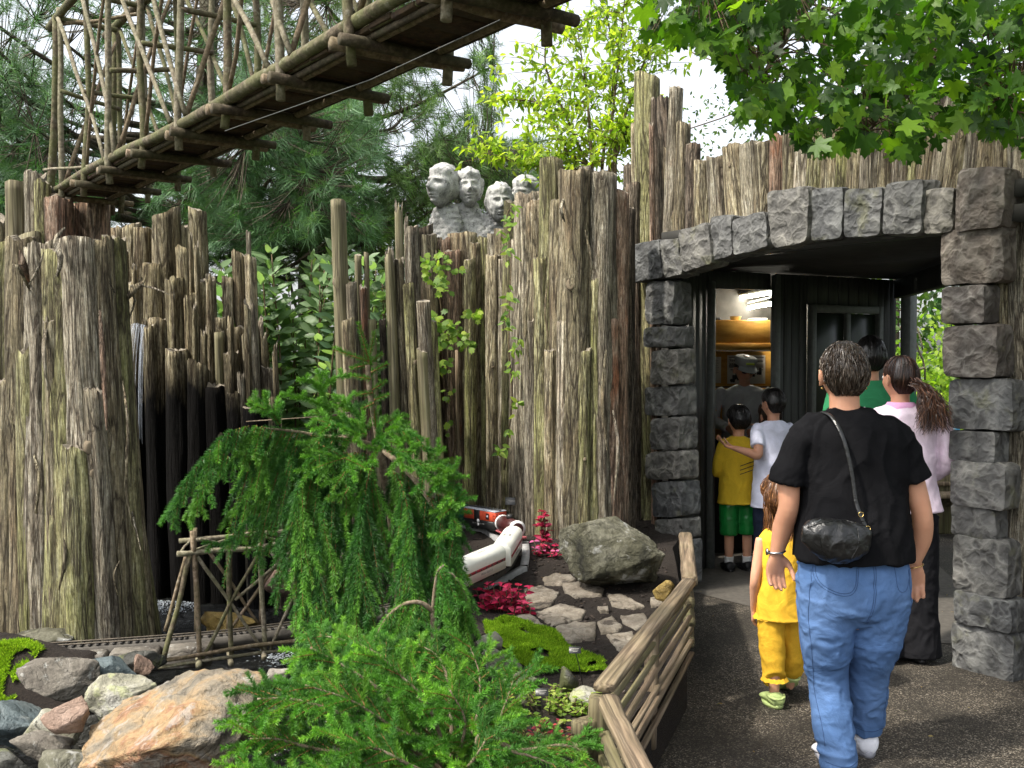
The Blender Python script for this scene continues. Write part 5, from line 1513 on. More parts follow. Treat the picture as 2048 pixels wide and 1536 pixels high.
# red boxcar
a, b = PZ(927, 1050, .45), PZ(990, 1061, .45)
dv = (b - a).normalized(); nv = Vector((-dv.y, dv.x, 0)); L = (b - a).length; w = .105
mid = (a + b) / 2 + nv * w / 2
BX = car_frame("boxcar", "orange-red boxcar with black lower half and grey ribbed roof", (mid.x, mid.y, .434), math.atan2(dv.y, dv.x), None)
def cbox(t, nm, c, s, mat):
    V, T = bevel_box(*s, min(.003, min(s) * .2)); m_ = MB(); m_.add(V + np.array(c), T); return m_.build(nm, mat, t)
cbox(BX, "body", (0, 0, .04), (L, w, .052), M['black_pl'])
cbox(BX, "upper_side", (0, 0, .0985), (L, w, .062), M['box_red'])
for sd in (-1, 1):
    cbox(BX, "roof", (0, sd * .027, .1335), (L, .052, .006), M['roof_grey'])
    for k in range(9): cbox(BX, "roof_rib", (-L * .45 + k * L * .112, sd * .027, .1375), (.005, .050, .004), M['roof_grey'])
cbox(BX, "walkway", (0, 0, .144), (L, .020, .004), M['black_pl'])
cbox(BX, "door", (-.02, -w / 2 - .001, .090), (.055, .004, .082), M['black_pl'])
cbox(BX, "emblem", (L * .27, -w / 2 - .001, .098), (.028, .003, .040), M['maroon'])
m_ = MB(); m_.tube([(L * .27, -w / 2 - .0035, .098), (L * .27, -w / 2 - .0045, .098)], .009, 12); m_.build("emblem_disc", M['roof_grey'], BX)
for k in range(7): cbox(BX, "rib", (L * .06 + k * .028, -w / 2 - .0008, .098), (.003, .003, .058), M['box_red'])
for k in range(5): cbox(BX, "ladder_rung", (L / 2 - .012, -w / 2 - .002, .03 + k * .02), (.016, .003, .002), M['black_pl'])
for k in range(4): cbox(BX, "end_rib", (L / 2 + .001, 0, .078 + k * .014), (.003, w * .9, .004), M['crimson'])
marks(BX, -L * .30, -w / 2 - .001, .103, 6, .009, .016, 'side', M['black_pl'], 1.3, 3)
marks(BX, -.005, -w / 2 - .001, .045, 9, .008, .008, 'side', M['ink_grey'], 1.6, 6)
m_ = MB(); m_.tube([(-.006, -w / 2 - .001, .062), (-.006, -w / 2 - .004, .062)], .013, 14); m_.tube([(-.006, -w / 2 - .001, .038), (-.006, -w / 2 - .004, .038)], .009, 12); m_.build("badge", M['white_pl'], BX)
add_bogies(BX, L, w)
# green boxcar
mid2 = mid - dv * (L + .05) + Vector((0, .03, 0))
GX = car_frame("boxcar", "dark green boxcar behind the orange-red one, mostly hidden by spruce", (mid2.x, mid2.y, .434), math.atan2(dv.y, dv.x) - .12, None)
cbox(GX, "body", (0, 0, .07), (L, w, .112), M['dk_green']); cbox(GX, "roof", (0, 0, .132), (L * 1.01, w * 1.04, .008), M['dk_green'])
cbox(GX, "door", (0, -w / 2 - .001, .068), (.05, .004, .095), M['black_pl']); marks(GX, L * .27, -w / 2 - .001, .09, 3, .014, .022, 'side', simple("yellow print", (.5, .35, .05)), 1.4, 8)
for k in range(8): cbox(GX, "rib", (-L * .42 + k * L * .12, -w / 2 - .001, .07), (.003, .003, .10), M['dk_green'])
add_bogies(GX, L, w)
# tank car between boxcar and coach
tc = PZ(1010, 1080, .434)
TK = car_frame("tank_car", "maroon and white tank car with a black dome between red boxcar and white coach", (tc.x + .03, tc.y + .06, .434), math.radians(112), None)
m_ = MB(); m_.tube([(-.13, 0, .078), (-.125, 0, .078), (.125, 0, .078), (.13, 0, .078)], [.035, .050, .050, .035], 24); m_.build("tank", M['maroon'], TK, True)
for x in (-.121, .121):
    m_ = MB(); m_.tube([(x - .008, 0, .078), (x + .008, 0, .078)], .052, 24); m_.build("tank_band", M['white_pl'], TK)
m_ = MB(); m_.tube([(0, 0, .12), (0, 0, .148), (0, 0, .152)], [.022, .021, .012], 16); m_.build("dome", M['black_pl'], TK)
cbox(TK, "frame", (0, 0, .026), (.30, .075, .010), M['pinkred'])
cbox(TK, "end_step", (-.16, 0, .03), (.03, .085, .012), M['pinkred'])
marks(TK, 0, -.0505, .078, 6, .016, .02, 'side', M['white_pl'], 1.3, 2)
add_bogies(TK, .28, w)

# ------------------------------------------------------------------ small things
def plant_label(px, py, d, lean, label, w=.045, h=.028):
    p = P(px, py, d); g_z = ground_at(p.x, p.y)
    t = thing("plant_label", label, "plant label", (p.x, p.y, g_z))
    m_ = MB(); m_.tube([(lean * .1, 0, -.02), (lean * .04, .01, (p.z - g_z) * .6), (0, 0, p.z - g_z)], .0018, 6); m_.build("stake", M['black_pl'], t)
    V, T = bevel_box(w, .0015, h, .0006); V = V @ rotm(x=-.7).T + (0, 0, p.z - g_z)
    m_ = MB(); m_.add(V, T); pl = m_.build("plate", M['black_pl'], t)
    m2 = MB()
    for k in range(3): m2.add((bevel_box(w * (.7 - .15 * k), .0004, .0022, .0001)[0] @ rotm(x=-.7).T + np.array([0, -.001 - .003 * 0, p.z - g_z]) + np.array([0, (.006 - .006 * k) * math.sin(.7) - .0012, (.006 - .006 * k) * math.cos(.7) + .0004])), bevel_box(.1, .1, .1, .001)[1])
    m2.build("print_line", M['ink_grey'], pl)
    return t
plant_label(1150, 1300, 3.75, .35, "slanting black plant label standing in the bright moss")
plant_label(1084, 1384, 3.35, 0, "black plant label in front of the yellow-green plants")
plant_label(1028, 1002, 6.75, 0, "small black plant label against the log wall behind the train", .12, .06)
# wooden stake and vine tie
rail(None, "wooden_stake", P(913, 700, 7.45), Vector((P(918, 700, 7.4).x, 7.4, .3)), .022, .018, 'rail', n=8)
tag(bpy.data.objects["wooden_stake"], "thin square wooden stake holding the vine against the dark log wall", "stake")
# cables in the sky
for nm, a, b, lab in (("cable", P(1384, 105, 9), P(1640, 195, 7), "thin grey cable crossing the white sky above the gate"), ("cable", P(1365, 262, 9), P(1530, 198, 8), "short brown cable slanting up behind the maple leaves")):
    m_ = MB(); m_.tube([a, (a + b) / 2 - Vector((0, 0, .02)), b + (b - a) * .8], .006, 6); tag(m_.build(nm, M['stem'], None), lab, "cable")
# ------------------------------------------------------------------ leaves
def ovate(w=.42, fold=.10, n=4, curl=.12):
    """leaf of length 1 along +x, width w, folded along the midrib; 4n-ish triangles"""
    xs = np.linspace(0, 1, n + 1)
    V, T = [], []
    for x in xs:
        hw = w / 2 * (math.sin(math.pi * min(1, x ** .75)) if 0 < x < 1 else 0)
        V += [(x, -hw, fold * hw * 2 - curl * x * x), (x, 0, -curl * x * x), (x, hw, fold * hw * 2 - curl * x * x)]
    for k in range(n):
        a = 3 * k
        for o_ in (0, 1):
            T += [[a + o_, a + 3 + o_, a + 4 + o_], [a + o_, a + 4 + o_, a + 1 + o_]]
    return np.array(V), np.array(T)
def maple_leaf():
    pts = []
    spec = [(0, 1.0), (10, .80), (16, .84), (24, .52), (38, .62), (44, .92), (50, .80), (58, .86), (70, .46), (92, .50), (104, .62), (112, .50), (140, .30), (170, .08)]
    for a, r in spec: pts.append((r * math.cos(math.radians(a)), r * math.sin(math.radians(a))))
    full = pts + [(x, -y) for x, y in reversed(pts[1:])]
    n = len(full)
    V = [(0.0, 0.0, 0.0)] + [(x, y, -.16 * (x * x + y * y) + .10 * abs(y)) for x, y in full]
    T = [[0, 1 + k, 1 + (k + 1) % n] for k in range(n)]
    V = np.array(V); V[:, :] *= .55; V[:, 0] += .05
    # petiole
    m = MB(); m.add(V, T); m.tube([(.05, 0, 0), (-.25, 0, .03), (-.5, 0, .10)], .008, 3, caps=False)
    Vv = np.concatenate(m.V); Q = np.concatenate(m.Q); T2 = np.concatenate([np.array(T), Q[:, :3], Q[:, [0, 2, 3]]])
    return Vv, T2
def lobed_leaf():
    spec = [(0, 1.0), (18, .62), (35, .85), (55, .5), (80, .6), (110, .35), (150, .25)]
    pts = [(r * math.cos(math.radians(a)), r * math.sin(math.radians(a))) for a, r in spec]
    full = pts + [(x, -y) for x, y in reversed(pts[1:])]; n = len(full)
    V = [(0, 0, 0)] + [(x, y, -.15 * (x * x + y * y)) for x, y in full]
    return np.array(V, dtype=float) * .55, np.array([[0, 1 + k, 1 + (k + 1) % n] for k in range(n)])
OV, MAP, LOB = ovate(), maple_leaf(), lobed_leaf()
OV_W = ovate(.62, .12, 4, .2); OV_N = ovate(.36, .12, 4, .25); OV_S = ovate(.5, .1, 2, .1)
def norm(a): return a / (np.linalg.norm(a, axis=-1, keepdims=True) + 1e-12)
def batch(tmpl, pos, axis, nrm, scale, cols, mb, jitter_col=0.0):
    V, T = tmpl
    pos = np.asarray(pos, dtype=float); n = len(pos)
    a = norm(np.asarray(axis, dtype=float)); nr = np.asarray(nrm, dtype=float)
    nr = norm(nr - a * (nr * a).sum(1, keepdims=True)); b = np.cross(nr, a)
    sc = np.broadcast_to(np.asarray(scale, dtype=float), (n,))
    W = pos[:, None, :] + sc[:, None, None] * (V[None, :, 0:1] * a[:, None, :] + V[None, :, 1:2] * b[:, None, :] + V[None, :, 2:3] * nr[:, None, :])
    TT_ = (T[None] + (np.arange(n) * len(V))[:, None, None]).reshape(-1, 3)
    cc = np.repeat(np.asarray(cols, dtype=float)[:, None, :], len(V), 1).reshape(-1, 3)
    mb.add(W.reshape(-1, 3), TT_, col=cc)
def palette(n, cols, var=.18, r=None):
    r = r or rng
    c = np.array(cols)[r.integers(0, len(cols), n)]
    return np.clip(c * (1 + var * r.normal(size=(n, 1))), .002, 1)
def leaf_meshes(tmpl, cols, mat, name="leaf"):
    out = []
    for c in cols:
        m_ = MB(); m_.add(tmpl[0], tmpl[1], col=c); out.append(m_.mesh(name, mat, usecol=True))
    return out
def leaf_objs(parent, meshes, pos, axis, nrm, scale, name="leaf", r=None):
    r = r or rng
    off = np.array(parent.location)
    for k in range(len(pos)):
        a = Vector(axis[k]).normalized(); n = Vector(nrm[k]); n = (n - a * n.dot(a)).normalized(); b = n.cross(a)
        o = bpy.data.objects.new(name, meshes[int(r.integers(0, len(meshes)))]); C.objects.link(o)
        o.parent = parent
        Mx = Matrix((a, b, n)).transposed().to_4x4()
        o.matrix_local = Matrix.Translation(Vector(pos[k]) - parent.location) @ Mx @ Matrix.Scale(float(scale[k]), 4)

# ------------------------------------------------------------------ pine trees behind the palisade
def pine(name_label, trunk_pts, trunk_r, regions, n_tufts, seed, cols, needle=(.10, .14), dr=(8.5, 11), holes=-.18, hs=.011):
    r = np.random.default_rng(seed)
    base = Vector(trunk_pts[0])
    t = thing("pine_tree", name_label, "pine", base)
    tp = catmull(trunk_pts, 30)
    m_ = MB(); m_.tube(tp - np.array(base), np.linspace(trunk_r, trunk_r * .35, 30), 14, rough=.15, seed=seed); m_.build("trunk", M['trunk'], t, True)
    # tuft centres
    cen = []
    tries = 0
    while len(cen) < n_tufts and tries < n_tufts * 30:
        tries += 1
        x0, x1, y0, y1, w = regions[int(r.integers(0, len(regions)))]
        if r.random() > w: continue
        px, py = r.uniform(x0, x1), r.uniform(y0, y1); d = r.uniform(*dr)
        q = np.array([[px * hs, py * hs, d * .45]])
        if float(fbm(q, seed, 3)[0]) < holes: continue
        p = P(px, py, d); cen.append((p.x, p.y, p.z))
    cen = np.array(cen)
    # limbs: from trunk towards clusters of tufts
    limbs = []
    nl = max(8, n_tufts // 55)
    ids = r.choice(len(cen), nl, replace=False)
    for k, i_ in enumerate(ids):
        e = cen[i_]; dz = e[2] - abs(np.linalg.norm(e[:2] - np.array(base)[:2])) * .25
        j = int(np.argmin(np.abs(tp[:, 2] - dz))); a = tp[j]
        L = np.linalg.norm(e - a)
        mid = (a + e) / 2 + np.array([r.normal() * .12, r.normal() * .12, -.10 * L + r.normal() * .05])
        c = catmull([a, mid, e], 16); limbs.append(c)
        m_ = MB(); m_.tube(c - np.array(base), np.linspace(.012 + .012 * L, .008, 16), 7, rough=.15, seed=k); m_.build("branch", M['trunk'], t, True)
    LP_ = np.concatenate(limbs)
    # thin twigs linking tufts to the limbs
    tw = MB(); dirs = np.zeros_like(cen)
    for k, c_ in enumerate(cen):
        dd = np.linalg.norm(LP_ - c_, axis=1); j = int(np.argmin(dd + r.random(len(dd)) * .15)); a = LP_[j]
        v = c_ - a; L = np.linalg.norm(v) + 1e-6
        if L < 1.4:
            mid = (a + c_) / 2 + np.array([0, 0, -.08 * L])
            tw.tube([a - np.array(base), mid - np.array(base), c_ - np.array(base)], [.006, .0045, .003], 3, caps=False)
        dirs[k] = norm(v / L + np.array([r.normal() * .35, r.normal() * .35, .45 + r.normal() * .3]))
    tw.build("twigs", M['trunk'], t)["kind"] = 'stuff'
    # needles
    nn = 44; n = len(cen)
    tc = palette(n, cols, .22, r)
    s = r.uniform(-.10, .05, (n, nn)); base_p = cen[:, None, :] + dirs[:, None, :] * s[..., None]
    rd = norm(r.normal(size=(n, nn, 3)))
    rd = rd - dirs[:, None, :] * (rd * dirs[:, None, :]).sum(-1, keepdims=True); rd = norm(rd)
    nd = norm(dirs[:, None, :] * r.uniform(.35, 1.3, (n, nn, 1)) + rd)
    L = r.uniform(*needle, (n, nn, 1))
    sd = norm(np.cross(nd, rd + .3)) * .0026
    tip = base_p + nd * L + np.array([0, 0, -.012])
    V = np.stack([base_p - sd, base_p + sd, tip], 2).reshape(-1, 3) - np.array(base)
    Tn = np.arange(len(V)).reshape(-1, 3)
    cc = np.repeat(tc, nn * 3, 0) * np.repeat(r.uniform(.75, 1.3, (n * nn, 1)), 3, 0)
    o = link("needles", new_mesh("needles", V, [Tn], M['needle'], False, cc), t); o["kind"] = 'stuff'
    return t
PINEC = [(.045, .105, .038), (.065, .145, .05), (.085, .17, .07), (.11, .20, .10), (.055, .125, .045)]
pine("large blue-green pine filling the upper left behind the overhead twig bridge", [(-3.2, 9.6, 0), (-3.1, 9.6, 2.0), (-2.9, 9.5, 4.2), (-2.8, 9.5, 6.5)], .17,
     [(-260, 520, -160, 420, 1), (-260, 120, 120, 520, .8), (380, 760, 180, 480, 1), (-100, 560, 330, 520, .8)], 4300, 21, PINEC, dr=(7.2, 10.5), holes=-.24)
pine("tall pine standing behind the stone faces and the log wall, with a leaning dark trunk", [(-2.15, 10.6, 0), (-2.15, 10.6, 1.6), (-2.1, 10.5, 2.8), (-1.7, 10.3, 4.3), (-1.3, 10.2, 6.0)], .15,
     [(480, 1000, -60, 300, 1), (560, 1090, 280, 460, .9), (380, 820, 420, 560, .45)], 3300, 22, [(.05, .11, .03), (.07, .145, .04), (.06, .12, .045), (.10, .18, .055)], dr=(9.2, 12.5), holes=-.17)

# far hedge and trees that close the view behind everything
def leaf_mass(name, label, cat, boxes, n, seed, cols, size, tmpl=OV_S, kind=None):
    """boxes of (x0,x1,y0,y1,z0,z1)"""
    r = np.random.default_rng(seed)
    c0 = Vector((sum(b[0] + b[1] for b in boxes) / 2 / len(boxes), sum(b[2] + b[3] for b in boxes) / 2 / len(boxes), 0))
    t = thing(name, label, cat, c0)
    tr = MB()
    mb = MB()
    vols = np.array([(b[1] - b[0]) * (b[3] - b[2]) * (b[5] - b[4]) for b in boxes]); pick = r.choice(len(boxes), n, p=vols / vols.sum())
    B = np.array(boxes)[pick]
    u = norm(r.normal(size=(n, 3))) * (r.random((n, 1)) ** .4)
    cen = (B[:, [0, 2, 4]] + B[:, [1, 3, 5]]) / 2; hf = (B[:, [1, 3, 5]] - B[:, [0, 2, 4]]) / 2
    p = cen + u * hf * 1.15
    p = p + .10 * np.stack([vnoise(p * 2 + k * 9, seed) for k in range(3)], -1)
    keep = fbm(p * 1.7, seed, 3) > -.25
    p = p[keep]; n = len(p)
    ax = norm(r.normal(size=(n, 3)) + [0, 0, -.3]); nr = norm(r.normal(size=(n, 3)) + [0, -.4, .9])
    batch(tmpl, p - np.array(c0), ax, nr, r.uniform(.7, 1.3, n) * size, palette(n, cols, .25, r), mb)
    for b in boxes:
        x, y = (b[0] + b[1]) / 2, (b[2] + b[3]) / 2
        trm = MB(); trm.tube(np.array([(x, y, 0), (x + .05, y, (b[4] + b[5]) * .3), (x - .04, y, (b[4] + b[5]) * .5)]) - np.array(c0), [.07, .05, .03], 8, rough=.1); trm.build("trunk", M['trunk'], t, True)
    o = mb.build("foliage", M['leaf'], t, usecol=True); o["kind"] = 'stuff'
    return t
leaf_mass("hedge", "dark green hedge far behind the log palisades", "hedge", [(-9, -4.5, 13, 15, 0, 2.2), (-5, -1, 13.5, 15.5, 0, 2.0), (-1.5, 3, 13.5, 15.5, 0, 2.4), (2.0, 6, 15, 17, 0, 2.6)], 14000, 31, [(.04, .08, .02), (.06, .12, .03), (.10, .17, .04)], .16)
leaf_mass("shrub", "bright yellow-green shrub glimpsed low between the pine trunks and the planks", "shrub", [(-2.4, -1.2, 11.3, 12.2, 1.2, 3.0), (-1.7, -.6, 11, 11.8, 1.2, 2.9)], 3000, 32, [(.16, .24, .03), (.24, .32, .05), (.10, .18, .03)], .09)

# ------------------------------------------------------------------ chartreuse young tree behind the tower
r_ = np.random.default_rng(41)
CHb = Vector((0.83, 7.9, 0.2))
CH = thing("young_tree", "light yellow-green young tree with thin stems rising behind the log tower", "tree", CHb)
stems = [[(1218, 360, 7.8), (1225, 230, 7.8), (1240, 100, 7.8), (1252, -40, 7.8)], [(1200, 380, 7.9), (1212, 260, 7.9), (1228, 150, 7.9), (1215, 40, 7.9), (1180, -40, 7.9)], [(1180, 330, 7.9), (1130, 300, 7.9), (1080, 210, 8.0), (1000, 200, 8.1)],
         [(1185, 360, 7.8), (1178, 240, 7.9), (1170, 160, 8.0), (1150, 30, 8.0)], [(1230, 300, 7.7), (1260, 200, 7.8), (1290, 120, 7.9), (1330, 40, 8.0)], [(1170, 345, 7.9), (1100, 330, 8.0), (1040, 330, 8.0), (960, 290, 8.1)],
         [(1225, 330, 7.7), (1245, 280, 7.7), (1262, 250, 7.7)], [(1180, 345, 8), (1140, 250, 8.1), (1090, 120, 8.1), (1120, -10, 8.2)]]
st_pts = []
for k, s_ in enumerate(stems):
    c = catmull([P(*q_) for q_ in s_], 26); st_pts.append(c)
    full = np.concatenate([[np.array([c[0][0] * .9 + CHb.x * .1, c[0][1], .2])], c])
    m_ = MB(); m_.tube(full - np.array(CHb), np.linspace(.016, .003, len(full)), 7, rough=.1); m_.build("stem", M['stem'], CH, True)
pos = []
twm = MB()
for c in st_pts:
    for k in range(46):
        f = r_.random() ** .7; a = c[int(f * 25)]
        L = r_.uniform(.10, .55) * (1.1 - .4 * f); dv = norm(np.array([r_.normal(), r_.normal() * .6, r_.uniform(-.1, .7)]))
        e = a + dv * L + [0, 0, -.05 * L]; mid = (a + e) / 2 + [0, 0, .05 * L]
        cc = catmull([a, mid, e], 7)
        twm.tube(cc - np.array(CHb), np.linspace(.0035, .0015, 7), 3, caps=False)
        for q_ in range(int(4 + L * 26)):
            pos.append(cc[int(r_.integers(1, 7))] + r_.normal(size=3) * .018)
pos = np.array(pos)
twm.build("twigs", M['stem'], CH)["kind"] = 'stuff'
n = len(pos); ax = norm(r_.normal(size=(n, 3)) + [-.2, 0, -.5]); nr = norm(r_.normal(size=(n, 3)) * .8 + [0, -.3, 1])
colsY = [(.25, .36, .03), (.34, .45, .04), (.42, .50, .06), (.18, .29, .03)]
mb = MB(); k = n - 300
batch(OV_N, pos[:k] - np.array(CHb), ax[:k], nr[:k], r_.uniform(.055, .095, k), palette(k, colsY, .15, r_), mb)
mb.build("foliage", M['leaf_thin'], CH, usecol=True)["kind"] = 'stuff'
leaf_objs(CH, leaf_meshes(OV_N, colsY, M['leaf_thin']), pos[k:], ax[k:], nr[k:], r_.uniform(.06, .095, 300), r=r_)
# fine dark shrub seen right of the tall post
leaf_mass("shrub", "fine leaved shrub in the gap right of the tall knotted post", "shrub", [(1.6, 2.9, 10.6, 11.4, 1.4, 4.4)], 2600, 47, [(.05, .09, .03), (.09, .14, .04), (.12, .18, .05)], .06)

# ------------------------------------------------------------------ maple boughs over the gate
r_ = np.random.default_rng(51)
MPb = Vector((3.6, 3.2, 0.0))
MP = thing("maple_tree", "leafy maple boughs with broad pointed green leaves hanging in the upper right corner", "maple tree", MPb)
m_ = MB(); m_.tube([(0, 0, 0), (.03, .05, 1.5), (-.05, .1, 3.0), (-.4, .2, 4.6)], [.13, .11, .10, .06], 14, rough=.15); m_.build("trunk", M['trunk'], MP, True)
limbs = [[(1.9, 4.1, 3.6), (1.55, 4.2, 3.35), (1.25, 4.15, 3.05), (1.05, 4.1, 2.75), (.95, 4.05, 2.55)], [(2.3, 4.0, 3.5), (2.0, 4.0, 3.1), (1.7, 3.9, 2.8), (1.5, 3.85, 2.55), (1.35, 3.8, 2.42)], [(2.5, 3.8, 3.2), (2.2, 3.8, 2.9), (1.95, 3.7, 2.65), (1.75, 3.6, 2.45)],
         [(2.8, 3.9, 3.1), (2.5, 3.9, 2.8), (2.25, 3.8, 2.55), (2.1, 3.7, 2.4)], [(2.0, 3.6, 3.5), (1.5, 3.5, 3.3), (1.1, 3.5, 3.1), (.75, 3.45, 2.95), (.62, 3.4, 2.85)], [(1.7, 4.9, 3.9), (1.3, 5.0, 3.75), (1.0, 5.1, 3.5), (.9, 5.1, 3.2)]]
LPm = []
for k, l in enumerate(limbs):
    c = catmull([(MPb.x - .3, MPb.y + .15, 3.9 + .1 * k)] + l, 30); LPm.append(c)
    m_ = MB(); m_.tube(c - np.array(MPb), np.linspace(.035, .005, 30), 7, rough=.12); m_.build("branch", M['trunk'], MP, True)
# leaf positions: photo region, several depths; + canopy above the frame
def maple_low(px): return float(np.interp(px, [1270, 1330, 1400, 1450, 1480, 1540, 1570, 1620, 1700, 1760, 1830, 1900, 1960, 2060, 2200], [60, 95, 90, 130, 250, 275, 250, 320, 300, 325, 315, 265, 270, 300, 320]))
pos = []
while len(pos) < 2100:
    px = r_.uniform(1285, 2140); d = r_.uniform(3.0, 4.7); lowy = maple_low(px)
    py = r_.uniform(-60, lowy - 10)
    if px < 1450 and r_.random() < .35: continue
    if float(fbm(np.array([[px * .011, py * .011, d]]), 9, 3)[0]) < -.30: continue
    p = P(px, py, d); pos.append((p.x, p.y, p.z))
vis = np.array(pos)
LPa = np.concatenate(LPm)
twm = MB()
for k, p in enumerate(vis[::2]):
    j = int(np.argmin(np.linalg.norm(LPa - p, axis=1) + r_.random(len(LPa)) * .1)); a = LPa[j]
    if np.linalg.norm(a - p) < .38: twm.tube(catmull([a - np.array(MPb), (a + p) / 2 + [0, 0, .04] - np.array(MPb), p - np.array(MPb)], 6), np.linspace(.004, .0018, 6), 4, caps=False)
twm.build("twigs", M['stem'], MP)["kind"] = 'stuff'
n = len(vis)
ax = norm(r_.normal(size=(n, 3)) * [.8, .8, .4] + [-.15, -.25, -.75]); nr = norm(r_.normal(size=(n, 3)) * .75 + [0, -.7, .55])
MC = [(.034, .095, .008), (.052, .13, .009), (.085, .185, .012), (.024, .065, .008), (.12, .23, .016)]
dist = vis[:, 1]; order = np.argsort(dist)
big = order[:300]; rest = order[300:]
sc = r_.uniform(.065, .125, n)
leaf_objs(MP, leaf_meshes(MAP, MC, M['leaf']), vis[big], ax[big], nr[big], sc[big], r=r_)
mb = MB(); batch(MAP, vis[rest] - np.array(MPb), ax[rest], nr[rest], sc[rest], palette(len(rest), MC, .2, r_), mb)
# canopy higher up, out of the picture, that shades the path
cn = 6000
cp = np.stack([r_.uniform(-.6, 4.6, cn), r_.uniform(.6, 6.2, cn), r_.uniform(3.5, 5.6, cn)], -1)
keep = (fbm(cp * 1.1, 77, 3) > -.10) & (np.hypot((cp[:, 0] - 2.3) / 2.6, (cp[:, 1] - 3.3) / 2.9) < 1)
keep &= ~((cp[:, 2] - CAMZ) / np.maximum(cp[:, 1], .1) < .46)
cp = cp[keep]; cn = len(cp)
batch(MAP, cp - np.array(MPb), norm(r_.normal(size=(cn, 3)) + [0, 0, -.5]), norm(r_.normal(size=(cn, 3)) * .6 + [0, 0, 1]), r_.uniform(.09, .14, cn), palette(cn, MC, .2, r_), mb)
mb.build("foliage", M['leaf'], MP, usecol=True)["kind"] = 'stuff'

# ------------------------------------------------------------------ viburnum between the palisades
r_ = np.random.default_rng(61)
VB0 = Vector((-1.75, 7.3, .2))
VB = thing("viburnum_bush", "large bush with long grey-green leaves between the brown palisade and the pale planks", "bush", VB0)
shoots = []
for k in range(84):
    px = r_.uniform(425, 790); topy = 495 + 70 * r_.random() + abs(px - 600) * .12; d = r_.uniform(6.75, 8.0)
    top = P(px, topy + r_.choice([0, 0, 60, 140, 220]), d); base = Vector((top.x * .9 - .15, top.y + r_.uniform(-.1, .1), .25))
    c = catmull([base, (base + top) / 2 + Vector((r_.normal() * .06, 0, .05)), top], 22); shoots.append(c)
    m_ = MB(); m_.tube(c - np.array(VB0), np.linspace(.010, .004, 22), 6); m_.build("stem", M['stem'], VB, True)
pos, ax = [], []
for c in shoots:
    L = np.linalg.norm(c[-1] - c[0]); k = 0
    for s in np.arange(.10, 1.0, .055 / L * .95):
        p = c[int(s * 21)] + (c[min(21, int(s * 21) + 1)] - c[int(s * 21)]) * (s * 21 % 1)
        a0 = k * 1.57 + r_.normal() * .3; k += 1
        for sg in (0, math.pi):
            v = np.array([math.cos(a0 + sg), math.sin(a0 + sg), .35 + .6 * max(0, s - .8) * 3]); pos.append(p + norm(v) * .015); ax.append(v)
pos = np.array(pos); ax = np.array(ax); ax[:, 2] += r_.normal(size=len(ax)) * .22
nr = np.tile([-.1, -.85, .75], (len(pos), 1)) + r_.normal(size=(len(pos), 3)) * .32
VC = [(.08, .15, .07), (.11, .19, .095), (.14, .235, .125), (.06, .12, .05), (.17, .27, .16)]
fr_ = np.argsort(pos[:, 1] + r_.random(len(pos)) * .3)[:300]; rs_ = np.setdiff1d(np.arange(len(pos)), fr_)
sc = r_.uniform(.09, .165, len(pos))
leaf_objs(VB, leaf_meshes(OV, VC, M['leaf']), pos[fr_], ax[fr_], nr[fr_], sc[fr_], r=r_)
mb = MB(); batch(OV, pos[rs_] - np.array(VB0), ax[rs_], nr[rs_], sc[rs_], palette(len(rs_), VC, .18, r_), mb); mb.build("foliage", M['leaf'], VB, usecol=True)["kind"] = 'stuff'

# ------------------------------------------------------------------ creepers on the dark wall
def creeper(label, vine_pts, clusters, seed, size, tmpl, cols, per):
    r = np.random.default_rng(seed)
    c = catmull([P(*q_) for q_ in vine_pts], 40); b = Vector(c[0])
    t = thing("creeper", label, "climbing plant", b)
    m_ = MB(); m_.tube(c - np.array(b), np.linspace(.006, .003, 40), 6, rough=.2); m_.build("vine_stem", M['stem'], t, True)
    pos = []
    for (x, y, rx, ry, d, n) in clusters:
        for _ in range(n):
            pos.append(tuple(P(x + r.uniform(-rx, rx), y + r.uniform(-ry, ry), d + r.uniform(-.12, .05))))
    pos = np.array(pos); n = len(pos)
    ax = norm(r.normal(size=(n, 3)) * [.8, .2, .5] + [0, -.3, -.5]); nr = norm(r.normal(size=(n, 3)) * .35 + [0, -1, .6])
    leaf_objs(t, leaf_meshes(tmpl, cols, M['leaf_thin']), pos, ax, nr, r.uniform(.75, 1.3, n) * size, r=r)
CC = [(.14, .25, .03), (.20, .32, .05), (.26, .36, .06), (.10, .19, .03)]
creeper("bright lobed-leaf creeper climbing the dark wall beside the wooden stake", [(918, 1000, 7.4), (905, 930, 7.4), (912, 870, 7.38), (900, 800, 7.36), (895, 700, 7.34), (880, 600, 7.3), (872, 500, 7.3)],
        [(870, 520, 28, 14, 7.2, 26), (868, 548, 20, 18, 7.2, 22), (890, 575, 14, 16, 7.2, 12), (905, 540, 20, 8, 7.2, 7), (880, 640, 26, 20, 7.2, 34), (905, 665, 34, 20, 7.2, 36), (945, 632, 20, 12, 7.2, 16), (938, 690, 18, 8, 7.2, 10), (885, 690, 24, 10, 7.2, 14), (885, 735, 16, 14, 7.2, 16), (893, 790, 14, 12, 7.2, 6), (902, 860, 10, 20, 7.2, 5), (895, 922, 12, 8, 7.2, 5)], 71, .075, LOB, CC, 1)
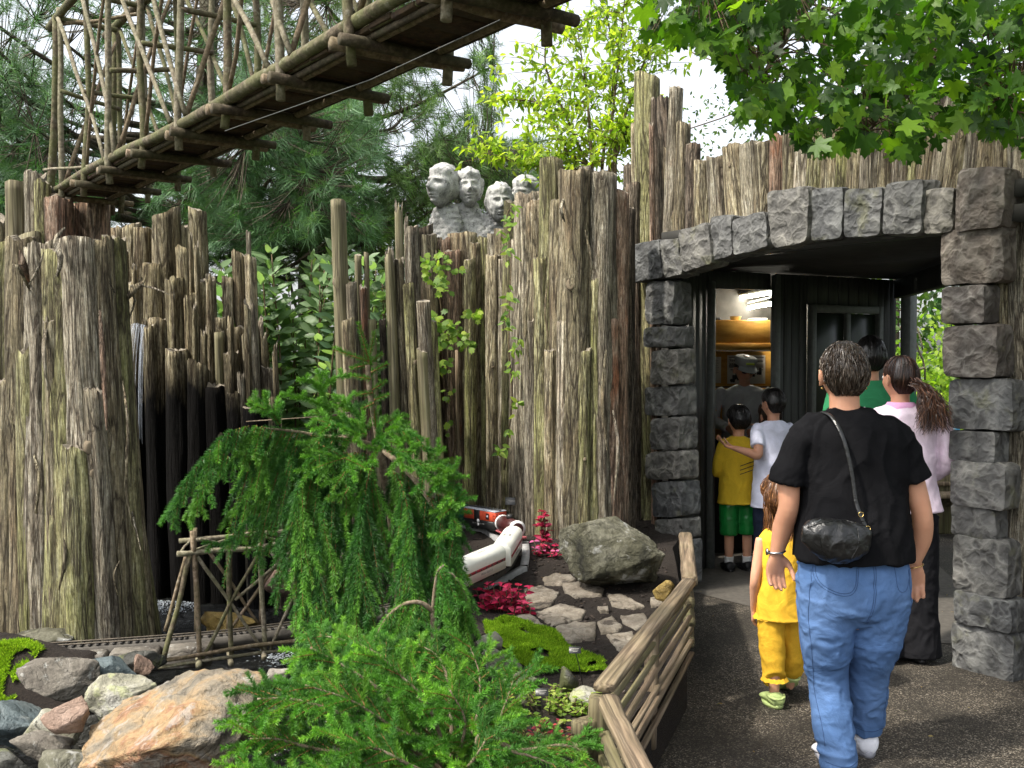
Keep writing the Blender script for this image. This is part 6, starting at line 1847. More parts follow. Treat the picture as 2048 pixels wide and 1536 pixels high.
creeper("thin small-leaved creeper hanging down the light logs beside the stone faces", [(1008, 940, 6.9), (1024, 800, 6.85), (1018, 700, 6.8), (1020, 600, 6.85), (1022, 500, 6.9), (1014, 430, 6.9), (1040, 400, 6.9)],
        [(1022, 430, 14, 18, 6.6, 16), (1012, 465, 10, 14, 6.6, 8), (1020, 500, 8, 25, 6.6, 9), (1020, 590, 10, 26, 6.6, 12), (1012, 645, 10, 22, 6.6, 14), (1030, 690, 12, 16, 6.6, 12), (1030, 740, 9, 20, 6.6, 12), (1036, 810, 8, 20, 6.6, 8), (1010, 862, 9, 6, 6.6, 6), (1000, 897, 12, 9, 6.6, 10)], 72, .055, OV, CC, 1)

# ------------------------------------------------------------------ red coleus and small bedding plants
def bedding(name, label, cat, px, py, n_st, spread, hgt, leaf, cols, seed, tmpl=OV_W, nper=8, mat='redleaf', rim=None, flat=.5):
    r = np.random.default_rng(seed)
    b = PGd(px, py); t = thing(name, label, cat, b)
    pos, ax, nr, sc = [], [], [], []
    for k in range(n_st):
        a = r.uniform(0, 6.28); rr = spread * math.sqrt(r.random())
        sx, sy = math.cos(a) * rr, math.sin(a) * rr * .8
        gz = ground_at(b.x + sx, b.y + sy) - b.z
        h = hgt * r.uniform(.55, 1.0) * (1 - .3 * rr / spread)
        tip = np.array([sx * 1.25 + r.normal() * .01, sy * 1.25 + r.normal() * .01, gz + h])
        c = catmull([(sx * .6, sy * .6, gz - .01), (sx, sy, gz + h * .5), tip], 8)
        m_ = MB(); m_.tube(c, [.0028] * 7 + [.0018], 5); m_.build("stem", M['stem'], t, True)
        for q_ in range(nper):
            f = .35 + .65 * (q_ // 2) / max(1, (nper // 2 - 1)); p = c[min(7, int(f * 7))]
            a2 = q_ * 2.4 + r.uniform(0, .6)
            v = np.array([math.cos(a2), math.sin(a2), .25 + r.normal() * .2])
            pos.append(p + np.array(b)); ax.append(v); nr.append([r.normal() * .25, -.25 + r.normal() * .25, 1]); sc.append(leaf * (1.15 - .35 * f) * r.uniform(.8, 1.2))
    leaf_objs(t, leaf_meshes(tmpl, cols, M[mat]), pos, ax, nr, sc, r=r)
    return t
RED = [(.26, .012, .045), (.34, .02, .07), (.18, .01, .03), (.40, .045, .10)]
bedding("coleus_plant", "tall crimson leaved plant against the foot of the log tower, near the big boulder", "plant", 1090, 1098, 6, .05, .27, .060, RED, 81, nper=9)
bedding("coleus_plant", "low spreading crimson plant with small pink leaves left of the big boulder", "plant", 1085, 1108, 14, .12, .09, .040, RED + [(.42, .10, .22)], 82, nper=6)
bedding("coleus_plant", "bushy crimson plant in front of the near white coach, above the moss", "plant", 1005, 1222, 20, .13, .17, .048, RED, 83, nper=9)
bedding("coleus_plant", "tall thin crimson shoot standing before the side of the near white coach", "plant", 948, 1190, 3, .03, .26, .055, RED, 84, nper=7)
bedding("coleus_plant", "small crimson plant at the right end of the bushy one, just above the moss", "plant", 1045, 1232, 5, .05, .10, .042, RED, 87, nper=6)
YG = [(.20, .30, .04), (.28, .38, .07), (.36, .45, .12), (.14, .24, .03)]
bedding("bedding_plant", "low yellow-green leafy plants around the black plant label", "plant", 1090, 1424, 34, .20, .07, .024, YG, 85, OV_W, 10, 'leaf_thin')
bedding("bedding_plant", "low yellow-green leafy plants beside the near fence post", "plant", 1160, 1425, 20, .09, .07, .024, YG, 88, OV_W, 9, 'leaf_thin')
bedding("bedding_plant", "small plants with green edged dark red leaves below the yellow-green ones", "plant", 1085, 1490, 30, .14, .06, .024, [(.22, .03, .05), (.30, .05, .06), (.24, .26, .08), (.12, .02, .03)], 86, OV_W, 9, 'redleaf')

# ------------------------------------------------------------------ moss
def moss(label, poly_px, n, seed, hgt=.018, cols=((.13, .26, .012), (.19, .34, .02), (.27, .42, .03), (.09, .18, .01)), mound=.035):
    r = np.random.default_rng(seed)
    poly = np.array([tuple(PGd(*q_))[:2] for q_ in poly_px])
    lo, hi = poly.min(0), poly.max(0)
    pts = []
    xs = r.uniform(lo[0], hi[0], n * 4); ys = r.uniform(lo[1], hi[1], n * 4)
    inside = np.zeros(len(xs), bool); j = len(poly) - 1
    for i in range(len(poly)):
        cond = ((poly[i, 1] > ys) != (poly[j, 1] > ys)) & (xs < (poly[j, 0] - poly[i, 0]) * (ys - poly[i, 1]) / (poly[j, 1] - poly[i, 1] + 1e-12) + poly[i, 0])
        inside ^= cond; j = i
    edge = fbm(np.stack([xs * 22, ys * 22, xs * 0], -1), seed, 3)
    ins = inside & (edge > -.22)
    xs, ys = xs[ins][:n], ys[ins][:n]; m = len(xs)
    cx, cy = poly.mean(0)
    lump = .5 + .5 * fbm(np.stack([xs * 9, ys * 9, xs * 0], -1), seed + 1, 3)
    z = H(xs, ys) + mound * lump
    base = np.stack([xs, ys, z - .006], -1)
    dr_ = norm(r.normal(size=(m, 3)) * [.7, .7, .3] + [0, 0, .9]); L = r.uniform(.5, 1.2, (m, 1)) * hgt
    sd = norm(np.cross(dr_, r.normal(size=(m, 3)))) * .0024
    V = np.stack([base - sd, base + sd, base + dr_ * L], 1).reshape(-1, 3)
    c = palette(m, cols, .2, r) * (.75 + .5 * lump[:, None])
    o = link("moss", new_mesh("moss", V, [np.arange(len(V)).reshape(-1, 3)], M['moss'], False, np.repeat(c, 3, 0)))
    # cushion under the blades
    tag(o, None, None, None, 'stuff'); o["label"] = label
    return o
moss("bright yellow-green moss carpet along the stones", [(968, 1252), (1010, 1240), (1060, 1255), (1110, 1268), (1140, 1300), (1205, 1318), (1212, 1345), (1150, 1352), (1120, 1345), (1090, 1352), (1040, 1330), (1005, 1300), (975, 1275)], 52000, 91)
moss("moss patch at the left edge above the track", [(-30, 1290), (60, 1285), (90, 1300), (20, 1318), (-30, 1318)], 6000, 92)
moss("moss patch at the left edge below the track", [(-30, 1360), (35, 1352), (45, 1385), (-30, 1395)], 5000, 93)
moss("moss showing under the fence rails", [(1240, 1330), (1275, 1318), (1280, 1340), (1245, 1356)], 3000, 94)

# ------------------------------------------------------------------ spruces
class Spruce:
    def __init__(self, seed):
        self.r = np.random.default_rng(seed); self.p0, self.d, self.L, self.k, self.c = [], [], [], [], []
        self.stem = MB()
    def twig(self, p0, d, L, k, c):
        self.p0.append(p0); self.d.append(d); self.L.append(L); self.k.append(k); self.c.append(c)
    def secondary(self, p0, d, L, k, c, bare=0.0, ter=True, spacing=.058, tl=(.09, .15), flat=True, sp=.34):
        """hanging shoot with side shoots"""
        r = self.r
        d = np.asarray(d) / np.linalg.norm(d)
        self.twig(p0, d, L, k, c)
        pts = [p0 + d * s + np.array([0, 0, -1.0]) * k * s * s for s in np.linspace(0, L, 7)]
        self.stem.tube(pts, np.linspace(.0032, .0012, 7), 3, caps=False)
        if not ter: return
        s = .03 + bare * L; sg = 1
        while s < L * .93:
            p = p0 + d * s + np.array([0, 0, -1.0]) * k * s * s
            tg = d + np.array([0, 0, -2.0]) * k * s; tg /= np.linalg.norm(tg)
            sd = np.cross(tg, self.face if flat else r.normal(size=3)); sd /= (np.linalg.norm(sd) + 1e-9)
            v = tg * .85 + sd * sg * sp + r.normal(size=3) * .06
            self.twig(p, v / np.linalg.norm(v), min(r.uniform(*tl), (L - s) * .9 + .03), k * .8, c * r.uniform(.85, 1.2))
            sg = -sg; s += spacing * r.uniform(.7, 1.3)
    face = np.array([0.0, -1.0, 0.2])
    def bough(self, ctrl, name, parent, rad, n_sec, Ls, mode='weep', kk=(1.2, 3.0), cols=((.035, .105, .016),), tip_from=0.0, bark='spruce_bark', show=True, secs=True):
        r = self.r
        c = catmull([P(*q_) if isinstance(q_, tuple) else q_ for q_ in ctrl], 40)
        T_, U_, W_ = frames(c)
        if show:
            m_ = MB(); m_.tube(c - np.array(parent.location), np.linspace(rad, rad * .35, 40), 8, rough=.18, seed=n_sec); m_.build("branch", M[bark], parent, True)
        if not secs: return c
        n_sec = int(n_sec * (.60 if mode == 'weep' else .56))
        for k in range(n_sec):
            f = tip_from + (1 - tip_from) * (k + r.random()) / n_sec
            i = min(39, int(f * 39)); p = c[i]; t = T_[i]
            col = np.array(cols[int(r.integers(0, len(cols)))]) * r.uniform(.8, 1.25)
            if mode == 'weep':
                sd = np.cross(t, [0, 0, 1.0]); sd /= np.linalg.norm(sd) + 1e-9
                v = t * .40 + sd * r.uniform(-.55, .55) + np.array([0, 0, -.8])
                self.secondary(p, v, r.uniform(*Ls), r.uniform(*kk), col)
            else:
                sd = np.cross(t, [0, -.3, 1.0]); sd /= np.linalg.norm(sd) + 1e-9
                v = t * .75 + sd * (1 if k % 2 else -1) * r.uniform(.5, .9) + np.array([0, 0, r.uniform(-.15, .25)])
                self.secondary(p, v, r.uniform(*Ls) * (1.15 - .6 * f), r.uniform(*kk), col, tl=(.07, .12), sp=.60)
        # the bough's own tip carries needles
        col = np.array(cols[0]) * 1.2
        for a in range(int(38 * max(tip_from, .45)), 38, 3):
            v = c[a + 1] - c[a]; self.twig(c[a], norm(v), np.linalg.norm(c[min(39, a + 3)] - c[a]) * 1.05, 0.0, col)
        return c
    def finish(self, parent, per_m=2700, nl=.0205, w=.0013, name="needles"):
        r = self.r
        p0 = np.array(self.p0); d = norm(np.array(self.d)); L = np.array(self.L); k = np.array(self.k); c = np.array(self.c)
        cnt = np.maximum(8, (L * per_m).astype(int)); idx = np.repeat(np.arange(len(L)), cnt); N = len(idx)
        s = r.random(N) * L[idx]
        dn = np.array([0, 0, -1.0])
        P_ = p0[idx] + d[idx] * s[:, None] + dn * (k[idx] * s * s)[:, None]
        Tg = norm(d[idx] + dn * (2 * k[idx] * s)[:, None])
        rd = r.normal(size=(N, 3)) * [1.15, .7, 1.0] + [0, 0, .15]; rd = norm(rd - Tg * (rd * Tg).sum(1, keepdims=True))
        nd = norm(Tg * r.uniform(.5, .85, (N, 1)) + rd)
        f = s / L[idx]
        ln = nl * (1.0 - .35 * f ** 3) * r.uniform(.8, 1.15, N)
        sd = norm(np.cross(nd, r.normal(size=(N, 3)))) * w
        V = np.stack([P_ - sd, P_ + sd, P_ + nd * ln[:, None]], 1).reshape(-1, 3)
        tipc = np.clip((f - .6) / .4, 0, 1)[:, None]
        cc = c[idx] * (1 + tipc * [.45, .35, .1]) * r.uniform(.85, 1.15, (N, 1))
        off = np.array(parent.location)
        o = link(name, new_mesh(name, V - off, [np.arange(len(V)).reshape(-1, 3)], M['needle'], False, np.repeat(cc, 3, 0)), parent); o["kind"] = 'stuff'
        self.stem.V = [v - off for v in self.stem.V]
        s2 = self.stem.build("shoots", M['needle_stem'], parent); s2["kind"] = 'stuff'
        print("spruce needles", N, "twigs", len(L))
M['needle_stem'] = simple("orange brown spruce shoot", (.16, .085, .03), .8)
DG, MG, LG = (.028, .100, .016), (.046, .150, .020), (.085, .220, .026)
WS0 = Vector((-0.47, 3.98, .30))
WS = thing("weeping_spruce", "weeping spruce with drooping bright green boughs in the middle of the garden bed", "spruce", WS0)
S = Spruce(101)
trunk = S.bough([(792, 1370, 3.98), (800, 1200, 3.98), (785, 1040, 3.95), (765, 930, 3.9), (752, 850, 3.86), (740, 780, 3.84), (735, 730, 3.83)], "trunk", WS, .026, 0, (0, 0), secs=False)
# leader
for (a, b, d) in [((752, 855), (738, 722), 3.84), ((738, 722), (716, 645), 3.80), ((738, 720), (748, 665), 3.86), ((736, 722), (668, 700), 3.80), ((738, 728), (700, 738), 3.85), ((738, 728), (765, 708), 3.88), ((742, 745), (776, 728), 3.80), ((742, 758), (704, 752), 3.8),
                  ((745, 780), (772, 762), 3.82), ((746, 785), (712, 790), 3.82), ((748, 800), (778, 790), 3.82), ((748, 806), (722, 818), 3.82)]:
    p, q_ = np.array(P(*a, d)), np.array(P(*b, d)); S.twig(p, norm(q_ - p), np.linalg.norm(q_ - p), -.6 if b[0] != 716 else 0, np.array(LG) * .85)
    S.stem.tube([p, q_], [.0045, .0015], 4)
weeps = [ # control, radius, n, lengths, k
 ([(752, 892, 3.88), (700, 878, 3.82), (640, 872, 3.78), (585, 862, 3.74), (520, 856, 3.70)], .011, 40, (.12, .34), (1.2, 3)),
 ([(560, 868, 3.72), (510, 850, 3.66), (455, 868, 3.60), (410, 915, 3.55), (350, 990, 3.5)], .006, 38, (.05, .13), (1.0, 2.5)),
 ([(540, 900, 3.80), (470, 905, 3.74), (420, 950, 3.70), (388, 1000, 3.66)], .005, 20, (.04, .10), (1.0, 2.5)),
 ([(745, 905, 3.86), (690, 905, 3.76), (640, 925, 3.68), (600, 970, 3.62), (585, 1050, 3.58)], .008, 36, (.15, .32), (1.2, 3)),
 ([(752, 900, 3.86), (700, 925, 3.72), (660, 985, 3.64), (640, 1080, 3.58), (635, 1180, 3.56), (620, 1290, 3.54)], .009, 46, (.15, .34), (1.2, 3)),
 ([(755, 905, 3.88), (740, 940, 3.70), (725, 1010, 3.60), (715, 1120, 3.55), (700, 1240, 3.52)], .009, 44, (.14, .32), (1.2, 3)),
 ([(760, 895, 3.90), (800, 930, 3.80), (840, 975, 3.74), (880, 1040, 3.68), (905, 1130, 3.64), (925, 1240, 3.62)], .012, 46, (.12, .30), (1.2, 3)),
 ([(765, 920, 3.88), (800, 960, 3.70), (820, 1040, 3.60), (830, 1140, 3.56), (835, 1240, 3.54)], .010, 40, (.12, .30), (1.2, 3)),
 ([(640, 1000, 3.70), (560, 1010, 3.66), (500, 1040, 3.62), (455, 1085, 3.58), (400, 1085, 3.54)], .005, 9, (.02, .05), (.8, 2)),
 ([(640, 880, 3.95), (590, 890, 3.98), (540, 930, 4.0), (520, 1000, 4.0)], .006, 20, (.10, .24), (1.5, 3)),
 ([(700, 900, 4.1), (680, 960, 4.15), (670, 1060, 4.15), (660, 1180, 4.1), (640, 1300, 4.05)], .009, 34, (.15, .34), (1.5, 3)),
 ([(790, 960, 4.1), (810, 1060, 4.1), (800, 1180, 4.1), (790, 1290, 4.1)], .009, 34, (.15, .34), (1.5, 3)),
 ([(700, 1150, 3.62), (660, 1200, 3.56), (620, 1270, 3.52), (600, 1350, 3.50)], .006, 24, (.10, .24), (1.5, 3)),
 ([(850, 1010, 3.72), (880, 990, 3.68), (905, 1060, 3.64), (922, 1150, 3.60)], .007, 26, (.10, .22), (1.5, 3)),
 ([(830, 1150, 3.6), (840, 1230, 3.52), (800, 1290, 3.48), (760, 1340, 3.46)], .007, 22, (.10, .24), (1.2, 3))]
for k, (ct, rad, n_, Ls, kk) in enumerate(weeps):
    S.face = norm(np.array([[random.uniform(-.4, .4), -1.0, .2]]))[0]
    S.bough(ct, "bough", WS, rad, n_, Ls, 'weep', kk, (DG, MG, MG, DG) if k in (9, 10, 11) else (DG, MG, LG), tip_from=.25 if k in (0, 6) else .08, show=k in (0, 6))
# upper sprays, more open and lighter
for ct in [[(748, 880, 3.86), (700, 850, 3.84), (640, 835, 3.82)], [(750, 875, 3.84), (790, 860, 3.8), (850, 880, 3.78)], [(750, 870, 3.9), (720, 830, 3.95), (690, 812, 3.98)], [(752, 880, 3.80), (770, 900, 3.70), (820, 920, 3.64), (850, 960, 3.6)], [(745, 890, 3.80), (720, 870, 3.7), (660, 850, 3.66), (640, 880, 3.64)],
           [(830, 960, 3.72), (860, 935, 3.7), (905, 942, 3.66)], [(850, 1000, 3.7), (880, 965, 3.66), (912, 985, 3.62)], [(752, 875, 3.86), (790, 835, 3.9), (830, 890, 3.9)], [(560, 850, 3.68), (545, 830, 3.66), (515, 812, 3.64)], [(620, 870, 3.74), (650, 900, 3.68), (640, 945, 3.62)],
           [(880, 1040, 3.66), (905, 1010, 3.62), (900, 1080, 3.56)], [(700, 900, 3.7), (690, 930, 3.62), (700, 980, 3.58)]]:
    S.bough(ct, "bough", WS, .004, 12, (.06, .15), 'flat', (.3, 1.2), (MG, LG, LG), show=False)
# bare, pale limbs in front
S.bough([(880, 1330, 3.40), (868, 1290, 3.38), (866, 1225, 3.36), (874, 1150, 3.34), (888, 1130, 3.34)], "b", WS, .011, 10, (.05, .14), 'weep', (1, 2), (LG, MG), tip_from=.75)
S.bough([(866, 1222, 3.36), (840, 1205, 3.34), (805, 1210, 3.32), (770, 1240, 3.30), (740, 1300, 3.28)], "b", WS, .009, 26, (.08, .22), 'weep', (1, 2.5), (LG, MG), tip_from=.3)
S.bough([(876, 1150, 3.34), (905, 1150, 3.36), (930, 1190, 3.38), (935, 1240, 3.4)], "b", WS, .006, 22, (.06, .16), 'weep', (1, 2.5), (LG, MG), tip_from=.1)
S.bough([(800, 1030, 3.75), (830, 1075, 3.68), (845, 1150, 3.64)], "b", WS, .008, 10, (.06, .16), 'weep', (1, 2.5), (MG,), tip_from=.4)
for (ct) in [[(660, 836, 3.8), (650, 800, 3.8), (640, 765, 3.8), (645, 745, 3.8)], [(655, 820, 3.8), (620, 800, 3.78), (590, 795, 3.76), (565, 790, 3.76)], [(646, 790, 3.8), (625, 760, 3.8), (600, 762, 3.78)], [(642, 780, 3.8), (670, 755, 3.8), (698, 752, 3.82)]]:
    c_ = [P(*q_) for q_ in ct]
    for a_, b_ in zip(c_[:-1], c_[1:]):
        S.twig(np.array(a_), np.array((b_ - a_).normalized()), (b_ - a_).length * 1.05, 0, np.array(LG)); 
        for sg in (-1, 1): S.twig(np.array((a_ + b_) / 2), norm(np.array((b_ - a_).normalized()) * .6 + np.array([sg * .7, 0, .3])), .035, 0, np.array(LG) * 1.1)
S.finish(WS)
# tied guide twig and a small upright shoot left of the leader
m_ = MB(); m_.tube([P(492, 843, 3.75) - WS0, P(600, 836, 3.78) - WS0, P(650, 833, 3.8) - WS0, P(700, 826, 3.84) - WS0], [.0015, .002, .004, .005], 6); m_.build("tied_twig", M['spruce_bark'], WS, True)
# low spreading spruce in the foreground
LS0 = Vector((-0.22, 2.95, .28))
LS = thing("spreading_spruce", "low spreading spruce boughs with bright tips along the bottom centre of the garden bed", "spruce", LS0)
S = Spruce(102)
S.face = np.array([0, -.5, 1.0])
cb_ = (905, 1560, 2.98)
for k, (ct, rad, n_) in enumerate([
 ([cb_, (800, 1480, 2.9), (690, 1430, 2.8), (590, 1400, 2.75), (515, 1398, 2.7)], .009, 34), ([cb_, (780, 1400, 2.95), (700, 1340, 2.95), (620, 1295, 2.95)], .008, 32), ([cb_, (850, 1420, 3.05), (800, 1340, 3.1), (720, 1290, 3.12), (640, 1270, 3.15)], .008, 34),
 ([cb_, (900, 1400, 3.05), (880, 1320, 3.12), (830, 1285, 3.15)], .008, 28), ([cb_, (950, 1450, 3.0), (960, 1360, 3.05), (940, 1290, 3.1)], .007, 24), ([cb_, (980, 1480, 2.95), (1010, 1410, 2.95), (1030, 1350, 3.0)], .007, 22),
 ([cb_, (960, 1480, 2.85), (1040, 1500, 2.8), (1120, 1490, 2.8), (1175, 1505, 2.8)], .009, 20), ([cb_, (760, 1520, 2.8), (640, 1500, 2.72), (560, 1480, 2.68), (500, 1478, 2.64)], .008, 34), ([cb_, (800, 1560, 2.7), (680, 1560, 2.6), (560, 1560, 2.55), (480, 1535, 2.5)], .008, 30),
 ([cb_, (860, 1500, 2.8), (780, 1450, 2.72), (700, 1400, 2.68), (610, 1370, 2.66)], .007, 30), ([cb_, (880, 1470, 2.85), (850, 1400, 2.8), (800, 1350, 2.8), (760, 1310, 2.82)], .007, 28), ([cb_, (920, 1500, 2.75), (930, 1440, 2.7), (900, 1380, 2.7)], .007, 22),
 ([cb_, (980, 1540, 2.7), (1050, 1560, 2.65), (1120, 1560, 2.6)], .007, 18), ([cb_, (840, 1540, 2.6), (760, 1500, 2.55), (700, 1490, 2.5)], .007, 22), ([cb_, (930, 1540, 2.6), (960, 1500, 2.55), (980, 1460, 2.6)], .006, 18),
 ([cb_, (700, 1600, 2.6), (600, 1600, 2.5), (520, 1590, 2.45)], .006, 22), ([cb_, (840, 1440, 3.2), (760, 1400, 3.3), (680, 1380, 3.35), (620, 1400, 3.35)], .006, 28), ([cb_, (900, 1450, 3.25), (860, 1380, 3.3), (920, 1330, 3.3)], .006, 22)]):
    S.bough(ct, "b", LS, rad, int(n_ * 1.15), (.10, .24), 'flat', (.2, 1.6), (DG, MG, MG, LG), tip_from=.10)
S.bough([(985, 1545, 2.62), (955, 1480, 2.6), (985, 1470, 2.6), (1020, 1500, 2.6), (1060, 1512, 2.6), (1110, 1530, 2.6)], "b", LS, .008, 4, (.05, .1), 'flat', (.2, 1), (MG,), tip_from=.7)
S.finish(LS, per_m=2500, nl=.018, w=.0011)
print("tris", sum(len(m.polygons) for m in bpy.data.meshes))

# ------------------------------------------------------------------ beyond the exit of the passage
leaf_mass("shrub", "bright yellow-green shrub seen through the far exit of the passage", "shrub", [(3.75, 4.6, 9.6, 10.4, .35, 2.0), (3.9, 4.7, 9.9, 10.9, .2, 1.6)], 3600, 201, [(.20, .32, .03), (.28, .40, .05), (.14, .25, .03)], .075, LOB)
leaf_mass("rhododendron", "dark glossy evergreen bush behind the yellow-green shrub beyond the exit", "bush", [(3.3, 5.4, 10.8, 12.2, .1, 2.7), (4.6, 7.0, 9.8, 12, .1, 2.6)], 5200, 202, [(.02, .06, .015), (.04, .09, .025), (.07, .13, .04)], .12, OV)
leaf_mass("tree", "dark leafy tree closing the view above the shrubs beyond the exit", "tree", [(3.0, 7.5, 12.5, 15, 2.0, 5.6), (5.5, 9, 9, 13, .3, 4.6)], 6000, 203, [(.03, .06, .015), (.05, .09, .02), (.08, .13, .03)], .13, OV)
RF = thing("rustic_trellis", "rustic trellis of crooked grey branches standing by the corner post at the passage exit", "trellis", (3.5, 8.9, 0))
for (a, b, rr) in [((1808, 600, 8.8), (1816, 900, 8.8), .018), ((1822, 590, 8.9), (1850, 760, 8.9), .010), ((1800, 655, 8.8), (1832, 660, 8.8), .012), ((1800, 620, 8.8), (1838, 622, 8.8), .009), ((1806, 700, 8.8), (1840, 745, 8.8), .008), ((1838, 740, 8.8), (1828, 860, 8.8), .008), ((1800, 745, 8.8), (1850, 735, 8.8), .010), ((1812, 600, 8.8), (1845, 700, 8.8), .007)]:
    pole(RF, "branch", P(*a), P(*b), rr, 'pole_pale', bend=.05)
STP = thing("wooden_steps", "low weathered wooden steps beyond the exit, right of the pink top", "steps", (4.0, 9.0, 0))
for k, y_ in enumerate((905, 935, 965, 990)):
    c = P(1888, y_, 9.4 - k * .25); V, T = bevel_box(.9, .22, .035, .005); m_ = MB(); m_.add(V + np.array(c) + [.2, 0, 0] - np.array(STP.location), T); m_.build("step", M['rail'], STP)
    V, T = bevel_box(.9, .03, .09, .005); m_ = MB(); m_.add(V + np.array(c) + [.2, .08, -.065] - np.array(STP.location), T); m_.build("riser", M['pole_dark'], STP)
sc_ = P(1895, 853, 9.2); M['sign_blue'] = simple("light blue sign face", (.10, .38, .62), .5)
SG = thing("sign", "small light blue sign on a post beyond the exit, beside the right stone pier", "sign", (sc_.x + .03, 9.2, 0))
V, T = bevel_box(.17, .012, .10, .002); m_ = MB(); m_.add(V + [0, 0, sc_.z], T); pb = m_.build("sign_board", M['sign_blue'], SG)
m_ = MB(); m_.tube([(0, .012, 0), (0, .012, sc_.z)], .012, 8); m_.build("post", M['trim'], SG)
m_ = MB()
for k in range(3): m_.box((-.02 + .01 * k, -.0068, sc_.z + .025 - .024 * k), (.08, .001, .006))
m_.build("lettering", M['paper'], pb)
bedding_cols = [(.62, .40, .55), (.60, .58, .55), (.10, .2, .04)]
rr_ = np.random.default_rng(204); FB = thing("flower_bed", "small pale pink and white flowers beside the wooden steps beyond the exit", "flowers", P(1893, 895, 9.0)); FB.location.z = 0
fm = MB(); pz = np.stack([rr_.uniform(-.12, .25, 260), rr_.uniform(-.15, .15, 260), rr_.uniform(.62, .86, 260)], -1)
batch(OV_S, pz, norm(rr_.normal(size=(260, 3))), norm(rr_.normal(size=(260, 3)) + [0, -1, .5]), .03, palette(260, bedding_cols, .1, rr_), fm); fm.build("flowers", M['leaf_thin'], FB, usecol=True)["kind"] = 'stuff'
m_ = MB(); V, T = bevel_box(.5, .35, .62, .01); m_.add(V + [.08, 0, .31], T); m_.build("planter", M['rail_green'], FB)

leaf_mass("tree", "leafy trees standing out of view to the right of the path, mirrored in the window", "tree", [(6.0, 8.5, 1.0, 4.5, .4, 4.8), (6.5, 9, 4.0, 8.0, .4, 4.8)], 5200, 205, [(.04, .10, .015), (.07, .15, .02), (.10, .2, .03)], .15, OV_S)
# leaf litter
rl = np.random.default_rng(301); LM = MB()
for reg, n_, cols_ in (((0.6, 3.4, 2.8, 7.5), 90, [(.20, .13, .05), (.12, .15, .04), (.25, .20, .09)]), ((-.8, .9, 3.2, 7.0), 150, [(.16, .10, .05), (.24, .18, .10), (.10, .06, .03)])):
    for k in range(n_):
        x, y = rl.uniform(reg[0], reg[1]), rl.uniform(reg[2], reg[3])
        fx = float(fence_x(y))
        if reg[0] < 0 and x > fx - .05: continue
        if reg[0] > 0 and x < fx + .05: continue
        z = ground_at(x, y) if reg[0] < 0 else 0.0
        if z < -.01: continue
        batch(OV_S, np.array([[x, y, z + .008]]), rl.normal(size=(1, 3)) * [1, 1, .1], np.array([[rl.normal() * .3, rl.normal() * .3, 1]]), rl.uniform(.010, .028), palette(1, cols_, .2, rl), LM)
tag(LM.build("fallen_leaves", M['leaf'], None, usecol=True), kind='stuff')
# ------------------------------------------------------------------ people
from mathutils.bvhtree import BVHTree
def cloth(name, col, bs=.5, rough=.9, fine=350, spec=.15, wear=None):
    t = NT(name)
    t.b.inputs["Specular IOR Level"].default_value = spec
    v = t.coord((1, 1, 1), rnd=False)
    n = t.noise(v, 7, 4, .55, 1.0); f = t.noise(v, fine, 3, .6)
    c = t.mix(t.ramp(n, [(.3, 0.0), (.7, 1.0)]), tuple(x * .82 for x in col), tuple(min(1, x * 1.15) for x in col))
    if wear: c = t.mix(t.ramp(t.noise(v, 3.2, 3, .5), [(.45, 0.0), (.65, .3)]), c, wear)
    c = t.mix(.25, c, t.ramp(f, [(.3, .6), (.7, 1.3)]), 'MULTIPLY')
    return t.done(c, t.bump(n, bs, .02, t.bump(f, .25, .001)), rough)
M['black_tee'] = cloth("black cotton jersey", (.007, .007, .008), .6, .95, 350, .06)
M['denim'] = cloth("washed blue denim", (.075, .145, .30), .7, .9, 500, .15, (.15, .235, .40))
M['yellow'] = cloth("yellow cotton", (.72, .42, .035)); M['gold'] = cloth("golden yellow cotton", (.62, .42, .03))
M['white_tee'] = cloth("white cotton", (.62, .64, .78)); M['pink'] = cloth("pale pink knit", (.78, .64, .74)); M['green_tee'] = cloth("green jersey", (.03, .20, .085))
M['shorts'] = cloth("shiny green satin", (.01, .19, .035), .6, .35, 350, .5); M['navy'] = cloth("dark navy denim", (.012, .018, .035)); M['black_cloth'] = cloth("black trouser cloth", (.010, .010, .012))
M['grey_shirt'] = cloth("grey striped shirt", (.36, .38, .38)); M['magenta'] = cloth("magenta cotton", (.45, .03, .26)); M['sock'] = cloth("white sock", (.7, .7, .68))
def skin(name, col):
    t = NT(name); v = t.coord((1, 1, 1), rnd=False)
    n = t.noise(v, 18, 4, .6); f = t.noise(v, 160, 3, .6)
    c = t.mix(n, tuple(x * a for x, a in zip(col, (.95, .82, .78))), tuple(min(1, x * 1.12) for x in col))
    t.b.inputs["Subsurface Weight"].default_value = .12; t.b.inputs["Subsurface Radius"].default_value = (.01, .004, .002)
    t.b.inputs["Specular IOR Level"].default_value = .35
    return t.done(c, t.bump(f, .2, .001), .5)
M['skin'] = skin("sun tanned skin", (.50, .27, .17)); M['skin_child'] = skin("light warm skin", (.56, .31, .20)); M['skin_tan'] = skin("medium brown skin", (.42, .23, .15))
def hairmat(name):
    t = NT(name); at = t.n("ShaderNodeAttribute", attribute_name="Col")
    t.b.inputs["Specular IOR Level"].default_value = .5
    return t.done(at.outputs["Color"], None, .38)
M['hair'] = hairmat("hair strands")
t_ = NT("black leather"); v_ = t_.coord((1, 1, 1), rnd=False); t_.b.inputs["Specular IOR Level"].default_value = .55
M['leather'] = t_.done((.010, .010, .010), t_.bump(t_.noise(v_, 26, 4, .6, .8), .5, .012, t_.bump(t_.noise(v_, 400, 2, .6), .2, .0006)), .33)
M['gold_metal'] = simple("gold metal", (.65, .45, .16), .25, metal=1.0); M['steel'] = simple("steel", (.45, .45, .45), .25, metal=1.0)
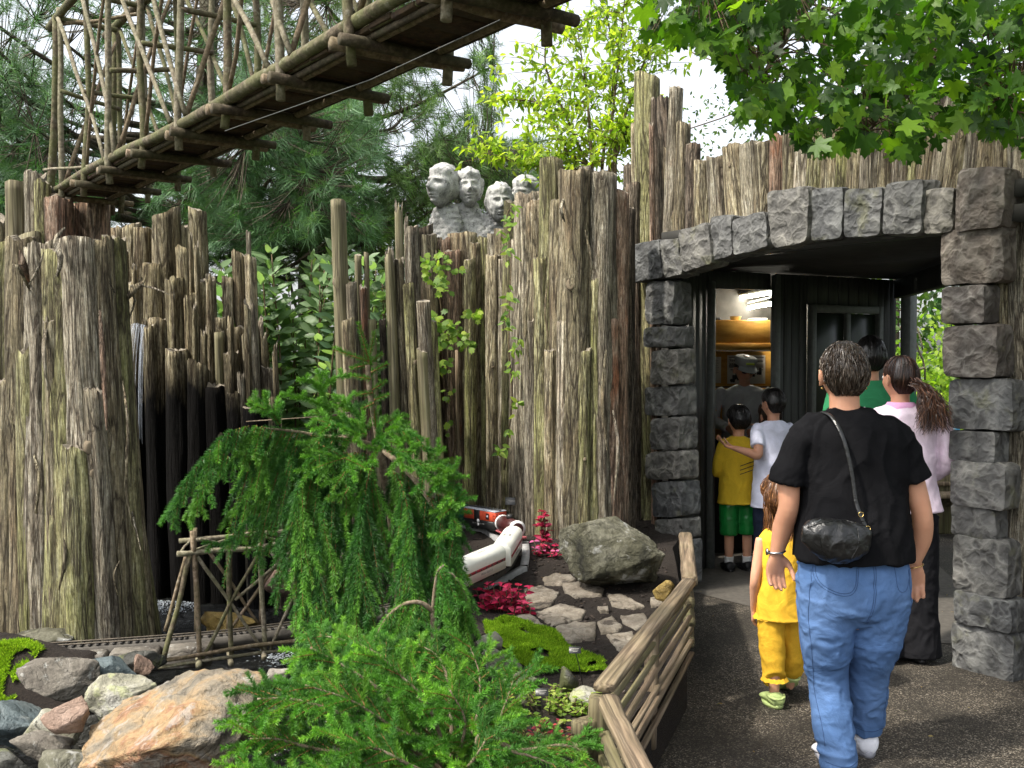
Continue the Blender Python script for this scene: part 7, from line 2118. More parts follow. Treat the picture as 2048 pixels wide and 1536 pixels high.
M['crocs'] = simple("pale lime foam clog", (.42, .52, .20), .6, 60, .08); M['shoe_white'] = simple("white trainer", (.68, .68, .72), .5, 30, .12); M['shoe_black'] = simple("black shoe", (.015, .015, .016), .45)
M['thread'] = simple("dark seam thread", (.035, .07, .16), .9); M['sole'] = simple("grey sole", (.30, .30, .33), .7)

def remesh(mb, voxel, smooth=2):
    me = mb.mesh("tmp", M['skin'])
    o = bpy.data.objects.new("tmp", me); C.objects.link(o)
    m = o.modifiers.new("r", 'REMESH'); m.mode = 'VOXEL'; m.voxel_size = voxel
    if smooth:
        s = o.modifiers.new("s", 'SMOOTH'); s.factor = .5; s.iterations = smooth
    bpy.context.view_layer.update()
    ev = o.evaluated_get(bpy.context.evaluated_depsgraph_get())
    em = ev.to_mesh()
    V = np.empty(len(em.vertices) * 3); em.vertices.foreach_get("co", V); V = V.reshape(-1, 3)
    N = np.empty(len(em.vertices) * 3); em.vertex_normals.foreach_get("vector", N); N = N.reshape(-1, 3)
    li = np.empty(len(em.loops), dtype=np.int32); em.loops.foreach_get("vertex_index", li)
    lt = np.empty(len(em.polygons), dtype=np.int32); em.polygons.foreach_get("loop_total", lt)
    ls = np.empty(len(em.polygons), dtype=np.int32); em.polygons.foreach_get("loop_start", ls)
    q = lt == 4; Q = li[ls[q][:, None] + np.arange(4)]; tq = lt == 3; T = li[ls[tq][:, None] + np.arange(3)]
    ev.to_mesh_clear(); bpy.data.objects.remove(o); bpy.data.meshes.remove(me)
    return V, N, T, Q
def loft(mb, rings, seg=28, sq=1.0):
    """rings (x,y,z,rx,ry): horizontal ellipses stacked"""
    th = np.linspace(0, 2 * math.pi, seg, endpoint=False)
    rr = catmull_rings(rings)
    V = []
    for (x, y, z, a, b) in rr:
        c, s = np.cos(th), np.sin(th)
        V.append(np.stack([x + a * np.sign(c) * np.abs(c) ** sq, y + b * np.sign(s) * np.abs(s) ** sq, np.full(seg, z)], -1))
    n = len(rr); V = np.concatenate(V)
    i = np.arange(n - 1)[:, None] * seg; j = np.arange(seg)[None, :]; j2 = (j + 1) % seg
    Q = np.stack([i + j, i + j2, i + seg + j2, i + seg + j], -1).reshape(-1, 4)
    V = np.concatenate([V, V[:seg].mean(0)[None], V[-seg:].mean(0)[None]]); jj = np.arange(seg)
    T = np.concatenate([np.stack([np.full(seg, n * seg), (jj + 1) % seg, jj], -1), np.stack([np.full(seg, n * seg + 1), (n - 1) * seg + jj, (n - 1) * seg + (jj + 1) % seg], -1)])
    if rings[0][2] > rings[-1][2]: Q = Q[:, ::-1]; T = T[:, ::-1]
    mb.add(V, T, Q)
def catmull_rings(r):
    r = np.array(r, dtype=float)
    if len(r) < 3: return r
    c = np.concatenate([[2 * r[0] - r[1]], r, [2 * r[-1] - r[-2]]]); out = []
    for k in range(len(r) - 1):
        for t in np.linspace(0, 1, 4, endpoint=False):
            p0, p1, p2, p3 = c[k:k + 4]
            out.append(.5 * ((2 * p1) + (-p0 + p2) * t + (2 * p0 - 5 * p1 + 4 * p2 - p3) * t * t + (-p0 + 3 * p1 - 3 * p2 + p3) * t ** 3))
    out.append(r[-1]); return np.array(out)
def limb(mb, pts, rad, n=14, seg=18, flat=1.0):
    c = catmull(pts, n); r = np.interp(np.linspace(0, 1, n), np.linspace(0, 1, len(rad)), rad)
    mb.tube(c, r, seg, flat=flat)
def folds(V, N, amp, freq, seed, zs=1.0, mask=None):
    q = V * np.array([freq, freq, freq * zs])
    q = q + .6 * np.stack([vnoise(V * 6 + k * 5, seed + k) for k in range(3)], -1)
    f = 1 - np.clip(np.abs(fbm(q, seed, 3)) * 3.2, 0, 1)
    d = amp * (f - .4)
    if mask is not None: d = d * mask
    return V + N * d[:, None]
class Fig:
    def __init__(self, label, px, d, H, yaw=0.0, cat="person", vox=.008):
        p = P(px, 720, d)
        self.t = thing("person", label, cat, (p.x, p.y, 0.0)); self.t.rotation_euler = (0, 0, yaw)
        self.s = H / 1.62; self.vox = vox; self.body = MB(); self.seed = int(px)
    def part(self, name, mb, mat, smooth=2, fold=None, vox=None, parent=None):
        V, N, T, Q = remesh(mb, vox or self.vox, smooth)
        if fold: V = folds(V, N, *fold)
        o = link(name, new_mesh(name, V, [a for a in (T, Q) if len(a)], M[mat], True), parent or self.t)
        return o
    def raw(self, name, mb, mat, smooth=True, parent=None, usecol=False):
        return mb.build(name, M[mat], parent or self.t, smooth=smooth, usecol=usecol)
def head_rot(yaw, pitch=0.0, roll=0.0):
    return np.array(Matrix.Rotation(yaw + math.pi, 3, 'Z') @ Matrix.Rotation(pitch, 3, 'X') @ Matrix.Rotation(roll, 3, 'Y'))
def add_head(fig, c, R, s, eyes=True, **kw):
    V, T, Q, isl = head_arrays(s, **kw)
    fig.body.add(V @ R.T + c, T, Q)
    for sd in (-1, 1):
        ev, et = ear_arrays(sd, s); fig.body.add(ev @ R.T + c, et)
    if eyes:
        for sd in (-1, 1):
            m_ = MB(); m_.add(ICO[3][0] * .0105 * s @ R.T + (np.array([sd * .031, -.0815, .011]) * s) @ R.T + c, ICO[3][1]); fig.raw("eye", m_, 'eye')
M['eye'] = simple("eye", (.5, .48, .45), .2)
def vend(U):
    a = np.abs((U + math.pi) % (2 * math.pi) - math.pi) / math.pi
    return .86 + 1.42 * np.clip((a - .20) / .48, 0, 1) ** .75 - .42 * np.exp(-((a - .47) / .075) ** 2)
def head_pt(U, Vv, out):
    x = np.sin(Vv) * np.sin(U); y = -np.sin(Vv) * np.cos(U); z = np.cos(Vv)
    low = np.clip(-z, 0, 1)
    X = x * .076 * (1 - .30 * low ** 1.6); Y_ = y * .096 * np.where(y > 0, 1 - .40 * low ** 1.2, 1) + np.where(y > 0, .012 * np.clip(z + .2, 0, 1), 0); Z_ = z * .117
    n = np.stack([x / .076, y / .096, z / .117], -1); n /= np.linalg.norm(n, axis=-1, keepdims=True)
    return np.stack([X, Y_, Z_], -1) + n * np.asarray(out)[..., None]
def add_hair(fig, c, R, s, thick, n, cols, curl=.0, cfreq=40, ext=0.0, width=.0011, seed=0, ext_dir=(0, 0, -1.0), lump=.35, lenf=(.25, .6), name="hair"):
    r = np.random.default_rng(seed)
    nu, nv = 80, 36
    u = np.linspace(0, 2 * math.pi, nu, endpoint=False); f = np.linspace(0, 1, nv)
    U = np.tile(u, (nv, 1)); Fv = np.tile(f[:, None], (1, nu)); Vv = .02 + (vend(U) - .02) * Fv
    th = thick * np.clip(1.15 - Fv ** 6 * 1.25, .0, 1)
    pt = head_pt(U.ravel(), Vv.ravel(), 0 * th.ravel())
    th = th.ravel() * (1 + lump * fbm(pt * 45 + seed, seed, 3)) - (Fv.ravel() > .985) * .006
    V = head_pt(U.ravel(), Vv.ravel(), th)
    i = np.arange(nv - 1)[:, None] * nu; j = np.arange(nu)[None, :]; j2 = (j + 1) % nu
    Q = np.stack([i + j, i + nu + j, i + nu + j2, i + j2], -1).reshape(-1, 4)
    base = np.array(cols[0]) * .6
    mb = MB(); mb.add((V * s) @ R.T + c, Q=Q, col=base)
    # strands along the meridians
    m = 9
    u0 = r.uniform(0, 2 * math.pi, n); f0 = r.random(n) ** .6 * .95; f1 = np.minimum(f0 + r.uniform(*lenf, n), 1.0)
    ff = f0[:, None] + (f1 - f0)[:, None] * np.linspace(0, 1, m)[None, :]
    ph = r.uniform(0, 6.28, (n, 2)); tt = np.linspace(0, 1, m)[None, :]
    uu = u0[:, None] + curl * 6 * np.sin(tt * cfreq * .12 + ph[:, :1]) * .3
    ve = vend(uu); vv = .03 + (ve - .03) * ff
    out = thick * np.clip(1.15 - ff ** 6 * 1.2, .05, 1) * r.uniform(.75, 1.12, (n, 1)) + curl * (.5 + .5 * np.sin(tt * cfreq * .12 + ph[:, 1:])) * .5 * thick / .02
    S_ = head_pt(uu.ravel(), vv.ravel(), out.ravel()).reshape(n, m, 3)
    if ext:
        at_end = f1 > .93
        k = 12; tail_n = int(at_end.sum())
        e0 = S_[at_end, -1]; L = ext / s * r.uniform(.6, 1.0, (tail_n, 1, 1)); q = np.linspace(0, 1, k)[None, :, None]
        dvec = np.linalg.inv(R) @ np.array(ext_dir)
        wob = np.stack([np.sin(q[..., 0] * 9 + ph[at_end, :1]) * .012, np.cos(q[..., 0] * 8 + ph[at_end, 1:]) * .010, 0 * q[..., 0] + ph[at_end, :1] * 0], -1) * (curl * 20 + .3)
        tail = e0[:, None, :] + dvec[None, None, :] * L * q + wob * q ** .5 + np.array([0, .012, 0])[None, None] * q
        ribbon_strands(mb, (tail * s) @ R.T + c, width * 1.3, cols, r)
    ribbon_strands(mb, (S_ * s) @ R.T + c, width, cols, r)
    return fig.raw(name, mb, 'hair', True, None, True)
def ribbon_strands(mb, S_, width, cols, r):
    n, m, _ = S_.shape
    T_ = np.gradient(S_, axis=1); T_ = norm(T_)
    sd = norm(np.cross(T_, r.normal(size=(n, 1, 3)))) * width * np.linspace(1, .35, m)[None, :, None]
    V = np.stack([S_ - sd, S_ + sd], 2).reshape(n, m * 2, 3)
    k = np.arange(m - 1) * 2
    Q = np.stack([k, k + 1, k + 3, k + 2], -1)
    Q = (Q[None] + (np.arange(n) * m * 2)[:, None, None]).reshape(-1, 4)
    c = palette(n, cols, .25, r)
    mb.add(V.reshape(-1, 3), Q=Q, col=np.repeat(c, m * 2, 0))
def add_hand(mb, wrist, fore, palm_n, thumb_side, s=1.0, curl=.35, spread=.10):
    """wrist point, direction of the forearm, palm normal, thumb_side = unit vector towards the thumb"""
    f = np.array(fore, float); f /= np.linalg.norm(f)
    pn = np.array(palm_n, float); pn -= f * pn.dot(f); pn /= np.linalg.norm(pn)
    ts = np.cross(f, pn); 
    if ts.dot(thumb_side) < 0: ts = -ts
    w = np.array(wrist, float)
    # palm
    th = np.linspace(0, 2 * math.pi, 16, endpoint=False); V = []
    for (t, a, b) in ((-.01, .026, .018), (.012, .031, .018), (.035, .039, .0165), (.06, .041, .0145), (.078, .040, .012), (.086, .034, .008)):
        V.append(w + f * t * s + ts[None] * (np.cos(th) * a * s)[:, None] + pn[None] * (np.sin(th) * b * s)[:, None])
    n = len(V); V = np.concatenate(V); sg = 16
    i = np.arange(n - 1)[:, None] * sg; j = np.arange(sg)[None, :]; j2 = (j + 1) % sg
    Q = np.stack([i + j, i + j2, i + sg + j2, i + sg + j], -1).reshape(-1, 4)
    V = np.concatenate([V, V[:sg].mean(0)[None], V[-sg:].mean(0)[None]]); jj = np.arange(sg)
    T = np.concatenate([np.stack([np.full(sg, n * sg), (jj + 1) % sg, jj], -1), np.stack([np.full(sg, n * sg + 1), (n - 1) * sg + jj, (n - 1) * sg + (jj + 1) % sg], -1)])
    mb.add(V, T, Q)
    for k, (off, L) in enumerate([(.030, .068), (.0105, .076), (-.0095, .071), (-.029, .056)]):
        base = w + f * .070 * s + ts * off * s; a = curl * (1 + .25 * k); d1 = f + ts * spread * (1.5 - k) * .5
        p = [base]; dr = d1 / np.linalg.norm(d1)
        for q in range(3):
            dr = dr * math.cos(a * .8) + pn * math.sin(a * .8); dr /= np.linalg.norm(dr)
            p.append(p[-1] + dr * L * s * (.46, .31, .23)[q])
        mb.tube(catmull(p, 9), np.array([.0098, .0096, .0092, .009, .0088, .0084, .008, .0076, .006]) * s, 10)
    tb0 = w + f * .016 * s + ts * .024 * s
    p = [tb0, tb0 + (f * .6 + ts * .8 + pn * .15) * .030 * s, tb0 + (f * .85 + ts * .62 + pn * .4) * .056 * s, tb0 + (f * .98 + ts * .45 + pn * .55) * .082 * s]
    mb.tube(catmull(p, 9), np.array([.015, .014, .0125, .0115, .011, .0105, .010, .009, .007]) * s, 10)
def shoe(fig, mat, ank, yaw=0.0, L=.26, w=.048, h=.075, pitch=0.0, sole='sole', s=1.0, name="shoe", z0=0.0):
    m_ = MB(); L *= s; w *= s; h *= s
    V = []; th = np.linspace(0, 2 * math.pi, 18, endpoint=False)
    prof = [(-.30, .55, .55), (-.27, .8, .85), (-.20, .95, 1.0), (-.05, .95, .95), (.15, .98, .78), (.35, 1.1, .58), (.52, 1.05, .48), (.64, .75, .38), (.70, .3, .2)]
    R = rotm(z=yaw) @ rotm(x=pitch)
    for (y, a, b) in prof:
        V.append(np.stack([np.cos(th) * w * a, np.full(18, y * L), .012 + h * b * .5 + np.sin(th) * h * b * .5], -1))
    n = len(V); V = np.concatenate(V); sg = 18
    i = np.arange(n - 1)[:, None] * sg; j = np.arange(sg)[None, :]; j2 = (j + 1) % sg
    Q = np.stack([i + j, i + j2, i + sg + j2, i + sg + j], -1).reshape(-1, 4)
    V = np.concatenate([V, V[:sg].mean(0)[None], V[-sg:].mean(0)[None]]); jj = np.arange(sg)
    T = np.concatenate([np.stack([np.full(sg, n * sg), jj, (jj + 1) % sg], -1), np.stack([np.full(sg, n * sg + 1), (n - 1) * sg + (jj + 1) % sg, (n - 1) * sg + jj], -1)])
    off = np.array([ank[0], ank[1], z0])
    m_.add(V @ R.T + off, T, Q[:, ::-1]); o = fig.raw(name, m_, mat)
    m2 = MB(); ring = [(math.cos(t) * w * (1.06 if math.sin(t) < .2 else .98), (.2 + math.sin(t) * .52) * L, 0) for t in np.linspace(0, 2 * math.pi, 26, endpoint=False)]
    top = np.array(ring) + [0, 0, .024 * s]; bot = np.array(ring) * [1, 1, 1]
    Vr = np.concatenate([bot, top, [[0, .2 * L, 0], [0, .2 * L, .024 * s]]]); k = 26
    m2.add(Vr @ R.T + off, T=[[2 * k, (a + 1) % k, a] for a in range(k)] + [[2 * k + 1, k + a, k + (a + 1) % k] for a in range(k)], Q=[[a, (a + 1) % k, k + (a + 1) % k, k + a] for a in range(k)])
    fig.raw("sole", m2, sole, False, o)
    return o
def surf_tube(obj, pts, y_from, rad, mat, name, parent, dirv=(0, 1, 0), seg=5, n=26, lift=.001):
    """thin tube laid on the surface of obj (local coords) along (x,z) points seen from y_from"""
    me = obj.data; bv = BVHTree.FromPolygons([v.co for v in me.vertices], [tuple(p.vertices) for p in me.polygons])
    c = catmull([(x, 0, z) for x, z in pts], n); out = []
    for x, _, z in c:
        h = bv.ray_cast(Vector((x, y_from, z)), Vector(dirv))
        if h[0] is not None: out.append(h[0] + h[1] * lift)
    if len(out) > 3:
        m_ = MB(); m_.tube(out, rad, seg); return m_.build(name, mat, parent, True)

# ---- 1. woman in front
W1 = Fig("woman seen from behind in a black T-shirt and blue jeans with short curly grey-brown hair", 1706, 3.80, 1.62, 0.0, vox=.0052)
k_ = 3.80 / F
def wx(px): return (px - 1706) * k_
def wz(py): return 1.55 - (py - 720) * k_
tee = MB()
loft(tee, [(.0, -.012, wz(1116), .224, .172), (0.0, -.008, wz(1060), .218, .164), (.005, 0, wz(1000), .207, .140), (.008, 0, wz(930), .203, .132), (.004, -.005, wz(880), .200, .122), (-.002, -.01, wz(852), .175, .100), (-.01, -.006, wz(832), .120, .078), (-.015, 0, wz(818), .078, .064)], 40, .92)
limb(tee, [(wx(1650), -.005, wz(868)), (wx(1606), -.005, wz(880)), (wx(1588), .0, wz(925)), (wx(1578), .0, wz(968))], [.062, .066, .064, .074])
limb(tee, [(wx(1672), 0, wz(835)), (wx(1630), 0, wz(852)), (wx(1600), 0, wz(880))], [.042, .052, .060])
limb(tee, [(wx(1712), 0, wz(835)), (wx(1765), 0, wz(855)), (wx(1800), 0, wz(882))], [.042, .052, .060])
limb(tee, [(wx(1755), -.005, wz(868)), (wx(1795), -.005, wz(885)), (wx(1815), .0, wz(925)), (wx(1828), .0, wz(960))], [.062, .066, .064, .074])
teo = W1.part("t_shirt", tee, 'black_tee', 3, (.013, 6, 3, .5))
jn = MB()
loft(jn, [(.0, 0, wz(1062), .165, .110), (.0, -.005, wz(1100), .190, .130), (.0, -.015, wz(1140), .208, .146), (0, -.02, wz(1190), .209, .152), (0, -.012, wz(1222), .198, .140), (0, -.005, wz(1246), .14, .10)], 36, .9)
limb(jn, [(wx(1652), -.042, wz(1185)), (wx(1652), -.022, wz(1280)), (wx(1662), .01, wz(1360)), (wx(1666), -.03, wz(1440)), (wx(1672), -.08, wz(1525))], [.112, .101, .080, .076, .068], 22, 24)
limb(jn, [(wx(1757), -.042, wz(1185)), (wx(1752), -.012, wz(1280)), (wx(1752), .05, wz(1350)), (wx(1756), .08, wz(1420)), (wx(1756), .10, wz(1488))], [.112, .100, .078, .073, .066], 22, 24)
jno = W1.part("jeans", jn, 'denim', 9, (.008, 8, 8, 1.5))
# seams and pockets
for pts in [[(wx(1618), wz(1095)), (wx(1616), wz(1148)), (wx(1648), wz(1172)), (wx(1682), wz(1168)), (wx(1694), wz(1118))], [(wx(1766), wz(1120)), (wx(1772), wz(1165)), (wx(1795), wz(1164)), (wx(1806), wz(1120))], [(wx(1726), wz(1118)), (wx(1722), wz(1180)), (wx(1712), wz(1230))],
            [(wx(1722), wz(1118)), (wx(1718), wz(1180)), (wx(1709), wz(1230))], [(wx(1622), wz(1098)), (wx(1620), wz(1146)), (wx(1650), wz(1168)), (wx(1680), wz(1164)), (wx(1690), wz(1120))]]:
    surf_tube(jno, pts, -.6, .0012, M['thread'], "seam", jno, n=40, lift=.0005)
for pts in [[(wx(1612), wz(1130)), (wx(1606), wz(1230)), (wx(1626), wz(1360)), (wx(1640), wz(1480))], [(wx(1800), wz(1130)), (wx(1806), wz(1230)), (wx(1788), wz(1340)), (wx(1780), wz(1450))], [(wx(1640), wz(1508)), (wx(1672), wz(1512)), (wx(1704), wz(1506))], [(wx(1728), wz(1472)), (wx(1756), wz(1476)), (wx(1786), wz(1470))]]:
    surf_tube(jno, pts, -.6, .0014, M['thread'], "seam", jno, n=40, lift=.0004)
b = W1.body
hc = np.array([wx(1690), .015, wz(752)])
limb(b, [(wx(1692), .0, wz(850)), (wx(1691), .008, wz(810)), (wx(1690), .012, wz(775))], [.064, .056, .056], 10, 20)
Rh = head_rot(.06, .06, 0)
add_head(W1, hc, Rh, 1.02)
limb(b, [(wx(1598), 0, wz(880)), (wx(1580), 0, wz(950)), (wx(1578), -.01, wz(1010)), (wx(1572), .03, wz(1060)), (wx(1563), .05, wz(1112))], [.048, .045, .038, .040, .026], 20, 18)
limb(b, [(wx(1805), 0, wz(880)), (wx(1824), 0, wz(950)), (wx(1845), -.01, wz(1030)), (wx(1850), .02, wz(1080)), (wx(1840), .04, wz(1130))], [.048, .045, .038, .040, .026], 20, 18)
add_hand(b, (wx(1562), .052, wz(1116)), (-.02, .10, -1.0), (.25, -1.0, 0), (1, 0, 0), 1.0, .30)
add_hand(b, (wx(1840), .042, wz(1134)), (.02, .12, -1.0), (-.3, -1.0, 0), (-1, 0, 0), 1.12, .42)
loft(b, [(0, 0, wz(1250), .12, .09), (0, 0, wz(1100), .16, .10), (0, 0, wz(950), .15, .09), (0, 0, wz(860), .13, .07), (0, 0, wz(835), .06, .05)])
limb(b, [(wx(1650), 0, wz(1200)), (wx(1662), .01, wz(1360)), (wx(1672), -.07, wz(1520))], [.08, .05, .035]); limb(b, [(wx(1758), 0, wz(1200)), (wx(1752), .05, wz(1350)), (wx(1756), .10, wz(1500))], [.08, .05, .035])
W1.part("body", b, 'skin', 1, vox=.0055)
add_hair(W1, hc, Rh, 1.0, .013, 2400, [(.045, .030, .020), (.085, .060, .042), (.11, .085, .065), (.028, .02, .014), (.035, .022, .015), (.05, .035, .025), (.13, .11, .09)], curl=.016, cfreq=50, seed=4, lump=.7, width=.0019, lenf=(.12, .30))
shoe(W1, 'shoe_white', (wx(1672), -.045), .05, pitch=-.10, h=.078, z0=.006); shoe(W1, 'shoe_white', (wx(1756), .12), -.08, h=.085)
m_ = MB(); th = np.linspace(0, 2 * math.pi, 20)
wc = np.array([wx(1563), .05, wz(1110)]); m_.tube([wc + np.array([math.cos(a) * .031, math.sin(a) * .026, .004 * math.cos(a)]) for a in th], .0048, 8); wt = W1.raw("wristwatch", m_, 'steel')
m_ = MB(); m_.tube([wc + [-.034, -.0, 0], wc + [-.041, 0, 0]], .013, 16); W1.raw("dial", m_, 'steel', True, wt)
wc = np.array([wx(1841), .04, wz(1138)]); m_ = MB(); m_.tube([wc + np.array([math.cos(a) * .034, math.sin(a) * .027, .008 * math.cos(a)]) for a in th], .0022, 6); W1.raw("bracelet", m_, 'gold_metal')
for sx in (-1, 1):
    m_ = MB(); m_.add(ICO[2][0] * .005 + hc + [sx * .084, -.005, -.047], ICO[2][1]); W1.raw("earring", m_, 'gold_metal')
# handbag
hbp = W1.t.location
HB = thing("handbag", "black leather shoulder bag with a zip hanging at the woman's lower back", "handbag", (hbp.x + wx(1638), hbp.y - .16, wz(1050)))
def hb(px, y, py): return (wx(px) - wx(1638), y, wz(py) - wz(1050))
m_ = MB()
bagr = [(1574, 1048, .012, .030), (1590, 1052, .036, .062), (1610, 1056, .050, .078), (1635, 1060, .056, .086), (1660, 1062, .054, .084), (1682, 1062, .042, .070), (1698, 1060, .026, .050), (1706, 1058, .010, .030)]
V = []; th = np.linspace(0, 2 * math.pi, 26, endpoint=False)
for (x, z, a, h_) in bagr:
    c = np.array(hb(x, -.045, z)); 
    V.append(c[None] + np.stack([0 * th, np.cos(th) * a, np.sin(th) * h_ * np.where(np.sin(th) > 0, .85, 1.0)], -1))
n = len(V); V = np.concatenate(V); sg = 26
i = np.arange(n - 1)[:, None] * sg; j = np.arange(sg)[None, :]; j2 = (j + 1) % sg
Q = np.stack([i + j, i + j2, i + sg + j2, i + sg + j], -1).reshape(-1, 4)
V = np.concatenate([V, V[:sg].mean(0)[None], V[-sg:].mean(0)[None]]); jj = np.arange(sg)
T = np.concatenate([np.stack([np.full(sg, n * sg), (jj + 1) % sg, jj], -1), np.stack([np.full(sg, n * sg + 1), (n - 1) * sg + jj, (n - 1) * sg + (jj + 1) % sg], -1)])
m_.add(V, T, Q)
Vb, Nb, Tb, Qb = remesh(m_, .004, 3); Vb = folds(Vb, Nb, .007, 14, 5, .7)
bag = link("bag_body", new_mesh("bag_body", Vb, [a for a in (Tb, Qb) if len(a)], M['leather'], True), HB)
surf_tube(bag, [hb(1583, 0, 1036)[::2], hb(1612, 0, 1026)[::2], hb(1650, 0, 1024)[::2], hb(1692, 0, 1034)[::2]], -.5, .0022, M['leather'], "piping", HB, n=30)
surf_tube(bag, [hb(1590, 0, 1030)[::2], hb(1620, 0, 1018)[::2], hb(1655, 0, 1016)[::2], hb(1690, 0, 1026)[::2]], -.5, .0012, M['steel'], "zip", HB, n=30)
st = catmull([(wx(1700), -.20, wz(1044)), (wx(1690), -.195, wz(1020)), (wx(1682), -.178, wz(990)), (wx(1676), -.168, wz(940)), (wx(1664), -.155, wz(880)), (wx(1652), -.122, wz(842)), (wx(1646), -.06, wz(826)), (wx(1640), .03, wz(830)), (wx(1640), .12, wz(880))], 44) + np.array([hbp.x, hbp.y, 0]) - np.array(HB.location)
m_ = MB(); m_.tube(st, .0075, 8, flat=.35); m_.build("strap", M['leather'], HB, True)
surf_tube(bag, [hb(1600, 0, 1040)[::2], hb(1606, 0, 1075)[::2], hb(1620, 0, 1095)[::2]], -.5, .0016, M['leather'], "stitching", bag, n=20)
surf_tube(bag, [hb(1676, 0, 1036)[::2], hb(1672, 0, 1070)[::2], hb(1660, 0, 1095)[::2]], -.5, .0016, M['leather'], "stitching", bag, n=20)
for (x, y, z) in ((1688, -.198, 1014), (1700, -.205, 1040)):
    c = np.array((wx(x) + hbp.x, y + hbp.y, wz(z))) - np.array(HB.location)
    m_ = MB(); m_.tube([c + np.array([math.cos(a) * .009, 0, math.sin(a) * .009]) for a in np.linspace(0, 2 * math.pi, 16)], .0016, 6); m_.build("ring", M['gold_metal'], HB, True)

# ---- generic figure with joints given in metres (local, +y forward)
def figure(label, px, d, H, yaw, top, bottom, skinm, hair, head=(0, 0, 0), arms=None, sleeve='short', hem=.52, leg_z=(.28,), shoes='shoe_black', socks=False, wide=1.0, vox=.008, stride=.0, neck_off=0.0, lean=0.0, child=False, topfold=.006, skirt=False, hs=None):
    g = Fig(label, px, d, H, yaw, vox=vox)
    s = H / 1.62; hs = hs or (1.0 * (s if not child else min(1.0, .80 + .12 * s)))
    hh = .235 * hs / 1.0
    zt = H - .02; hz = zt - hh * .5                      # head centre
    sh_z = hz - hh * .5 - .055 * (s if not child else s * 1.05)
    sw = .175 * s * wide * (.92 if child else 1)
    hipz = H * (.50 if not child else .46)
    ly = lambda z: lean * max(0, z - hipz)
    tm = MB()
    loft(tm, [(0, ly(hipz * .9) - .01 * s, H * hem * .92, .196 * s * wide * 1.04, .158 * s), (0, ly(hipz), H * hem * .92 + .06 * s, .190 * s * wide, .150 * s), (0, ly(hipz * 1.1), H * .60, .172 * s * wide, .128 * s), (0, ly(H * .7), H * .70, .172 * s * wide, .118 * s), (0, ly(sh_z), sh_z - .035 * s, .172 * s * wide, .105 * s), (0, ly(sh_z), sh_z + .01 * s, .135 * s * wide, .080 * s), (0, ly(sh_z), sh_z + .045 * s, .070 * s, .058 * s)], 32, .92)
    arms = arms or [[(-sw, 0, sh_z - .02 * s), (-sw - .05 * s, -.01, sh_z - .27 * s), (-sw - .05 * s, .05 * s, sh_z - .50 * s)], [(sw, 0, sh_z - .02 * s), (sw + .05 * s, -.01, sh_z - .27 * s), (sw + .05 * s, .05 * s, sh_z - .50 * s)]]
    for a in arms:
        a = [np.array(q, float) for q in a]
        if sleeve == 'short': limb(tm, [a[0] * [.8, 1, 1], a[0] + (a[1] - a[0]) * .15, a[0] + (a[1] - a[0]) * .68], [.058 * s, .060 * s, .060 * s])
        elif sleeve == 'long': limb(tm, [a[0] * [.8, 1, 1], a[0] + (a[1] - a[0]) * .2, a[1], a[1] + (a[2] - a[1]) * .95], [.058 * s, .057 * s, .050 * s, .042 * s], 18)
        b_ = g.body
        limb(b_, [a[0], a[0] + (a[1] - a[0]) * .5, a[1], a[1] + (a[2] - a[1]) * .35, a[2]], [.044 * s, .043 * s, .038 * s, .038 * s, .024 * s], 18, 14)
        f = a[2] - a[1]
        side = np.array([0, 1.0, 0]); pn = np.array([-np.sign(a[0][0]), -.3, 0])
        add_hand(b_, a[2], f, pn, side, s if not child else s * 1.05, .35)
    g.top = g.part("shirt" if sleeve != 'none' else "camisole", tm, top, 2, (topfold, 9, 3, .6))
    bm_ = MB()
    loft(bm_, [(0, 0, hipz * 1.06, .130 * s * wide, .09 * s), (0, -.005 * s, hipz, .165 * s * wide, .118 * s), (0, 0, hipz * .86, .155 * s * wide, .11 * s)], 28, .9)
    lx = .088 * s * wide
    for sg, dy in ((-1, stride), (1, -stride)):
        z1 = leg_z[0]
        rr = [.098 * s, .090 * s, .082 * s, .080 * s] if z1 > .15 * s else ([.098 * s, .088 * s, .078 * s, .074 * s] if not skirt else [.105 * s, .105 * s, .110 * s, .125 * s])
        kx = lx * (1.0 if not skirt else 1.0)
        limb(bm_, [(sg * lx, 0, hipz * .95), (sg * kx, dy * .3, hipz * .6), (sg * kx, dy * .7, max(z1, hipz * .3)), (sg * kx, dy, z1)], rr, 16, 18)
        limb(g.body, [(sg * lx, 0, hipz * .95), (sg * lx, dy * .4, hipz * .52), (sg * lx, dy * .8, .22 * s), (sg * lx, dy, .05 * s)], [.07 * s, .048 * s, .046 * s, .030 * s], 18, 14)
        g.feet = getattr(g, 'feet', []) + [(sg * lx, dy)]
    g.bot = g.part("shorts" if leg_z[0] > .15 * s else "trousers", bm_, bottom, 2, (.007, 9, 5, 1.0))
    hc = np.array([head[0] if len(head) > 3 else 0, ly(hz) + .01 * s, hz], float)
    if len(head) > 3: hc += np.array([0, head[3], 0])
    Rh = head_rot(head[-3] if len(head) == 3 else head[4], head[1] if len(head) == 3 else head[5], 0)
    Rh = head_rot(head[0], head[1], head[2]) if len(head) == 3 else Rh
    limb(g.body, [(0, ly(sh_z), sh_z - .02), (hc[0] * .6, (ly(sh_z) + hc[1]) / 2, (sh_z + hz) / 2 - .02), (hc[0], hc[1], hz - .03)], [.055 * s, .047 * hs, .047 * hs], 10, 16)
    loft(g.body, [(0, 0, hipz * .9, .12 * s, .08 * s), (0, ly(H * .65), H * .65, .13 * s, .08 * s), (0, ly(sh_z), sh_z - .06 * s, .155 * s, .075 * s), (0, ly(sh_z), sh_z - .005 * s, .150 * s, .055 * s), (0, ly(sh_z), sh_z + .02 * s, .07 * s, .045 * s)])
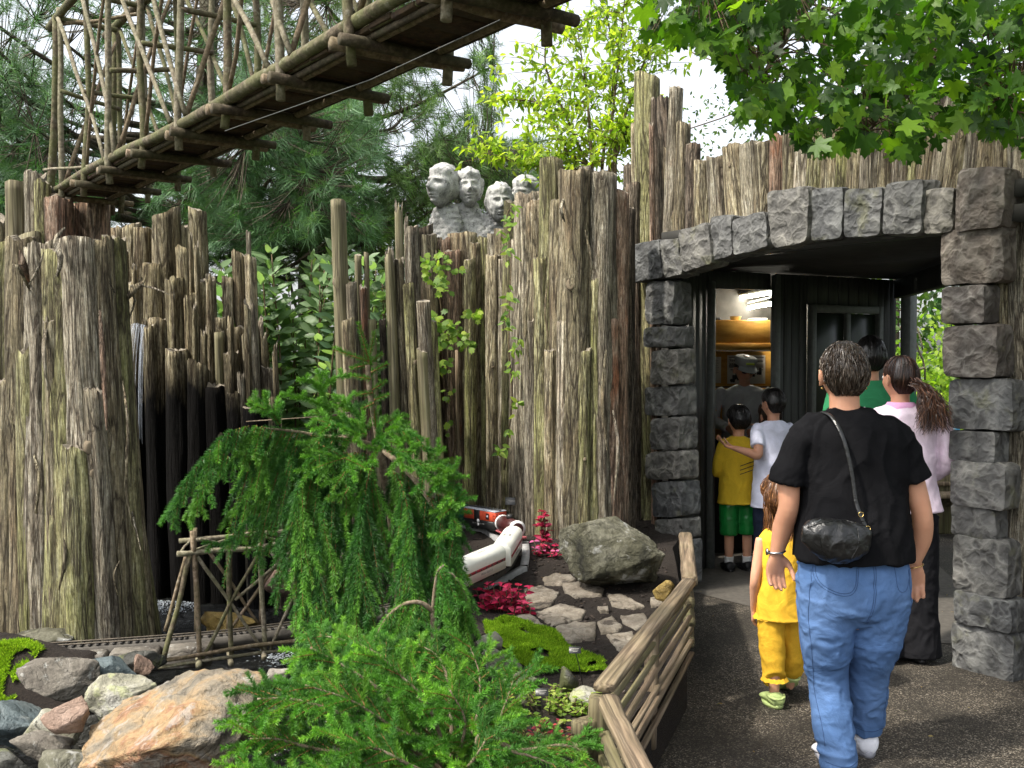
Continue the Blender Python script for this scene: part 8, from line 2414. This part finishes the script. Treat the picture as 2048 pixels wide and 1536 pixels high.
    add_head(g, hc, Rh, hs)
    g.body_o = g.part("body", g.body, skinm, 1, vox=max(vox, .0075))
    add_hair(g, hc, Rh, hs, **hair)
    for k, (x, y) in enumerate(g.feet):
        if socks:
            m_ = MB(); limb(m_, [(x, y, .14 * s), (x, y, .05 * s)], [.046 * s, .040 * s]); g.raw("sock", m_, 'sock')
        if shoes: shoe(g, shoes, (x, y), 0.08 * (1 if k else -1), s=s * (1.1 if child else 1), sole='black_pl' if shoes == 'shoe_black' else 'sole')
    g.hc, g.Rh, g.hs_, g.sh_z, g.sw, g.s2 = hc, Rh, hs, sh_z, sw, s
    return g
BLK = [(.008, .007, .007), (.016, .013, .012), (.03, .025, .022)]
blackhair = dict(thick=.022, n=1500, cols=BLK, seed=6, lump=.2, width=.0014, lenf=(.25, .5))

# ---- 2. small girl in yellow
GH = 1.03
cols_a = [(.11, .045, .018), (.20, .085, .03), (.32, .15, .055), (.07, .03, .012)]
G1 = figure("small girl in a yellow camisole and cropped yellow trousers with long wavy auburn hair", 1569, 4.50, GH, .02, 'yellow', 'yellow', 'skin_child', dict(thick=.036, n=2200, cols=cols_a, curl=.012, cfreq=50, ext=.17, seed=8, lump=.3, width=.0013, lenf=(.3, .7)),
            head=(.15, .1, 0), sleeve='none', hem=.40, leg_z=(.12,), shoes=None, child=True, stride=-.07, vox=.006,
            arms=[[(-.098, 0, .742), (-.130, -.015, .56), (-.120, .05, .40)], [(.098, 0, .742), (.130, -.01, .56), (.144, .05, .40)]])
for sx in (-1, 1): surf_tube(G1.body_o, [(sx * .052, .70), (sx * .054, .73), (sx * .056, .76)], -.4, .0045, M['yellow'], "strap", G1.t, n=10)
for k, (x, y) in enumerate(G1.feet):
    pit = -.05 if k == 0 else -.55
    c = shoe(G1, 'crocs', (x, y), .05, s=.66, pitch=pit, name="clog", sole='crocs', w=.062, h=.085, z0=.0 if k == 0 else .05)
    m_ = MB(); m_.tube([np.array([x, y, .055 + (.04 if k else 0)]) + np.array([math.cos(a) * .036, -.02 + math.sin(a) * .045, .006 * math.sin(a)]) for a in np.linspace(math.pi, 2 * math.pi, 14)], .006, 8); G1.raw("heel_strap", m_, 'crocs', True, c)
# frilled hems
def frill(g, z, rx, ry, n, mat, cx=0.0, cy=0.0, h=.012):
    V = []; a = np.linspace(0, 2 * math.pi, n, endpoint=False)
    for f, zz, e in ((1.0, z + h, 0), (1.04, z, .004), (1.07, z - h, .008)):
        rr = 1 + .035 * np.sin(a * n / 5) * (f - 1) * 14
        V.append(np.stack([cx + np.cos(a) * (rx * f * rr + e), cy + np.sin(a) * (ry * f * rr + e), np.full(n, zz) + .002 * np.sin(a * n / 3)], -1))
    V = np.concatenate(V); Q = [[k * n + j, k * n + (j + 1) % n, (k + 1) * n + (j + 1) % n, (k + 1) * n + j] for k in range(2) for j in range(n)]
    m_ = MB(); m_.add(V, Q=Q); g.raw("lace_hem", m_, mat)
s_ = GH / 1.62
frill(G1, GH * .40 * .92 + .012, .180 * s_ * 1.03, .130 * s_, 90, 'yellow')
for (x, y) in G1.feet: frill(G1, .125, .050, .050, 44, 'yellow', x, y, .008)

# ---- 3. boy in the yellow shirt
B1 = figure("black-haired boy in a yellow long sleeved shirt and shiny green shorts", 1478, 7.30, 1.23, .10, 'gold', 'shorts', 'skin_child', blackhair, head=(.15, .12, 0), sleeve='long', hem=.44, leg_z=(.27,), shoes='shoe_black', socks=True, child=True, wide=1.02,
            arms=[[(-.112, 0, .945), (-.155, .02, .74), (-.09, .16, .70)], [(.112, 0, .945), (.15, .02, .74), (.09, .16, .70)]])
for z in (.80, .77, .74): surf_tube(B1.top, [(-.02, z - .02), (.04, z), (.10, z + .015)], -.5, .003, M['ink'], "printed_stripe", B1.top, n=16)
# ---- 4. boy in the white shirt, arm round his friend
B2 = figure("taller black-haired boy in a white T-shirt with an arm round the boy in yellow", 1548, 7.12, 1.36, .22, 'white_tee', 'navy', 'skin_tan', dict(blackhair, seed=9, thick=.015), head=(.35, .12, 0), sleeve='short', hem=.40, leg_z=(.06,), shoes='shoe_black', child=True, wide=.98,
            arms=[[(-.122, 0, 1.065), (-.17, -.10, .88), (-.33, -.06, .93)], [(.122, 0, 1.065), (.16, .05, .86), (.12, .22, .80)]])
# ---- 5. girl mostly hidden
B3 = figure("child with long dark hair and magenta shirt, mostly hidden behind the boy in white", 1540, 7.62, 1.24, .3, 'magenta', 'navy', 'skin_child', dict(thick=.020, n=1500, cols=[(.03, .015, .009), (.05, .025, .014)], ext=.28, seed=12, lump=.2, width=.0016, lenf=(.3, .7)), head=(.2, .1, 0), sleeve='short', hem=.44, leg_z=(.06,), child=True,
            arms=[[(-.12, 0, .90), (-.20, .04, .84), (-.30, .10, .90)], [(.12, 0, .90), (.15, .05, .72), (.12, .2, .70)]])
# ---- 6. operator in the booth, facing the camera side
OP = figure("booth attendant in a grey striped engineer cap, dark glasses and grey shirt, looking down", 1490, 8.62, 1.60, math.pi - .25, 'grey_shirt', 'navy', 'skin_tan', dict(thick=.012, n=400, cols=BLK, seed=14, lump=.1, lenf=(.3, .5)), head=(.35, .28, .05), sleeve='long', hem=.50, leg_z=(.06,), wide=1.12, lean=.22,
            arms=[[(-.20, .10, 1.28), (-.25, .20, 1.05), (-.12, .40, .98)], [(.20, .10, 1.28), (.25, .20, 1.05), (.12, .40, .98)]])
capm = MB(); R = OP.Rh; s = OP.hs_
def hp(x, y, z): return (np.array([x, y, z]) * s) @ R.T + OP.hc
loft_rings = []
V = []; th = np.linspace(0, 2 * math.pi, 30, endpoint=False)
for (z, a, dz) in ((.050, 1.06, 0), (.070, 1.08, 0), (.080, 1.14, 0), (.098, 1.20, 0), (.112, 1.12, 0), (.120, .85, 0), (.122, .3, 0)):
    V.append(np.stack([np.cos(th) * .080 * a * (1 + .03 * np.sin(th * 9)), np.sin(th) * .098 * a * (1 + .03 * np.cos(th * 7)) + .004, np.full(30, z)], -1))
n = len(V); V = np.concatenate(V); i = np.arange(n - 1)[:, None] * 30; j = np.arange(30)[None, :]; j2 = (j + 1) % 30
Q = np.stack([i + j, i + j2, i + 30 + j2, i + 30 + j], -1).reshape(-1, 4)
capm.add((V * s) @ R.T + OP.hc, Q=Q)
cp_ = OP.raw("cap", capm, 'grey_shirt')
m_ = MB(); a = np.linspace(-1.1, 1.1, 16); Vv = []
for f, dz in ((1.0, 0.0), (1.35, -.012), (1.72, -.030)):
    Vv.append(np.stack([np.sin(a) * .082 * (1 + (f - 1) * .25), -np.cos(a) * .100 * f, np.full(16, .052 + dz)], -1))
Vv = np.concatenate(Vv); Q = [[k * 16 + j, k * 16 + j + 1, (k + 1) * 16 + j + 1, (k + 1) * 16 + j] for k in range(2) for j in range(15)]
m_.add((Vv * s) @ R.T + OP.hc, Q=Q); OP.raw("cap_peak", m_, 'grey_shirt', True, cp_)
M['lime'] = simple("lime yellow tag", (.50, .62, .08), .6)
m_ = MB(); V, T = bevel_box(.075, .004, .018, .001); m_.add((V @ rotm(x=-.15).T * s + np.array([0, -.117, .088]) * s) @ R.T + OP.hc, T); OP.raw("cap_tag", m_, 'lime', False, cp_)
m_ = MB()
for sd in (-1, 1):
    m_.add((ICO[3][0] * [.026, .010, .019] + [sd * .031, -.094, .012]) * s @ R.T + OP.hc, ICO[3][1])
    m_.tube([hp(sd * .05, -.092, .018), hp(sd * .078, -.04, .016), hp(sd * .082, .0, .012)], .003, 6)
m_.tube([hp(-.01, -.104, .018), hp(.01, -.104, .018)], .003, 6); OP.raw("sunglasses", m_, 'black_pl')
# ---- 7. woman in pink with a ponytail
PK_ = [(.022, .010, .007), (.042, .018, .011), (.075, .033, .018)]
PW = figure("woman in a pale pink long sleeved top and long black trousers with a brown ponytail", 1802, 5.12, 1.585, -.05, 'pink', 'black_cloth', 'skin', dict(thick=.010, n=2600, cols=PK_, seed=15, lump=.05, width=.0013, lenf=(.3, .8)), head=(.45, .02, 0), sleeve='long', hem=.535, leg_z=(.03,), skirt=True, wide=1.06, vox=.007,
            arms=[[(-.185, 0, 1.27), (-.215, .02, 1.04), (-.10, .18, .96)], [(.185, 0, 1.27), (.235, -.02, 1.03), (.15, .14, .92)]])
r = np.random.default_rng(16); mb = MB()
root = np.array([.035, -.105, PW.hc[2] - .015]); n = 1300; m = 14
q = np.linspace(0, 1, m)[None, :, None]
e = np.stack([r.uniform(-.01, .15, n), r.uniform(-.12, -.03, n), r.uniform(-.25, -.12, n)], -1)
st_ = root + r.normal(size=(n, 3)) * .010
midp = root + np.stack([r.uniform(.02, .11, n), r.uniform(-.12, -.04, n), r.uniform(-.08, .0, n)], -1)
S_ = st_[:, None] * (1 - q) ** 2 + 2 * midp[:, None] * q * (1 - q) + (root + e)[:, None] * q * q
phs = r.uniform(0, 6.28, (n, 1)); S_ += np.stack([np.sin(q[..., 0] * 14 + phs), np.cos(q[..., 0] * 13 + phs * 2), np.sin(q[..., 0] * 12 + phs * 3)], -1) * .010 * q
ribbon_strands(mb, S_, .0020, PK_ + [(.16, .075, .04)], r)
mb.add(ICO[3][0] * [.05, .03, .07] + root + [.05, -.02, -.11], ICO[3][1], col=PK_[0])
pt = PW.raw("ponytail", mb, 'hair', True, None, True)
m_ = MB(); m_.tube([root + np.array([0, math.cos(a) * .016, math.sin(a) * .018]) for a in np.linspace(0, 2 * math.pi, 16)], .006, 8); PW.raw("hair_tie", m_, 'pink', True, pt)
m_ = MB(); loft(m_, [(0, -.004, PW.sh_z + .01, .098, .072), (0, -.004, PW.sh_z + .035, .078, .066), (0, 0, PW.sh_z + .052, .066, .060)]); 
M['pink2'] = cloth("pink collar", (.72, .38, .60)); PW.raw("collar", m_, 'pink2')
# ---- 8. person in green
GW = figure("black-haired person in a green short sleeved shirt in front of the window", 1742, 6.35, 1.70, -.1, 'green_tee', 'navy', 'skin', dict(blackhair, seed=18, thick=.026), head=(-.2, .05, 0), sleeve='short', hem=.50, leg_z=(.05,), wide=1.12)
